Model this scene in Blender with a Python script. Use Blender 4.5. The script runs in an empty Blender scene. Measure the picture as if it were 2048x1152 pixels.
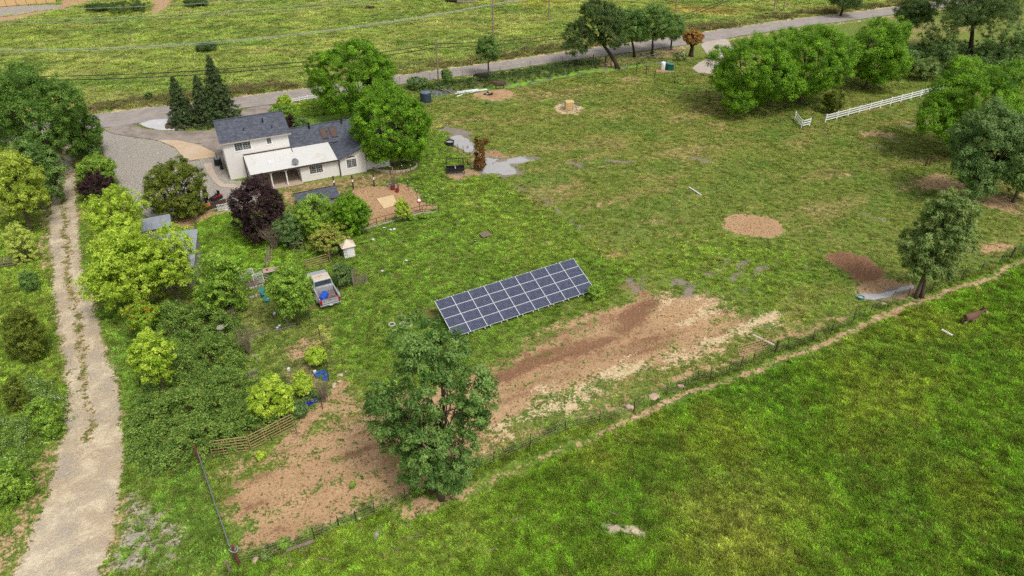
import bpy, bmesh, math, random
import numpy as np
from mathutils import Vector, Matrix, Euler

R = math.radians
random.seed(11)
RNG = np.random.default_rng(7)
SC = bpy.context.scene
COL = SC.collection

# ---------------------------------------------------------------- camera
CAM_H, CAM_PITCH, LENS = 37.0, R(34.0), 24.0
cam_data = bpy.data.cameras.new('camera')
cam_data.sensor_width = 36.0
cam_data.lens = LENS
cam_data.clip_start = 0.5
cam_data.clip_end = 6000.0
cam = bpy.data.objects.new('camera', cam_data)
cam.location = (0, 0, CAM_H)
cam.rotation_euler = (math.pi / 2 - CAM_PITCH, 0, 0)
COL.objects.link(cam)
SC.camera = cam

# ---------------------------------------------------------------- world and sun
SUN_ELEV, SUN_AZ = R(58.0), R(140.0)      # azimuth from +Y clockwise: right and behind the viewpoint
world = bpy.data.worlds.new('World')
SC.world = world
world.use_nodes = True
wn, wl = world.node_tree.nodes, world.node_tree.links
wn.clear()
w_out = wn.new('ShaderNodeOutputWorld')
w_bg = wn.new('ShaderNodeBackground')
w_sky = wn.new('ShaderNodeTexSky')
w_sky.sky_type = 'NISHITA'
w_sky.sun_disc = False
w_sky.sun_elevation = SUN_ELEV
w_sky.sun_rotation = SUN_AZ
w_sky.altitude = 150.0
w_sky.air_density = 1.0
w_sky.dust_density = 4.0
w_sky.ozone_density = 1.0
w_hs = wn.new('ShaderNodeHueSaturation')      # thin high cloud: the blue is mostly veiled
w_hs.inputs['Saturation'].default_value = 0.22
w_bg.inputs['Strength'].default_value = 0.12
wl.new(w_sky.outputs[0], w_hs.inputs['Color'])
wl.new(w_hs.outputs[0], w_bg.inputs['Color'])
wl.new(w_bg.outputs[0], w_out.inputs['Surface'])

sun_data = bpy.data.lights.new('sun', 'SUN')
sun_data.energy = 1.5
sun_data.angle = R(15.0)
sun_data.color = (1.0, 0.955, 0.88)
sun = bpy.data.objects.new('sun', sun_data)
sd = Vector((math.sin(SUN_AZ) * math.cos(SUN_ELEV), math.cos(SUN_AZ) * math.cos(SUN_ELEV), math.sin(SUN_ELEV)))
sun.rotation_euler = sd.to_track_quat('Z', 'Y').to_euler()
sun.location = (30, -30, 80)
COL.objects.link(sun)

SC.view_settings.view_transform = 'Standard'
SC.view_settings.look = 'None'
SC.view_settings.gamma = 1.0
SC.view_settings.use_curve_mapping = False
SC.view_settings.exposure = 0.42
SC.render.engine = 'CYCLES'
SC.cycles.use_denoising = False
SC.cycles.use_adaptive_sampling = True
SC.cycles.adaptive_threshold = 0.025
SC.cycles.max_bounces = 6
SC.cycles.diffuse_bounces = 2
SC.cycles.glossy_bounces = 2
SC.cycles.transmission_bounces = 3
SC.cycles.transparent_max_bounces = 6
SC.cycles.caustics_reflective = False
SC.cycles.caustics_refractive = False

# ---------------------------------------------------------------- survey: photograph pixel -> metres on the plain
FPX = 2048 * LENS / 36.0
CT, ST = math.cos(CAM_PITCH), math.sin(CAM_PITCH)
def gp(x, y, z=0.0):
    v = (y - 576) / FPX
    t = (CAM_H - z) / (ST + v * CT)
    return ((x - 1024) / FPX * t, t * (CT - v * ST))
def gl(pts, z=0.0):
    return [gp(a, b, z) for a, b in pts]
def depth_of(Y, Z):
    return Y * CT + (CAM_H - Z) * ST
def rise(by, ty):
    """height of an upright thing whose foot is seen at row by and whose top is at row ty"""
    Y = gp(1024, by)[1]
    k = (ty - 576) / FPX
    # (-Y*ST+(h-Z)*CT) = k*(Y*CT+(h-Z)*ST)
    hz = (k * Y * CT + Y * ST) / (CT - k * ST)
    return CAM_H - hz
def col_x(cx, by, z):
    """x of an upright thing standing at row by whose point at height z is seen in column cx"""
    Y = gp(1024, by)[1]
    return (cx - 1024) / FPX * depth_of(Y, z), Y

# ---------------------------------------------------------------- value noise (numpy)
def _hash(ix, iy, seed):
    n = (ix.astype(np.int64) * 374761393 + iy.astype(np.int64) * 668265263 + seed * 974711) & 0x7fffffff
    n = ((n ^ (n >> 13)) * 1274126177) & 0x7fffffff
    n = n ^ (n >> 16)
    return (n & 0xffff) / 65535.0
def vnoise(x, y, seed=0):
    x = np.asarray(x, float); y = np.asarray(y, float)
    ix = np.floor(x); iy = np.floor(y)
    fx = x - ix; fy = y - iy
    fx = fx * fx * (3 - 2 * fx); fy = fy * fy * (3 - 2 * fy)
    a = _hash(ix, iy, seed); b = _hash(ix + 1, iy, seed)
    c = _hash(ix, iy + 1, seed); d = _hash(ix + 1, iy + 1, seed)
    return (a * (1 - fx) + b * fx) * (1 - fy) + (c * (1 - fx) + d * fx) * fy
def fbm(x, y, seed=0, octaves=3):
    s = 0.0; amp = 0.5; tot = 0.0; k = 1.0
    for o in range(octaves):
        s = s + amp * vnoise(np.asarray(x) * k + 17.3 * o, np.asarray(y) * k - 9.1 * o, seed + o)
        tot += amp; amp *= 0.5; k *= 2.03
    return s / tot
def sstep(a, b, x):
    t = np.clip((x - a) / (b - a), 0, 1)
    return t * t * (3 - 2 * t)

def seg_dist(x, y, pts, closed):
    d = np.full(np.shape(x), 1e9)
    n = len(pts)
    for i in range(n if closed else n - 1):
        ax, ay = pts[i]; bx, by = pts[(i + 1) % n]
        dx, dy = bx - ax, by - ay
        L = dx * dx + dy * dy + 1e-12
        t = np.clip(((x - ax) * dx + (y - ay) * dy) / L, 0, 1)
        d = np.minimum(d, np.hypot(x - ax - t * dx, y - ay - t * dy))
    return d
def in_poly(x, y, pts):
    c = np.zeros(np.shape(x), bool)
    n = len(pts)
    for i in range(n):
        ax, ay = pts[i]; bx, by = pts[(i + 1) % n]
        if ay == by: continue
        m = ((ay > y) != (by > y)) & (x < (bx - ax) * (y - ay) / (by - ay) + ax)
        c ^= m
    return c
def poly_mask(x, y, pts, soft=0.5):
    """1 inside, 0 outside, linear over +-soft metres round the outline"""
    px = np.array([p[0] for p in pts]); py = np.array([p[1] for p in pts])
    out = np.zeros(np.shape(x))
    sel = (x > px.min() - soft) & (x < px.max() + soft) & (y > py.min() - soft) & (y < py.max() + soft)
    if not sel.any(): return out
    xs, ys = x[sel], y[sel]
    d = seg_dist(xs, ys, pts, True)
    d = np.where(in_poly(xs, ys, pts), d, -d)
    out[sel] = np.clip(0.5 + 0.5 * d / soft, 0, 1)
    return out
def line_mask(x, y, pts, half, soft=0.5):
    px = np.array([p[0] for p in pts]); py = np.array([p[1] for p in pts])
    m = half + soft
    out = np.zeros(np.shape(x))
    sel = (x > px.min() - m) & (x < px.max() + m) & (y > py.min() - m) & (y < py.max() + m)
    if not sel.any(): return out
    d = half - seg_dist(x[sel], y[sel], pts, False)
    out[sel] = np.clip(0.5 + 0.5 * d / soft, 0, 1)
    return out

# ---------------------------------------------------------------- names, tags
def tag(o, label=None, cat=None, group=None, kind=None):
    if label: o['label'] = label
    if cat: o['category'] = cat
    if group: o['group'] = group
    if kind: o['kind'] = kind
    return o
def empty(name, loc, rz=0.0, label=None, cat=None, group=None):
    o = bpy.data.objects.new(name, None)
    o.empty_display_size = 0.3
    o.location = loc
    o.rotation_euler = (0, 0, rz)
    COL.objects.link(o)
    return tag(o, label, cat, group)
def link(name, me, parent=None, loc=None, rot=None):
    o = bpy.data.objects.new(name, me)
    COL.objects.link(o)
    if parent is not None: o.parent = parent
    if loc is not None: o.location = loc
    if rot is not None: o.rotation_euler = rot
    return o
def copy_tree(o, parent=None):
    c = o.copy(); COL.objects.link(c)
    c.parent = parent
    for ch in o.children: copy_tree(ch, c)
    return c

# ---------------------------------------------------------------- materials
def srgb(r, g, b, k=1.0):
    f = lambda c: (c / 12.92 if c <= 0.04045 else ((c + 0.055) / 1.055) ** 2.4)
    return (f(r / 255) * k, f(g / 255) * k, f(b / 255) * k, 1.0)
class NT:
    def __init__(self, name):
        self.m = bpy.data.materials.new(name)
        self.m.use_nodes = True
        self.t = self.m.node_tree
        self.t.nodes.clear()
        self.out = self.t.nodes.new('ShaderNodeOutputMaterial')
    def n(self, kind, **kw):
        nd = self.t.nodes.new(kind)
        for k, v in kw.items(): setattr(nd, k, v)
        return nd
    def l(self, a, b): self.t.links.new(a, b)
    def val(self, sock, v):
        if isinstance(v, (int, float)): sock.default_value = v
        elif isinstance(v, tuple): sock.default_value = v
        else: self.l(v, sock)
    def math(self, op, a, b=0.0, clamp=False):
        nd = self.n('ShaderNodeMath', operation=op, use_clamp=clamp)
        self.val(nd.inputs[0], a); self.val(nd.inputs[1], b)
        return nd.outputs[0]
    def mix(self, f, a, b, mode='MIX'):
        nd = self.n('ShaderNodeMix', data_type='RGBA', blend_type=mode)
        nd.clamp_factor = True
        self.val(nd.inputs[0], f); self.val(nd.inputs[6], a); self.val(nd.inputs[7], b)
        return nd.outputs[2]
    def noise(self, vec, scale, detail=2.0, rough=0.55, dist=0.0):
        nd = self.n('ShaderNodeTexNoise')
        nd.inputs['Scale'].default_value = scale
        nd.inputs['Detail'].default_value = detail
        nd.inputs['Roughness'].default_value = rough
        nd.inputs['Distortion'].default_value = dist
        if vec is not None: self.l(vec, nd.inputs['Vector'])
        return nd.outputs['Fac']
    def ramp(self, f, stops):
        nd = self.n('ShaderNodeValToRGB')
        while len(nd.color_ramp.elements) < len(stops): nd.color_ramp.elements.new(0.5)
        for e, (p, c) in zip(nd.color_ramp.elements, stops):
            e.position = p; e.color = c if isinstance(c, tuple) else (c, c, c, 1)
        self.l(f, nd.inputs[0])
        return nd.outputs[0]
    def remap(self, f, a, b, c=0.0, d=1.0, smooth=False):
        nd = self.n('ShaderNodeMapRange')
        nd.interpolation_type = 'SMOOTHSTEP' if smooth else 'LINEAR'
        self.val(nd.inputs[0], f)
        for i, v in zip((1, 2, 3, 4), (a, b, c, d)): self.val(nd.inputs[i], v)
        return nd.outputs[0]
    def pos(self): return self.n('ShaderNodeNewGeometry').outputs['Position']
    def obj(self): return self.n('ShaderNodeTexCoord').outputs['Object']
    def attr(self, name, kind='GEOMETRY'):
        nd = self.n('ShaderNodeAttribute', attribute_name=name, attribute_type=kind)
        return nd
    def bump(self, h, strength=0.4, dist=0.02):
        nd = self.n('ShaderNodeBump')
        nd.inputs['Strength'].default_value = strength
        nd.inputs['Distance'].default_value = dist
        self.l(h, nd.inputs['Height'])
        return nd.outputs[0]
    def principled(self, color, rough=0.8, metal=0.0, normal=None, spec=0.3):
        nd = self.n('ShaderNodeBsdfPrincipled')
        self.val(nd.inputs['Base Color'], color)
        self.val(nd.inputs['Roughness'], rough)
        self.val(nd.inputs['Metallic'], metal)
        nd.inputs['Specular IOR Level'].default_value = spec
        if normal is not None: self.l(normal, nd.inputs['Normal'])
        self.l(nd.outputs[0], self.out.inputs[0])
        return nd
MATS = {}
def plain(name, rgb, rough=0.7, metal=0.0, var=0.18, scale=3.0, bump=0.0, dirt=None, dirt_amt=0.0, spec=0.3):
    """a painted / wooden / stone surface: base colour with uneven tone, optional stains"""
    if name in MATS: return MATS[name]
    t = NT(name)
    v = t.obj()
    n1 = t.noise(v, scale, 4, 0.6)
    n2 = t.noise(v, scale * 7, 2, 0.6)
    c = srgb(*rgb)
    lo = tuple(x * (1 - var) for x in c[:3]) + (1,)
    hi = tuple(min(1, x * (1 + var)) for x in c[:3]) + (1,)
    k = t.mix(t.remap(t.math('ADD', t.math('MULTIPLY', n1, 0.6), t.math('MULTIPLY', n2, 0.4)), 0.3, 0.7), lo, hi)
    if dirt is not None:
        k = t.mix(t.math('MULTIPLY', t.remap(n1, 0.52, 0.68, 0, 1, True), dirt_amt), k, srgb(*dirt))
    t.principled(k, rough, metal, t.bump(n2, bump, 0.01) if bump else None, spec)
    MATS[name] = t.m
    return t.m

# ---------------------------------------------------------------- mesh builder
class MB:
    def __init__(self): self.v = []; self.f = []; self.mi = []
    def add(self, vs, fs, mi=0):
        o = len(self.v)
        self.v += [tuple(p) for p in vs]
        self.f += [tuple(i + o for i in f) for f in fs]
        self.mi += [mi] * len(fs)
        return self
    def box(self, x0, x1, y0, y1, z0, z1, mi=0, M=None):
        vs = [Vector((x, y, z)) for z in (z0, z1) for y in (y0, y1) for x in (x0, x1)]
        if M is not None: vs = [M @ p for p in vs]
        return self.add(vs, [(0, 2, 3, 1), (4, 5, 7, 6), (0, 1, 5, 4), (1, 3, 7, 5), (3, 2, 6, 7), (2, 0, 4, 6)], mi)
    def bar(self, a, b, w, h=None, mi=0, up=(0, 0, 1)):
        """rectangular bar from a to b, w wide (sideways) and h high"""
        a = Vector(a); b = Vector(b); h = w if h is None else h
        d = (b - a).normalized(); up = Vector(up)
        if abs(d.dot(up)) > 0.98: up = Vector((0, 1, 0))
        s = d.cross(up).normalized() * (w / 2); u = s.cross(d).normalized() * (h / 2)
        vs = [p + i * s + j * u for p in (a, b) for j in (-1, 1) for i in (-1, 1)]
        return self.add(vs, [(0, 1, 3, 2), (4, 6, 7, 5), (0, 4, 5, 1), (1, 5, 7, 3), (3, 7, 6, 2), (2, 6, 4, 0)], mi)
    def tube(self, pts, r, n=6, mi=0, caps=True):
        pts = [Vector(p) for p in pts]
        rs = r if isinstance(r, (list, tuple)) else [r] * len(pts)
        o = len(self.v); ref = Vector((0.13, 0.31, 0.94))
        for i, p in enumerate(pts):
            d = (pts[min(i + 1, len(pts) - 1)] - pts[max(i - 1, 0)]).normalized()
            s = d.cross(ref)
            if s.length < 1e-3: s = d.cross(Vector((1, 0, 0)))
            s.normalize(); u = d.cross(s)
            for k in range(n):
                a = 2 * math.pi * k / n
                self.v.append(tuple(p + (s * math.cos(a) + u * math.sin(a)) * rs[i]))
        for i in range(len(pts) - 1):
            for k in range(n):
                a = o + i * n + k; b = o + i * n + (k + 1) % n
                self.f.append((a, b, b + n, a + n)); self.mi.append(mi)
        if caps:
            self.f.append(tuple(o + k for k in reversed(range(n)))); self.mi.append(mi)
            e = o + (len(pts) - 1) * n
            self.f.append(tuple(e + k for k in range(n))); self.mi.append(mi)
        return self
    def lathe(self, prof, n=16, c=(0, 0, 0), mi=0, close=True):
        """profile [(r, z)...] turned about z"""
        o = len(self.v)
        for r, z in prof:
            for k in range(n):
                a = 2 * math.pi * k / n
                self.v.append((c[0] + r * math.cos(a), c[1] + r * math.sin(a), c[2] + z))
        for i in range(len(prof) - 1):
            for k in range(n):
                a = o + i * n + k; b = o + i * n + (k + 1) % n
                self.f.append((a, b, b + n, a + n)); self.mi.append(mi)
        if close:
            self.f.append(tuple(o + k for k in reversed(range(n)))); self.mi.append(mi)
            e = o + (len(prof) - 1) * n
            self.f.append(tuple(e + k for k in range(n))); self.mi.append(mi)
        return self
    def prism(self, poly, z0, z1, mi=0):
        n = len(poly)
        vs = [(p[0], p[1], z0) for p in poly] + [(p[0], p[1], z1) for p in poly]
        fs = [tuple(reversed(range(n))), tuple(range(n, 2 * n))] + [(i, (i + 1) % n, n + (i + 1) % n, n + i) for i in range(n)]
        return self.add(vs, fs, mi)
    def xform(self, M):
        self.v = [tuple(M @ Vector(p)) for p in self.v]
        return self
    def build(self, name, mats, parent=None, smooth=False, loc=None, rot=None, bevel=0.0):
        me = bpy.data.meshes.new(name)
        me.from_pydata(self.v, [], self.f)
        mats = mats if isinstance(mats, (list, tuple)) else [mats]
        for m in mats: me.materials.append(m)
        if len(mats) > 1: me.polygons.foreach_set('material_index', self.mi)
        if smooth: me.polygons.foreach_set('use_smooth', [True] * len(me.polygons))
        me.update()
        o = link(name, me, parent, loc, rot)
        if bevel:
            b = o.modifiers.new('edge', 'BEVEL'); b.width = bevel; b.segments = 2; b.limit_method = 'ANGLE'
        return o
def fast_mesh(name, verts, faces4=None, tris=None, mat=None):
    """numpy arrays -> mesh"""
    me = bpy.data.meshes.new(name)
    nv = len(verts)
    me.vertices.add(nv)
    me.vertices.foreach_set('co', np.ascontiguousarray(verts, np.float32).ravel())
    fc = faces4 if faces4 is not None else tris
    k = fc.shape[1]
    me.loops.add(fc.size)
    me.loops.foreach_set('vertex_index', np.ascontiguousarray(fc, np.int32).ravel())
    me.polygons.add(len(fc))
    me.polygons.foreach_set('loop_start', np.arange(0, fc.size, k, dtype=np.int32))
    me.polygons.foreach_set('loop_total', np.full(len(fc), k, np.int32))
    if mat is not None: me.materials.append(mat)
    me.update(calc_edges=True)
    return me
def vcol(me, name, arr):
    a = me.attributes.new(name, 'FLOAT_COLOR', 'POINT')
    a.data.foreach_set('color', np.ascontiguousarray(arr, np.float32).ravel())
# ================================================================ the lie of the land
ROAD_T = gl([(-120, 270), (185, 230), (350, 210), (512, 191), (622, 177), (804, 151), (1024, 121), (1154, 101), (1274, 85), (1409, 65), (1449, 59), (1600, 38), (1731, 22), (1800, 13), (1900, -1), (2010, -17), (2160, -38)])
ROAD_B = gl([(-120, 305), (207, 256), (350, 236), (512, 213), (622, 198), (804, 168), (1024, 138), (1154, 118.5), (1274, 103), (1409, 84), (1449, 77), (1600, 54), (1731, 37), (1800, 27), (1900, 13), (2010, -3), (2160, -25)])
ROAD_POLY = ROAD_T + ROAD_B[::-1]
APRON = gl([(205, 257), (262, 247), (290, 257), (330, 263), (420, 261), (450, 246), (468, 236), (480, 221), (512, 213), (540, 210), (560, 226), (566, 250), (500, 330), (440, 330), (434, 314), (429, 305), (400, 290), (353, 281), (316, 281), (275, 275), (230, 268)])
ISLAND = gl([(277, 248), (300, 241), (345, 237.5), (400, 235), (440, 231), (464, 226), (474, 230), (470, 238), (440, 248), (400, 255), (350, 260.5), (318, 260.5), (293, 255)])
DRIVE_R = gl([(1384, 137), (1396, 146), (1425, 148), (1470, 140), (1470, 95), (1450, 77), (1409, 84), (1402, 92), (1413, 108), (1415, 118), (1400, 124)])
LANE_L = [(118, 235), (112, 285), (103, 370), (98, 450), (104, 520), (107, 580), (112, 620), (122, 690), (132, 740), (136, 800), (132, 840), (112, 920), (98, 980), (80, 1040), (52, 1110), (10, 1190)]
LANE_R = [(136, 235), (136, 285), (149, 360), (154, 430), (160, 500), (171, 560), (180, 590), (196, 650), (214, 710), (234, 770), (245, 830), (245, 900), (241, 960), (234, 1010), (222, 1070), (190, 1190)]
LANE = gl(LANE_L + LANE_R[::-1])
LANE_MID = gl([(120, 300), (124, 370), (127, 430), (134, 520), (140, 570), (150, 620), (163, 690), (173, 750), (179, 820), (180, 880)])
GRAVEL = gl([(204, 258), (230, 268), (275, 275), (318, 282), (352, 296), (366, 312), (376, 323), (434, 314), (462, 360), (540, 372), (520, 400), (470, 425), (440, 418), (400, 420), (340, 440), (300, 440), (262, 400), (240, 375), (222, 330), (205, 300), (195, 275)])
PAD = gl([(316, 281), (349, 295), (363, 311), (374, 322), (432, 314), (430, 306), (400, 291), (353, 281)])
WALK = gl([(407, 329), (423, 325), (428, 340), (436, 358), (447, 368), (470, 369), (480, 377), (462, 376), (440, 374), (428, 364), (414, 345)])
TRAIL = gl([(800, 1022), (860, 1010), (930, 988), (985, 958), (1024, 939), (1086, 916), (1144, 894), (1214, 862), (1252, 842), (1315, 815), (1372, 791), (1425, 772), (1460, 759), (1535, 730), (1590, 709), (1660, 684), (1740, 646), (1775, 628), (1830, 608), (1900, 582), (1965, 562), (1990, 554), (2010, 537), (2060, 517)])
HOUSE_PAD = gl([(395, 320), (440, 245), (720, 225), (800, 330), (790, 355), (735, 352), (600, 375), (560, 380), (470, 380)])
FENCE_PX = [(478, 1130), (540, 1113), (630, 1080), (680, 1058), (713, 1046), (749, 1033), (811, 1003), (870, 975), (930, 950), (988, 925), (1060, 893), (1131, 863), (1198, 846), (1267, 826), (1332, 793), (1367, 780), (1395, 764), (1421, 758), (1457, 746), (1480, 735), (1506, 722), (1550, 707), (1572, 700), (1625, 680), (1660, 669), (1705, 646), (1738, 631), (1814, 597), (1862, 583), (1920, 562), (1925, 558), (1960, 545), (1996, 530), (2021, 516), (2060, 496)]
FENCE = gl(FENCE_PX)
FAR_FIELD = ROAD_T + [(900, 300), (900, 2500), (-900, 2500), (-900, ROAD_T[0][1])]
PASTURE = FENCE + [(300, FENCE[-1][1] + 60), (300, -60), (-20, -60), (FENCE[0][0] + 1.5, 10)]
YARD_R = gl([(1220, 132), (1310, 150), (1400, 180), (1520, 225), (1600, 258), (1690, 285), (1850, 335), (1910, 352), (2200, 420), (2200, 100), (1800, 60), (1500, 80), (1400, 90)])
LAWN = gl([(560, 470), (600, 420), (700, 340), (800, 330), (880, 230), (900, 290), (960, 330), (1030, 370), (1110, 425), (1260, 535), (1240, 600), (1100, 650), (985, 700), (940, 760), (740, 830), (690, 770), (640, 690), (560, 600)])
LAWN_BACK = gl([(575, 250), (590, 205), (640, 195), (740, 240), (700, 250)])
GREEN_COURT = gl([(340, 470), (380, 440), (460, 420), (600, 480), (560, 560), (440, 560), (400, 540)])
BRAMBLE = gl([(330, 640), (420, 612), (470, 640), (478, 690), (485, 760), (545, 800), (600, 815), (640, 790), (560, 860), (480, 895), (405, 925), (352, 945), (300, 955), (270, 910), (275, 830), (300, 760), (320, 690)])
BRAMBLE_L = gl([(60, 765), (95, 770), (125, 800), (128, 845), (105, 875), (75, 880), (72, 910), (50, 930), (62, 965), (40, 1005), (-60, 1010), (-60, 850), (10, 840), (45, 850), (62, 820)])
DITCH = gl([(868, 184), (905, 180), (960, 175.5), (1010, 169), (1060, 160.5), (1110, 150.5), (1160, 141), (1220, 134), (1300, 124), (1350, 117)])
POND_A = gl([(896, 274), (905, 268), (925, 266), (944, 276), (953, 290), (954, 313), (930, 303), (905, 290)])
POND_B = gl([(956, 322), (970, 312), (985, 309), (1005, 316), (1022, 312), (1048, 308), (1064, 318), (1045, 326), (1033, 332), (1040, 346), (1010, 349), (985, 346), (958, 350)])
POND_C = gl([(1700, 586), (1725, 582), (1761, 584), (1786, 573), (1834, 564), (1838, 573), (1800, 585), (1778, 597), (1754, 602), (1730, 598), (1708, 592)])
POND_D = gl([(858, 181), (897, 175), (910, 184), (885, 194), (860, 196)])
SAND_YARD = gl([(712, 465), (735, 420), (700, 400), (690, 385), (735, 372), (800, 366), (830, 385), (858, 408), (880, 412), (800, 432)])

# height of the ground: gentle bumps, flat under buildings and roads, a ditch, hollows that hold water
FLAT = [(ROAD_POLY, 2.5), (APRON, 2.0), (GRAVEL, 2.0), (HOUSE_PAD, 2.0), (DRIVE_R, 1.5)]
PONDS = [POND_A, POND_B, POND_C, POND_D]
def ground_h(x, y):
    x = np.asarray(x, float); y = np.asarray(y, float)
    shape = x.shape
    x = x.ravel(); y = y.ravel()
    h = (fbm(x / 9.0, y / 9.0, 3, 3) - 0.5) * 0.30 + (fbm(x / 1.7, y / 1.7, 5, 2) - 0.5) * 0.10
    past = poly_mask(x, y, PASTURE, 1.5)
    h = h + past * ((fbm(x / 1.9, y / 1.9, 8, 3) - 0.5) * 0.62 + 0.06)
    flat = np.zeros_like(h)
    for p, s in FLAT: flat = np.maximum(flat, np.clip(poly_mask(x, y, p, s) * 2, 0, 1))
    flat = np.maximum(flat, poly_mask(x, y, LANE, 1.0) * 0.75)
    h = h * (1 - flat) - 0.03 * flat
    d = line_mask(x, y, DITCH, 1.3, 1.1)
    h = h - d * 0.55
    for p in PONDS:
        m = poly_mask(x, y, p, 0.9 if p is not POND_C else 0.45)
        h = h * (1 - m) + m * (-0.185 + (fbm(x / 0.9, y / 0.9, 21, 2) - 0.5) * 0.20)
    return h.reshape(shape)
def gz(x, y): return float(ground_h(np.array([x]), np.array([y]))[0])
def at(px, py, dz=0.0):
    X, Y = gp(px, py)
    return Vector((X, Y, gz(X, Y) + dz))

# ---------------------------------------------------------------- grid lines
def lines(segs):
    out = []
    for a, b, s in segs:
        n = max(1, int(round((b - a) / s)))
        out += [a + (b - a) * i / n for i in range(n)]
    return out
def grow(a, b, s0, k):
    out = []; s = s0
    while a < b:
        out.append(a); a += s; s *= k
    out.append(b)
    return out
gy = lines([(16, 105, 0.42), (105, 215, 0.8)]) + grow(215, 2500, 1.5, 1.3)
gy = [-y for y in grow(-15.0, 400, 1.5, 1.5)[::-1]][:-1] + gy
xs_mid = lines([(-66, 60, 0.46), (60, 165, 0.9)])
gx = [-v for v in grow(165, 2500, 2.0, 1.35)[::-1]] + [-v for v in lines([(66, 165, 0.9)])[::-1]][:-1] + xs_mid + grow(165, 2500, 2.0, 1.35)
gx = np.array(sorted(set(round(v, 4) for v in gx))); gy = np.array(sorted(set(round(v, 4) for v in gy)))
NX, NY = len(gx), len(gy)
XX, YY = np.meshgrid(gx, gy)
GX, GY = XX.ravel(), YY.ravel()
GZ = ground_h(GX, GY)
far = (np.abs(GX) > 400) | (GY > 400) | (GY < -60)
GZ = np.where(far, 0.0, GZ)

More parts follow.
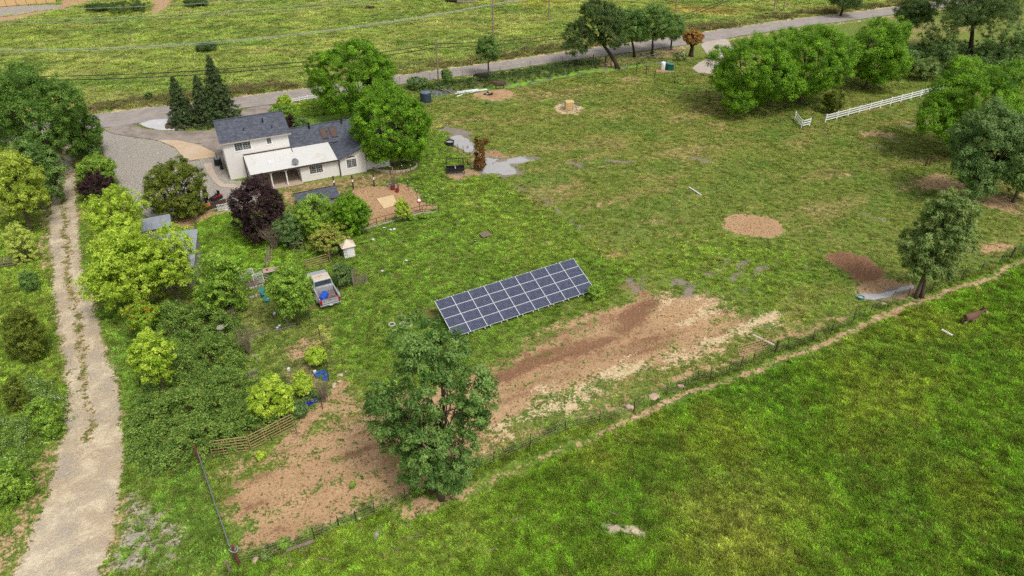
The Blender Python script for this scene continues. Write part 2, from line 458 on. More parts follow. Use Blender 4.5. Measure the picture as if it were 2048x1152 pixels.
# ---------------------------------------------------------------- what covers the ground
def cover_at(x, y):
    """dirt, straw, dark soil, gravel, grass tint (rgb), wet, tall"""
    x = np.asarray(x, float).ravel(); y = np.asarray(y, float).ravel()
    # ragged outlines: shift the query point by noise
    wx = x + (fbm(x / 1.3, y / 1.3, 31, 2) - 0.5) * 1.3
    wy = y + (fbm(x / 1.3, y / 1.3, 37, 2) - 0.5) * 1.3
    z = np.zeros_like(x)
    dirt, straw, soil, gravel, wet = z.copy(), z.copy(), z.copy(), z.copy(), z.copy()
    def P(px, soft): return poly_mask(wx, wy, gl(px), soft)
    def L(px, half, soft): return line_mask(wx, wy, gl(px), half, soft)
    mx = np.maximum
    # grass tints
    def blend(t, m, c): return t * (1 - m[:, None]) + m[:, None] * np.array(srgb(*c)[:3])[None, :]
    tint = np.tile(np.array(srgb(106, 127, 44)[:3]), (len(x), 1))                 # grazed paddock
    tall = z + 0.28
    m = poly_mask(wx, wy, FAR_FIELD, 1.0); tint = blend(tint, m, (126, 146, 60)); tall = tall * (1 - m) + m * 0.6
    m2 = m * sstep(0.5, 0.7, fbm(x / 16, y / 7, 51, 3)); tint = blend(tint, m2, (148, 156, 78))
    m2 = m * sstep(0.54, 0.72, fbm(x / 11, y / 5, 57, 3)); tint = blend(tint, m2, (98, 130, 48))
    m = poly_mask(wx, wy, YARD_R, 1.0); tint = blend(tint, m, (112, 128, 48)); tall = tall * (1 - m) + m * 0.2
    m = P([(870, 200), (1100, 150), (1250, 150), (1500, 240), (1640, 285), (1500, 330), (1200, 330), (1000, 270)], 6); tint = blend(tint, m * 0.6, (124, 134, 54))
    m = poly_mask(wx, wy, LAWN, 2.0); tint = blend(tint, m, (88, 126, 38)); tall = tall * (1 - m) + m * 0.5
    m = P([(1250, 540), (1330, 480), (1480, 470), (1640, 500), (1700, 590), (1600, 640), (1480, 600), (1380, 570)], 3); tint = blend(tint, m * 0.8, (100, 136, 40)); tall = tall + m * 0.15
    m = P([(870, 330), (1000, 355), (1120, 440), (1180, 500), (1060, 540), (960, 470), (900, 420)], 3); tint = blend(tint, m * 0.5, (116, 142, 48))
    for p in (LAWN_BACK, GREEN_COURT):
        m = poly_mask(wx, wy, p, 1.0); tint = blend(tint, m, (96, 140, 34)); tall = tall * (1 - m) + m * 0.55
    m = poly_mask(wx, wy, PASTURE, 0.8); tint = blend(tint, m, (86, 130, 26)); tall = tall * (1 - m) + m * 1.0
    m2 = m * sstep(0.5, 0.68, fbm(x / 7, y / 7, 61, 3)); tint = blend(tint, m2 * 0.8, (108, 132, 38))
    m2 = m * sstep(0.52, 0.68, fbm(x / 5, y / 5, 67, 3)); tint = blend(tint, m2 * 0.5, (58, 106, 24))
    m2 = m * P([(1350, 1000), (1500, 950), (1620, 1000), (1560, 1152), (1400, 1152)], 2.5); tint = blend(tint, m2 * 0.55, (130, 138, 58)); tall = tall - m2 * 0.35
    m2 = m * P([(560, 1152), (700, 1060), (860, 1020), (1000, 960), (1000, 1152)], 2); tint = blend(tint, m2 * 0.7, (110, 138, 46)); tall = tall - m2 * 0.45
    # between lane and bramble, left verge
    m = P([(-80, 420), (95, 450), (118, 690), (130, 800), (60, 1020), (-80, 1152)], 1.2); tint = blend(tint, m, (104, 136, 46)); tall = tall * (1 - m) + m * 0.7
    m = P([(155, 440), (300, 600), (320, 800), (270, 930), (420, 930), (480, 1152), (230, 1152), (245, 900), (235, 770), (195, 640)], 0.8); tint = blend(tint, m, (86, 126, 44)); tall = tall * (1 - m) + m * 0.6
    m = poly_mask(wx, wy, BRAMBLE, 0.6); tint = blend(tint, m, (70, 90, 40))  # ground under the brambles tinted darker, shade of the leaf gaps painted in
    m = P([(480, 620), (600, 590), (660, 700), (640, 790), (560, 800), (480, 760)], 1.0); tint = blend(tint, m, (104, 118, 62)); tall = tall * (1 - m) + m * 0.45
    # road verges: dry grass and brown weeds
    m = line_mask(wx, wy, ROAD_T, 1.2, 0.9); straw = mx(straw, m * 0.75)
    tw = [(a, b + 3.0) for a, b in ROAD_T]
    m = line_mask(wx, wy, tw, 1.4, 1.2); tint = blend(tint, m * 0.6, (134, 124, 76)); tall = tall + m * 0.2
    tb = [(a, b - 1.2) for a, b in ROAD_B]
    m = line_mask(wx, wy, tb, 1.0, 0.9) * (x > -8); straw = mx(straw, m * 0.55)
    m = P([(1180, 120), (1380, 92), (1350, 112), (1260, 120), (1190, 140)], 1.0); dirt = mx(dirt, m * 0.65); tint = blend(tint, m, (150, 125, 90))
    m = P([(1350, 12), (1500, 20), (1430, 28), (1350, 22)], 4); tint = blend(tint, m * 0.9, (160, 128, 62))
    m = P([(860, 172), (1180, 122), (1250, 122), (1200, 140), (1060, 168), (960, 180), (870, 190)], 1.0); tint = blend(tint, m * 0.8, (96, 108, 58)); tall = tall + m * 0.5
    m = line_mask(wx, wy, DITCH[3:8], 1.0, 0.5); tint = blend(tint, m, (118, 160, 34))
    # bare earth: the run along the fence
    m = P([(432, 955), (470, 930), (530, 905), (600, 865), (640, 820), (690, 770), (740, 790), (800, 775), (900, 770), (985, 722), (1060, 672), (1190, 618), (1270, 588), (1330, 578), (1420, 580), (1470, 605), (1540, 640), (1480, 690), (1360, 735), (1250, 760), (1150, 800), (1060, 850), (1000, 890), (950, 935), (880, 965), (800, 995), (720, 1030), (640, 1060), (560, 1100), (490, 1130), (462, 1050)], 2.0); dirt = mx(dirt, m * 0.74)
    m = P([(520, 1010), (640, 950), (760, 900), (860, 860), (960, 850), (940, 920), (820, 980), (700, 1030), (560, 1095), (490, 1125), (470, 1060)], 1.6); dirt = mx(dirt, m * 0.95)
    m = P([(985, 740), (1080, 690), (1190, 650), (1240, 630), (1200, 640), (1110, 690), (1020, 760)], 1.3); dirt = mx(dirt, m * 0.9)
    m = L([(560, 890), (610, 850), (650, 805), (690, 765)], 0.55, 0.5); dirt = mx(dirt, m)
    m = P([(560, 905), (640, 860), (730, 830), (720, 870), (620, 920), (540, 940), (470, 955), (500, 935)], 1.5); dirt = mx(dirt * (1 - m * 0.35), m * 0.5)
    m = P([(960, 870), (1060, 790), (1200, 730), (1290, 720), (1180, 790), (1060, 850), (990, 900)], 1.5); straw = mx(straw, m * 0.55); dirt = mx(dirt, m * 0.7)
    for q in ([(1190, 745), (1290, 718), (1310, 730), (1220, 760)], [(1150, 795), (1200, 778), (1215, 790), (1160, 812)], [(970, 850), (1010, 838), (1010, 858), (975, 866)], [(1130, 810), (1160, 805), (1150, 820), (1120, 825)]):
        m = P(q, 0.5); straw = mx(straw, m)
    m = P([(1440, 668), (1500, 645), (1530, 622), (1562, 622), (1566, 640), (1520, 660), (1470, 680), (1420, 690), (1395, 690)], 0.6); straw = mx(straw, m * 0.95)
    m = P([(1050, 830), (1150, 780), (1300, 725), (1420, 690), (1540, 640), (1560, 650), (1440, 710), (1320, 745), (1200, 790), (1080, 850)], 1.2); straw = mx(straw, m * 0.44); dirt = mx(dirt, m * .5)
    m = P([(1330, 720), (1380, 705), (1420, 688), (1400, 700), (1340, 728)], 0.7); straw = mx(straw, m * 0.75)
    m = P([(1300, 595), (1380, 580), (1460, 600), (1440, 630), (1370, 650), (1330, 640)], 1.0); dirt = mx(dirt, m * 0.85); straw = mx(straw, m * 0.45)
    m = P([(1130, 700), (1230, 655), (1290, 620), (1330, 650), (1400, 655), (1330, 690), (1240, 720), (1160, 740), (1010, 790), (990, 765), (1060, 725)], 1.4); soil = mx(soil, m * 0.66); dirt = mx(dirt, m * 0.85)
    m = L([(990, 760), (1080, 725), (1170, 700), (1240, 670), (1300, 600), (1265, 575)], 1.0, 0.9); soil = mx(soil, m * 0.85); dirt = mx(dirt, m * 0.8)
    m = P([(450, 990), (530, 985), (520, 1020), (480, 1050), (455, 1030)], 1.0); soil = mx(soil, m * 0.62)
    m = P([(600, 975), (690, 940), (740, 915), (720, 940), (640, 975)], 1.0); soil = mx(soil, m * 0.6)
    m = P([(745, 880), (800, 880), (830, 930), (800, 960), (760, 930)], 1.2); soil = mx(soil, m * 0.5)
    m = P([(700, 800), (800, 775), (900, 770), (990, 720), (1080, 680), (1100, 720), (1000, 790), (960, 880), (880, 940), (780, 900)], 1.5); dirt = mx(dirt, m * 0.92)
    run = P([(432, 955), (600, 865), (690, 770), (900, 770), (1060, 672), (1270, 588), (1420, 580), (1560, 640), (1360, 735), (1150, 800), (1000, 890), (880, 965), (640, 1060), (490, 1130)], 2.0)
    us = x * .89 + y * .45; vs = -x * .45 + y * .89
    st = fbm(us / 6.0, vs / 0.9, 141, 3) - .5
    soil = np.clip(soil + run * (st * 1.1 + .10) * (soil > .2), 0, 1.1)
    soil = mx(soil, run * np.clip(st * 3.4 - .02, 0, .66))
    dirt = np.clip(dirt + run * (fbm(us / 4.0, vs / 1.1, 147, 3) - .46) * 1.0, 0, 1.2)
    straw = np.clip(straw + run * (straw > .15) * (fbm(us / 3.0, vs / 0.8, 151, 3) - .5) * 1.2, 0, 1.1)
    # trail in the pasture, bare ground beside it
    m = line_mask(wx * .4 + x * .6, wy * .4 + y * .6, TRAIL, 0.24, 0.30); trail = m * (0.40 + .55 * sstep(0.2, 0.5, fbm(x / 3.0, y / 3.0, 71, 2))); dirt = mx(dirt, trail)
    tall = tall * (1 - np.clip(line_mask(x, y, TRAIL, .6, .3) * 1.4, 0, 1) * (trail.max() > 0))
    m = P([(800, 1030), (830, 1000), (900, 985), (960, 960), (930, 1000), (850, 1015), (830, 1045)], 0.6); dirt = mx(dirt, m * 0.95)
    m = P([(1760, 632), (1800, 618), (1812, 626), (1790, 640)], 0.5); dirt = mx(dirt, m)
    ob = poly_mask(x, y, gl([(1205, 1051), (1291, 1058), (1290, 1074), (1207, 1069)]), 0.3); tall = tall * (1 - np.clip(ob * 1.6, 0, 1))
    m = P([(540, 1130), (590, 1125), (580, 1152), (545, 1152)], 0.6); dirt = mx(dirt, m * 0.8)
    m = P([(735, 1080), (750, 1060), (785, 1055), (775, 1072), (745, 1090)], 0.3); gravel = mx(gravel, m * 0.9)
    m = line_mask(wx, wy, [(a, b + 0.35) for a, b in FENCE], 0.35, 0.35); tint = blend(tint, m * 0.6, (58, 92, 32)); tall = tall + m * 0.3
    m = line_mask(wx, wy, [(a, b + 1.3) for a, b in FENCE[10:26]], 0.5, 0.4); dirt = mx(dirt, m * 0.62)
    # paddock: round bare spots, thin ground
    def disc(cx, cy, rx, ry, soft=0.35):
        c = gp(cx, cy); e = gp(cx + rx, cy); n = gp(cx, cy - ry)
        q = np.hypot((wx - c[0]) / (e[0] - c[0]), (wy - c[1]) / (n[1] - c[1]))
        return np.clip(0.5 + 0.5 * (1 - q) / soft, 0, 1)
    dirt = mx(dirt, disc(1506, 451, 57, 23, 0.14) * 1.1)
    tall = tall * (1 - disc(1506, 451, 57, 23, 0.14))
    dirt = mx(dirt, disc(990, 189, 40, 12, 0.15) * 1.1)
    soil = mx(soil, disc(985, 189, 16, 5, 0.5) * 0.6)
    straw = mx(straw, disc(1137, 217, 28, 12, 0.25))
    dirt = mx(dirt, disc(1328, 142, 20, 5, 0.3))
    m = P([(1652, 508), (1690, 503), (1730, 512), (1756, 530), (1772, 550), (1750, 566), (1715, 558), (1680, 540), (1655, 522)], 0.5); soil = mx(soil, m * 1.1); dirt = mx(dirt, m)
    m = P([(1715, 560), (1770, 555), (1830, 560), (1850, 590), (1790, 605), (1730, 600), (1705, 585)], 0.8); dirt = mx(dirt, m * 0.8); soil = mx(soil, m * 0.35)
    m = P([(1820, 352), (1870, 345), (1950, 370), (2048, 400), (2048, 440), (1960, 410), (1880, 385), (1800, 388), (1790, 375)], 1.5); dirt = mx(dirt, m * 0.72)
    m = P([(1960, 490), (2000, 478), (2030, 490), (2000, 505), (1970, 508)], 0.8); dirt = mx(dirt, m * 0.85)
    for q, s in (([(1220, 155), (1260, 150), (1300, 160), (1270, 170)], .55), ([(1300, 460), (1370, 470), (1400, 490), (1350, 485)], .55), ([(1180, 385), (1260, 400), (1320, 430), (1260, 425)], .45), ([(1680, 340), (1740, 352), (1720, 360), (1670, 356)], .6), ([(920, 395), (960, 405), (990, 420), (950, 418)], .7), ([(1120, 310), (1180, 320), (1260, 330), (1220, 345)], .4), ([(1480, 500), (1560, 505), (1600, 530), (1520, 525)], .35), ([(1270, 700), (1330, 690), (1330, 710)], .5), ([(1380, 200), (1480, 215), (1440, 225)], .3), ([(1075, 480), (1110, 475), (1130, 492), (1090, 496)], .55), ([(680, 690), (690, 700), (700, 740), (690, 760)], .5), ([(1060, 225), (1200, 250), (1150, 270)], .3), ([(1310, 210), (1380, 225), (1330, 232)], .35)):
        m = P(q, 1.2); dirt = mx(dirt, m * s)
    pad = 1 - np.maximum(poly_mask(wx, wy, PASTURE, 1.0), poly_mask(wx, wy, FAR_FIELD, 1.0))
    u = x * .88 + y * .47; v = -x * .47 + y * .88
    worn = sstep(0.52, 0.74, fbm(u / 9.0, v / 3.5, 131, 3)) * pad * (tall < .45)
    dirt = mx(dirt, worn * 0.40); tint = blend(tint, worn * .6, (146, 136, 78))
    gr = sstep(0.52, 0.70, fbm(u / 7.0, v / 4.0, 137, 3)) * pad
    tint = blend(tint, gr * .75, (90, 126, 40)); dirt = dirt * (1 - gr * .3)
    # wet ground
    m = L([(1030, 372), (1060, 384), (1085, 398), (1105, 412), (1125, 430), (1160, 460)], 0.42, 0.6); wet = mx(wet, m * 0.78); dirt = mx(dirt, m * 0.5)
    m = L([(1160, 460), (1200, 490), (1240, 520)], 0.16, 0.4); soil = mx(soil, m * 0.7)
    for q, h, s in (([(1262, 560), (1266, 585)], .35, .8), ([(1285, 555), (1290, 575)], .25, .7), ([(1355, 560), (1385, 575), (1370, 590)], .6, .65), ([(1440, 510), (1455, 525), (1440, 545)], .3, .6), ([(1495, 525), (1480, 548), (1468, 560)], .2, .85), ([(1530, 530), (1512, 552), (1500, 568)], .2, .7), ([(1400, 545), (1430, 552)], .5, .6), ([(1478, 580), (1530, 590)], .4, .4), ([(1140, 326), (1165, 333)], .7, .55), ([(1222, 322), (1258, 326)], .7, .6), ([(1388, 316), (1410, 322)], .6, .5), ([(1040, 318), (1066, 316)], 1.0, .55), ([(1720, 425), (1770, 440)], .4, .55), ([(1745, 430), (1772, 442)], .25, .6), ([(890, 258), (935, 265)], 1.0, .6), ([(1010, 350), (1045, 345)], 0.9, .5), ([(1740, 290), (1770, 296)], .3, .8), ([(1810, 252), (1870, 246)], .5, .75), ([(1780, 280), (1800, 283)], .2, .8), ([(900, 350), (955, 345)], .5, .5)):
        m = L(q, max(h, .3), 0.55); wet = mx(wet, m * min(1.0, s + .22)); dirt = mx(dirt, m * .35)
    m = P([(880, 348), (910, 340), (958, 338), (960, 352), (900, 360)], .5); dirt = mx(dirt, m * .9); soil = mx(soil, m * .4)
    m = P([(950, 300), (1000, 300), (1015, 312), (960, 318)], .5); dirt = mx(dirt, m * .75); soil = mx(soil, m * .5)
    m = P([(905, 292), (955, 318), (960, 340), (945, 322), (905, 300)], .4); dirt = mx(dirt, m * .8)
    for p in PONDS[:3]:
        m = poly_mask(wx, wy, p, 0.8); wet = mx(wet, m * 0.95); tall = tall * (1 - m)
    m = disc(1755, 268, 36, 10, 0.3); dirt = mx(dirt, m * 0.6)
    # beds of sand and earth by the house
    m = poly_mask(wx, wy, SAND_YARD, 0.6); dirt = mx(dirt, m * 0.95); tall = tall * (1 - m)
    m = P([(575, 372), (680, 358), (800, 335), (830, 345), (740, 372), (690, 400), (600, 410), (590, 390)], 0.8); tint = blend(tint, m, (138, 126, 80)); dirt = mx(dirt, m * 0.46); tall = tall * (1 - m * 0.8)
    m = P([(560, 385), (580, 378), (590, 400), (585, 420), (575, 410)], 0.4); dirt = mx(dirt, m * 0.8)
    m = P([(600, 680), (645, 665), (655, 690), (630, 720), (580, 730), (540, 720), (560, 690)], 1.0); dirt = mx(dirt, m * 0.62)
    m = P([(560, 740), (640, 730), (660, 760), (640, 800), (590, 800), (550, 770)], 1.0); dirt = mx(dirt, m * 0.55); soil = mx(soil, m * 0.35)
    m = L([(650, 630), (660, 690), (668, 720)], 0.3, 0.4); dirt = mx(dirt, m * 0.65)
    m = L([(690, 570), (712, 605), (730, 625)], 0.3, 0.4); soil = mx(soil, m * 0.7); dirt = mx(dirt, m * 0.6)
    m = P([(612, 606), (632, 604), (640, 625), (622, 632), (612, 620)], .4); soil = mx(soil, m * 0.8); dirt = mx(dirt, m * 0.6)
    m = P([(840, 615), (870, 610), (885, 635), (860, 645)], .5); soil = mx(soil, m * .6)
    m = P([(1225, 548), (1280, 560), (1240, 580)], .8); dirt = mx(dirt, m * .4)
    m = P([(330, 440), (420, 418), (445, 425), (380, 460), (345, 462)], .6); dirt = mx(dirt, m * .85); soil = mx(soil, m * .35)
    # lane
    m = poly_mask(wx * 0.4 + x * 0.6, wy * 0.4 + y * 0.6, LANE, 0.6); dirt = mx(dirt * (1 - m), m * 1.1)
    lane = m; lanec = mx(mx(m, trail * .55), ob * 1.2)
    mid = line_mask(wx, wy, LANE_MID, 0.42, 0.42) * m; dirt = dirt * (1 - mid * 0.68); gravel = mx(gravel * (1 - m), mid * 0.40); lanec = lanec * (1 - mid * .75); tint = blend(tint, mid, (112, 118, 66))
    tall = tall * (1 - m) + mid * 0.35
    gravel = mx(gravel, P([(100, 900), (200, 900), (230, 1000), (200, 1152), (20, 1152)], 2.0) * 0.36 * m)
    straw = straw * (1 - m); soil = soil * (1 - m)
    m = P([(240, 960), (290, 965), (330, 1000), (380, 1040), (400, 1100), (330, 1152), (180, 1152), (235, 1010)], 1.0) * (1 - lane); dirt = mx(dirt, m * 0.55); gravel = mx(gravel, m * 0.55)
    m = L([(95, 380), (90, 440), (85, 500), (95, 540)], 0.9, 0.9) * (1 - lane); dirt = mx(dirt, m * 0.62); straw = mx(straw, m * 0.3)
    m = L([(100, 900), (70, 985), (40, 1060), (0, 1130)], 1.1, 0.8) * (1 - lane); dirt = mx(dirt, m * 0.55); gravel = mx(gravel, m * .3)
    # gravel yard
    m = poly_mask(wx * 0.3 + x * 0.7, wy * 0.3 + y * 0.7, GRAVEL, 0.3); gravel = mx(gravel, m * 1.2); tall = tall * (1 - m); dirt = dirt * (1 - m); soil = soil * (1 - m)
    # far corner: white gravel strip, dirt road, tracks over the far field
    m = P([(-80, 14), (60, 10), (122, 9), (115, 16), (60, 25), (0, 33), (-80, 38)], 0.8); gravel = mx(gravel, m * 1.25)
    m = P([(-80, 40), (0, 34), (60, 26), (115, 17), (125, 8), (110, -30), (240, -30), (180, 2), (130, 15), (60, 33), (0, 44), (-80, 52)], 1.2); dirt = mx(dirt, m * 1.1)
    m = P([(300, -20), (350, -20), (345, 5), (320, 25), (300, 35), (308, 15)], 1.2); dirt = mx(dirt, m)
    m = L([(250, 52), (215, 68), (160, 80), (100, 105), (50, 124)], 0.5, 0.7); dirt = mx(dirt, m * 0.5)
    m = P([(950, 8), (1130, -2), (1140, 12), (1060, 14)], 2); tint = blend(tint, m * .7, (150, 150, 50))
    soil = mx(soil, disc(1506, 451, 50, 20, .3) * .33); soil = mx(soil, poly_mask(wx, wy, SAND_YARD, .6) * .3)
    for c in (APRON, ROAD_POLY, DRIVE_R, HOUSE_PAD):
        tall = tall * (1 - poly_mask(x, y, c, 0.3))
    return dict(dirt=dirt, straw=straw, soil=soil, gravel=gravel, tint=tint, wet=wet, tall=np.clip(tall, 0, 1.2), lane=lanec)
CV = cover_at(GX, GY)

# ---------------------------------------------------------------- ground material
def ground_material():
    t = NT('grassland')
    P = t.pos()
    a1 = t.attr('cover'); a2 = t.attr('turf'); a3 = t.attr('tint')
    s1 = t.n('ShaderNodeSeparateColor'); t.l(a1.outputs['Color'], s1.inputs[0])
    s2 = t.n('ShaderNodeSeparateColor'); t.l(a2.outputs['Color'], s2.inputs[0])
    dirt, straw, soil = s1.outputs[0], s1.outputs[1], s1.outputs[2]
    gravel, wet, tall = s2.outputs[0], s2.outputs[1], s2.outputs[2]
    add = lambda *z: z[0] if len(z) == 1 else t.math('ADD', z[0], add(*z[1:]))
    mul = lambda a, b: t.math('MULTIPLY', a, b)
    big = t.remap(t.noise(P, 0.22, 2, 0.6), 0.3, 0.7)
    mid = t.remap(t.noise(P, 1.4, 2, 0.65), 0.3, 0.7)
    fine = t.remap(t.noise(P, 5.0, 2, 0.7), 0.3, 0.7)
    tiny = t.remap(t.noise(P, 17.0, 1, 0.7), 0.28, 0.72)
    cen = lambda q: t.math('SUBTRACT', q, 0.5)
    # grass
    tintc = a3.outputs['Color']
    dry = t.mix(0.55, tintc, srgb(156, 140, 84))
    lush = t.mix(1.0, tintc, (0.60, 0.80, 0.50, 1), 'MULTIPLY')
    g = t.mix(add(mul(big, 0.4), mul(mid, 0.6)), lush, dry)
    g = t.mix(0.6, tintc, g)
    tone = t.remap(add(mul(fine, 0.5), mul(tiny, 0.3), mul(mid, 0.2)), 0.15, 0.85, 0.30, 1.6)
    g = t.mix(1.0, g, tone, 'MULTIPLY')
    g = t.mix(1.0, g, t.remap(tall, .35, 1.0, 1.0, .62), 'MULTIPLY')      # darker under tall grass: painted shade in the gaps between tufts
    g = t.mix(t.remap(tiny, 0.72, 0.95, 0, 0.55), g, srgb(168, 152, 104))
    # the pieces that break through the grass
    ragged = add(mul(cen(mid), 0.50), mul(cen(fine), 0.50), mul(cen(tiny), 0.22))
    earth_tone = add(mul(fine, 0.45), mul(tiny, 0.3), mul(mid, 0.25))
    earth = t.mix(earth_tone, srgb(122, 90, 62), srgb(210, 178, 138))
    earth = t.mix(mul(big, 0.4), earth, srgb(178, 140, 102))
    earth = t.mix(t.remap(fine, 0.0, 0.22, 0.55, 0), earth, srgb(104, 70, 46))
    f_d = t.remap(add(dirt, ragged), 0.42, 0.60, 0, 1, True)
    c = t.mix(f_d, g, earth)
    f_s = t.remap(add(soil, mul(ragged, 1.35)), 0.40, 0.80, 0, .9, True)
    mud = t.mix(earth_tone, srgb(86, 62, 48), srgb(148, 106, 78))
    c = t.mix(f_s, c, mud)
    hay = t.mix(add(mul(tiny, 0.6), mul(fine, 0.4)), srgb(168, 138, 94), srgb(226, 208, 172))
    f_h = t.remap(add(straw, mul(ragged, 1.2)), 0.46, 0.68, 0, 1, True)
    c = t.mix(f_h, c, hay)
    grit = t.mix(add(mul(tiny, .45), mul(fine, .55)), srgb(110, 103, 94), srgb(190, 182, 171))
    blot = t.remap(t.noise(P, 0.55, 3, 0.65, 0.6), 0.35, 0.65)
    lane_c = t.mix(mul(big, .8), srgb(188, 174, 150), srgb(178, 156, 128))
    lane_c = t.mix(t.remap(blot, .5, .95, 0, .6), lane_c, srgb(216, 202, 174))
    lane_c = t.mix(t.remap(blot, .05, .45, .6, 0), lane_c, srgb(164, 154, 140))
    lane_c = t.mix(1.0, lane_c, t.remap(add(mul(tiny, .6), mul(fine, .4)), .1, .9, .74, 1.16), 'MULTIPLY')
    c = t.mix(t.remap(add(a2.outputs['Alpha'], mul(ragged, .8)), .42, .6, 0, 1, True), c, lane_c)
    f_g = t.remap(add(gravel, mul(ragged, 0.8)), 0.44, 0.66, 0, 1, True)
    c = t.mix(f_g, c, grit)
    f_w = t.remap(add(wet, mul(ragged, 0.9)), 0.46, 0.58, 0, 1, True)
    c = t.mix(f_w, c, srgb(138, 124, 112))
    rough = t.mix(f_w, (0.95, 0.95, 0.95, 1), (0.16, 0.16, 0.16, 1))
    hh = t.noise(P, 4.0, 3, 0.75)
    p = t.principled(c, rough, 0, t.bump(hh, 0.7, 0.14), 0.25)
    return t.m
M_GROUND = ground_material()

# the sheet is split where a lane, a yard or a trail lies, so that each is an object of its own
fx = (gx[:-1] + gx[1:]) / 2; fy = (gy[:-1] + gy[1:]) / 2
FX, FY = [q.ravel() for q in np.meshgrid(fx, fy)]
region = np.zeros(len(FX), int)
region[poly_mask(FX, FY, LANE, 0.05) > 0.5] = 1
region[poly_mask(FX, FY, GRAVEL, 0.05) > 0.5] = 2
region[(line_mask(FX, FY, TRAIL, 0.45, 0.05) > 0.5) & (region == 0)] = 3
ii = np.arange(NX * NY).reshape(NY, NX)
quads = np.stack([ii[:-1, :-1].ravel(), ii[:-1, 1:].ravel(), ii[1:, 1:].ravel(), ii[1:, :-1].ravel()], 1)
VERTS = np.stack([GX, GY, GZ], 1)
A_COVER = np.stack([CV['dirt'], CV['straw'], CV['soil'], np.ones_like(GX)], 1)
A_TURF = np.stack([CV['gravel'], CV['wet'], CV['tall'], CV['lane']], 1)
A_TINT = np.concatenate([CV['tint'], np.ones((len(GX), 1))], 1)
for rid, nm in enumerate(('ground', 'dirt_lane', 'gravel_yard', 'footpath')):
    q = quads[region == rid]
    used = np.unique(q)
    remap_i = np.full(NX * NY, -1); remap_i[used] = np.arange(len(used))
    me = fast_mesh(nm, VERTS[used], faces4=remap_i[q], mat=M_GROUND)
    vcol(me, 'cover', A_COVER[used]); vcol(me, 'turf', A_TURF[used]); vcol(me, 'tint', A_TINT[used])
    me.polygons.foreach_set('use_smooth', [True] * len(me.polygons))
    o = link(nm, me)
    tag(o, {'ground': 'grassland, paddock and bare earth of the smallholding', 'dirt_lane': 'pale two-track dirt lane with a grassy middle', 'gravel_yard': 'grey gravel yard beside the house', 'footpath': 'narrow trodden trail along the wire fence'}[nm], kind='structure')

# ================================================================ paving
def sheet(name, poly, z, mat, jag=0.0, step=0.6, seed=1, thick=0.0):
    pts = []
    n = len(poly)
    for i in range(n):
        a = Vector(poly[i]); b = Vector(poly[(i + 1) % n])
        k = max(1, int((b - a).length / step))
        for j in range(k):
            p = a.lerp(b, j / k)
            if jag:
                p += Vector((vnoise(np.array(p.x * 1.3), np.array(p.y * 1.3), seed) - 0.5, vnoise(np.array(p.x * 1.3), np.array(p.y * 1.3), seed + 5) - 0.5)) * jag
            pts.append((p.x, p.y))
    bm = bmesh.new()
    vs = [bm.verts.new((p[0], p[1], z)) for p in pts]
    f = bm.faces.new(vs)
    if f.normal.z < 0 or f.calc_area() and (f.normal_update() or f.normal.z < 0): f.normal_flip()
    if thick:
        r = bmesh.ops.extrude_face_region(bm, geom=[f])
        for e in r['geom']:
            if isinstance(e, bmesh.types.BMVert): e.co.z -= thick
    bmesh.ops.triangulate(bm, faces=bm.faces[:])
    bmesh.ops.recalc_face_normals(bm, faces=bm.faces[:])
    if not thick:
        for f in bm.faces:
            if f.normal.z < 0: f.normal_flip()
    me = bpy.data.meshes.new(name); bm.to_mesh(me); bm.free()
    me.materials.append(mat)
    o = link(name, me)
    return o
def paving(name, rgb, rgb2, scale, crack=0.0, rough=0.9):
    t = NT(name); P = t.pos()
    a = t.noise(P, scale, 4, 0.6); b = t.noise(P, 14, 3, 0.7); c0 = t.noise(P, 0.35, 2, 0.5)
    c = t.mix(t.remap(t.math('ADD', t.math('MULTIPLY', a, .5), t.math('MULTIPLY', c0, .5)), .36, .64), srgb(*rgb), srgb(*rgb2))
    c = t.mix(1.0, c, t.remap(b, .3, .7, .86, 1.12), 'MULTIPLY')
    if crack:
        v = t.n('ShaderNodeTexVoronoi', feature='DISTANCE_TO_EDGE'); v.inputs['Scale'].default_value = 0.45
        wv = t.n('ShaderNodeVectorMath', operation='ADD'); t.l(P, wv.inputs[0])
        nz = t.n('ShaderNodeTexNoise'); nz.inputs['Scale'].default_value = 0.8; t.l(P, nz.inputs['Vector']); t.l(nz.outputs['Color'], wv.inputs[1])
        t.l(wv.outputs[0], v.inputs['Vector'])
        c = t.mix(t.remap(v.outputs['Distance'], 0.0, 0.035, crack, 0), c, srgb(96, 88, 82))
    t.principled(c, rough, 0, t.bump(b, 0.25, 0.02))
    return t.m
M_ASPHALT = paving('old_asphalt', (140, 132, 126), (160, 152, 146), 1.1, 0.3)
M_APRON = paving('patched_asphalt', (128, 117, 108), (158, 146, 136), 0.7, 0.35)
M_PAD = paving('tan_concrete', (186, 156, 124), (196, 180, 158), 0.8)
M_WALK = paving('walk_concrete', (172, 156, 138), (188, 174, 158), 1.2)
M_DRIVE = paving('drive_concrete', (170, 158, 146), (186, 174, 162), 1.0)
M_WHITEGRAVEL = paving('white_gravel', (176, 174, 176), (208, 206, 208), 6.0)
road = sheet('road', ROAD_POLY, 0.035, M_ASPHALT, 0.35, 1.2, 3); tag(road, 'grey two-lane country road behind the house', kind='structure')
o = sheet('driveway', APRON, 0.02, M_APRON, 0.25, 0.8, 9); tag(o, 'cracked asphalt apron between road and house', kind='structure')
o = sheet('driveway', DRIVE_R, 0.03, M_DRIVE, 0.15, 0.8, 12); tag(o, 'curved grey drive by the road near the mulberry trees', kind='structure')
o = sheet('parking_pad', PAD, 0.09, M_PAD, 0.0, 0.8, 12, thick=0.16); tag(o, 'tan concrete slab with rusty stains beside the house', kind='structure')
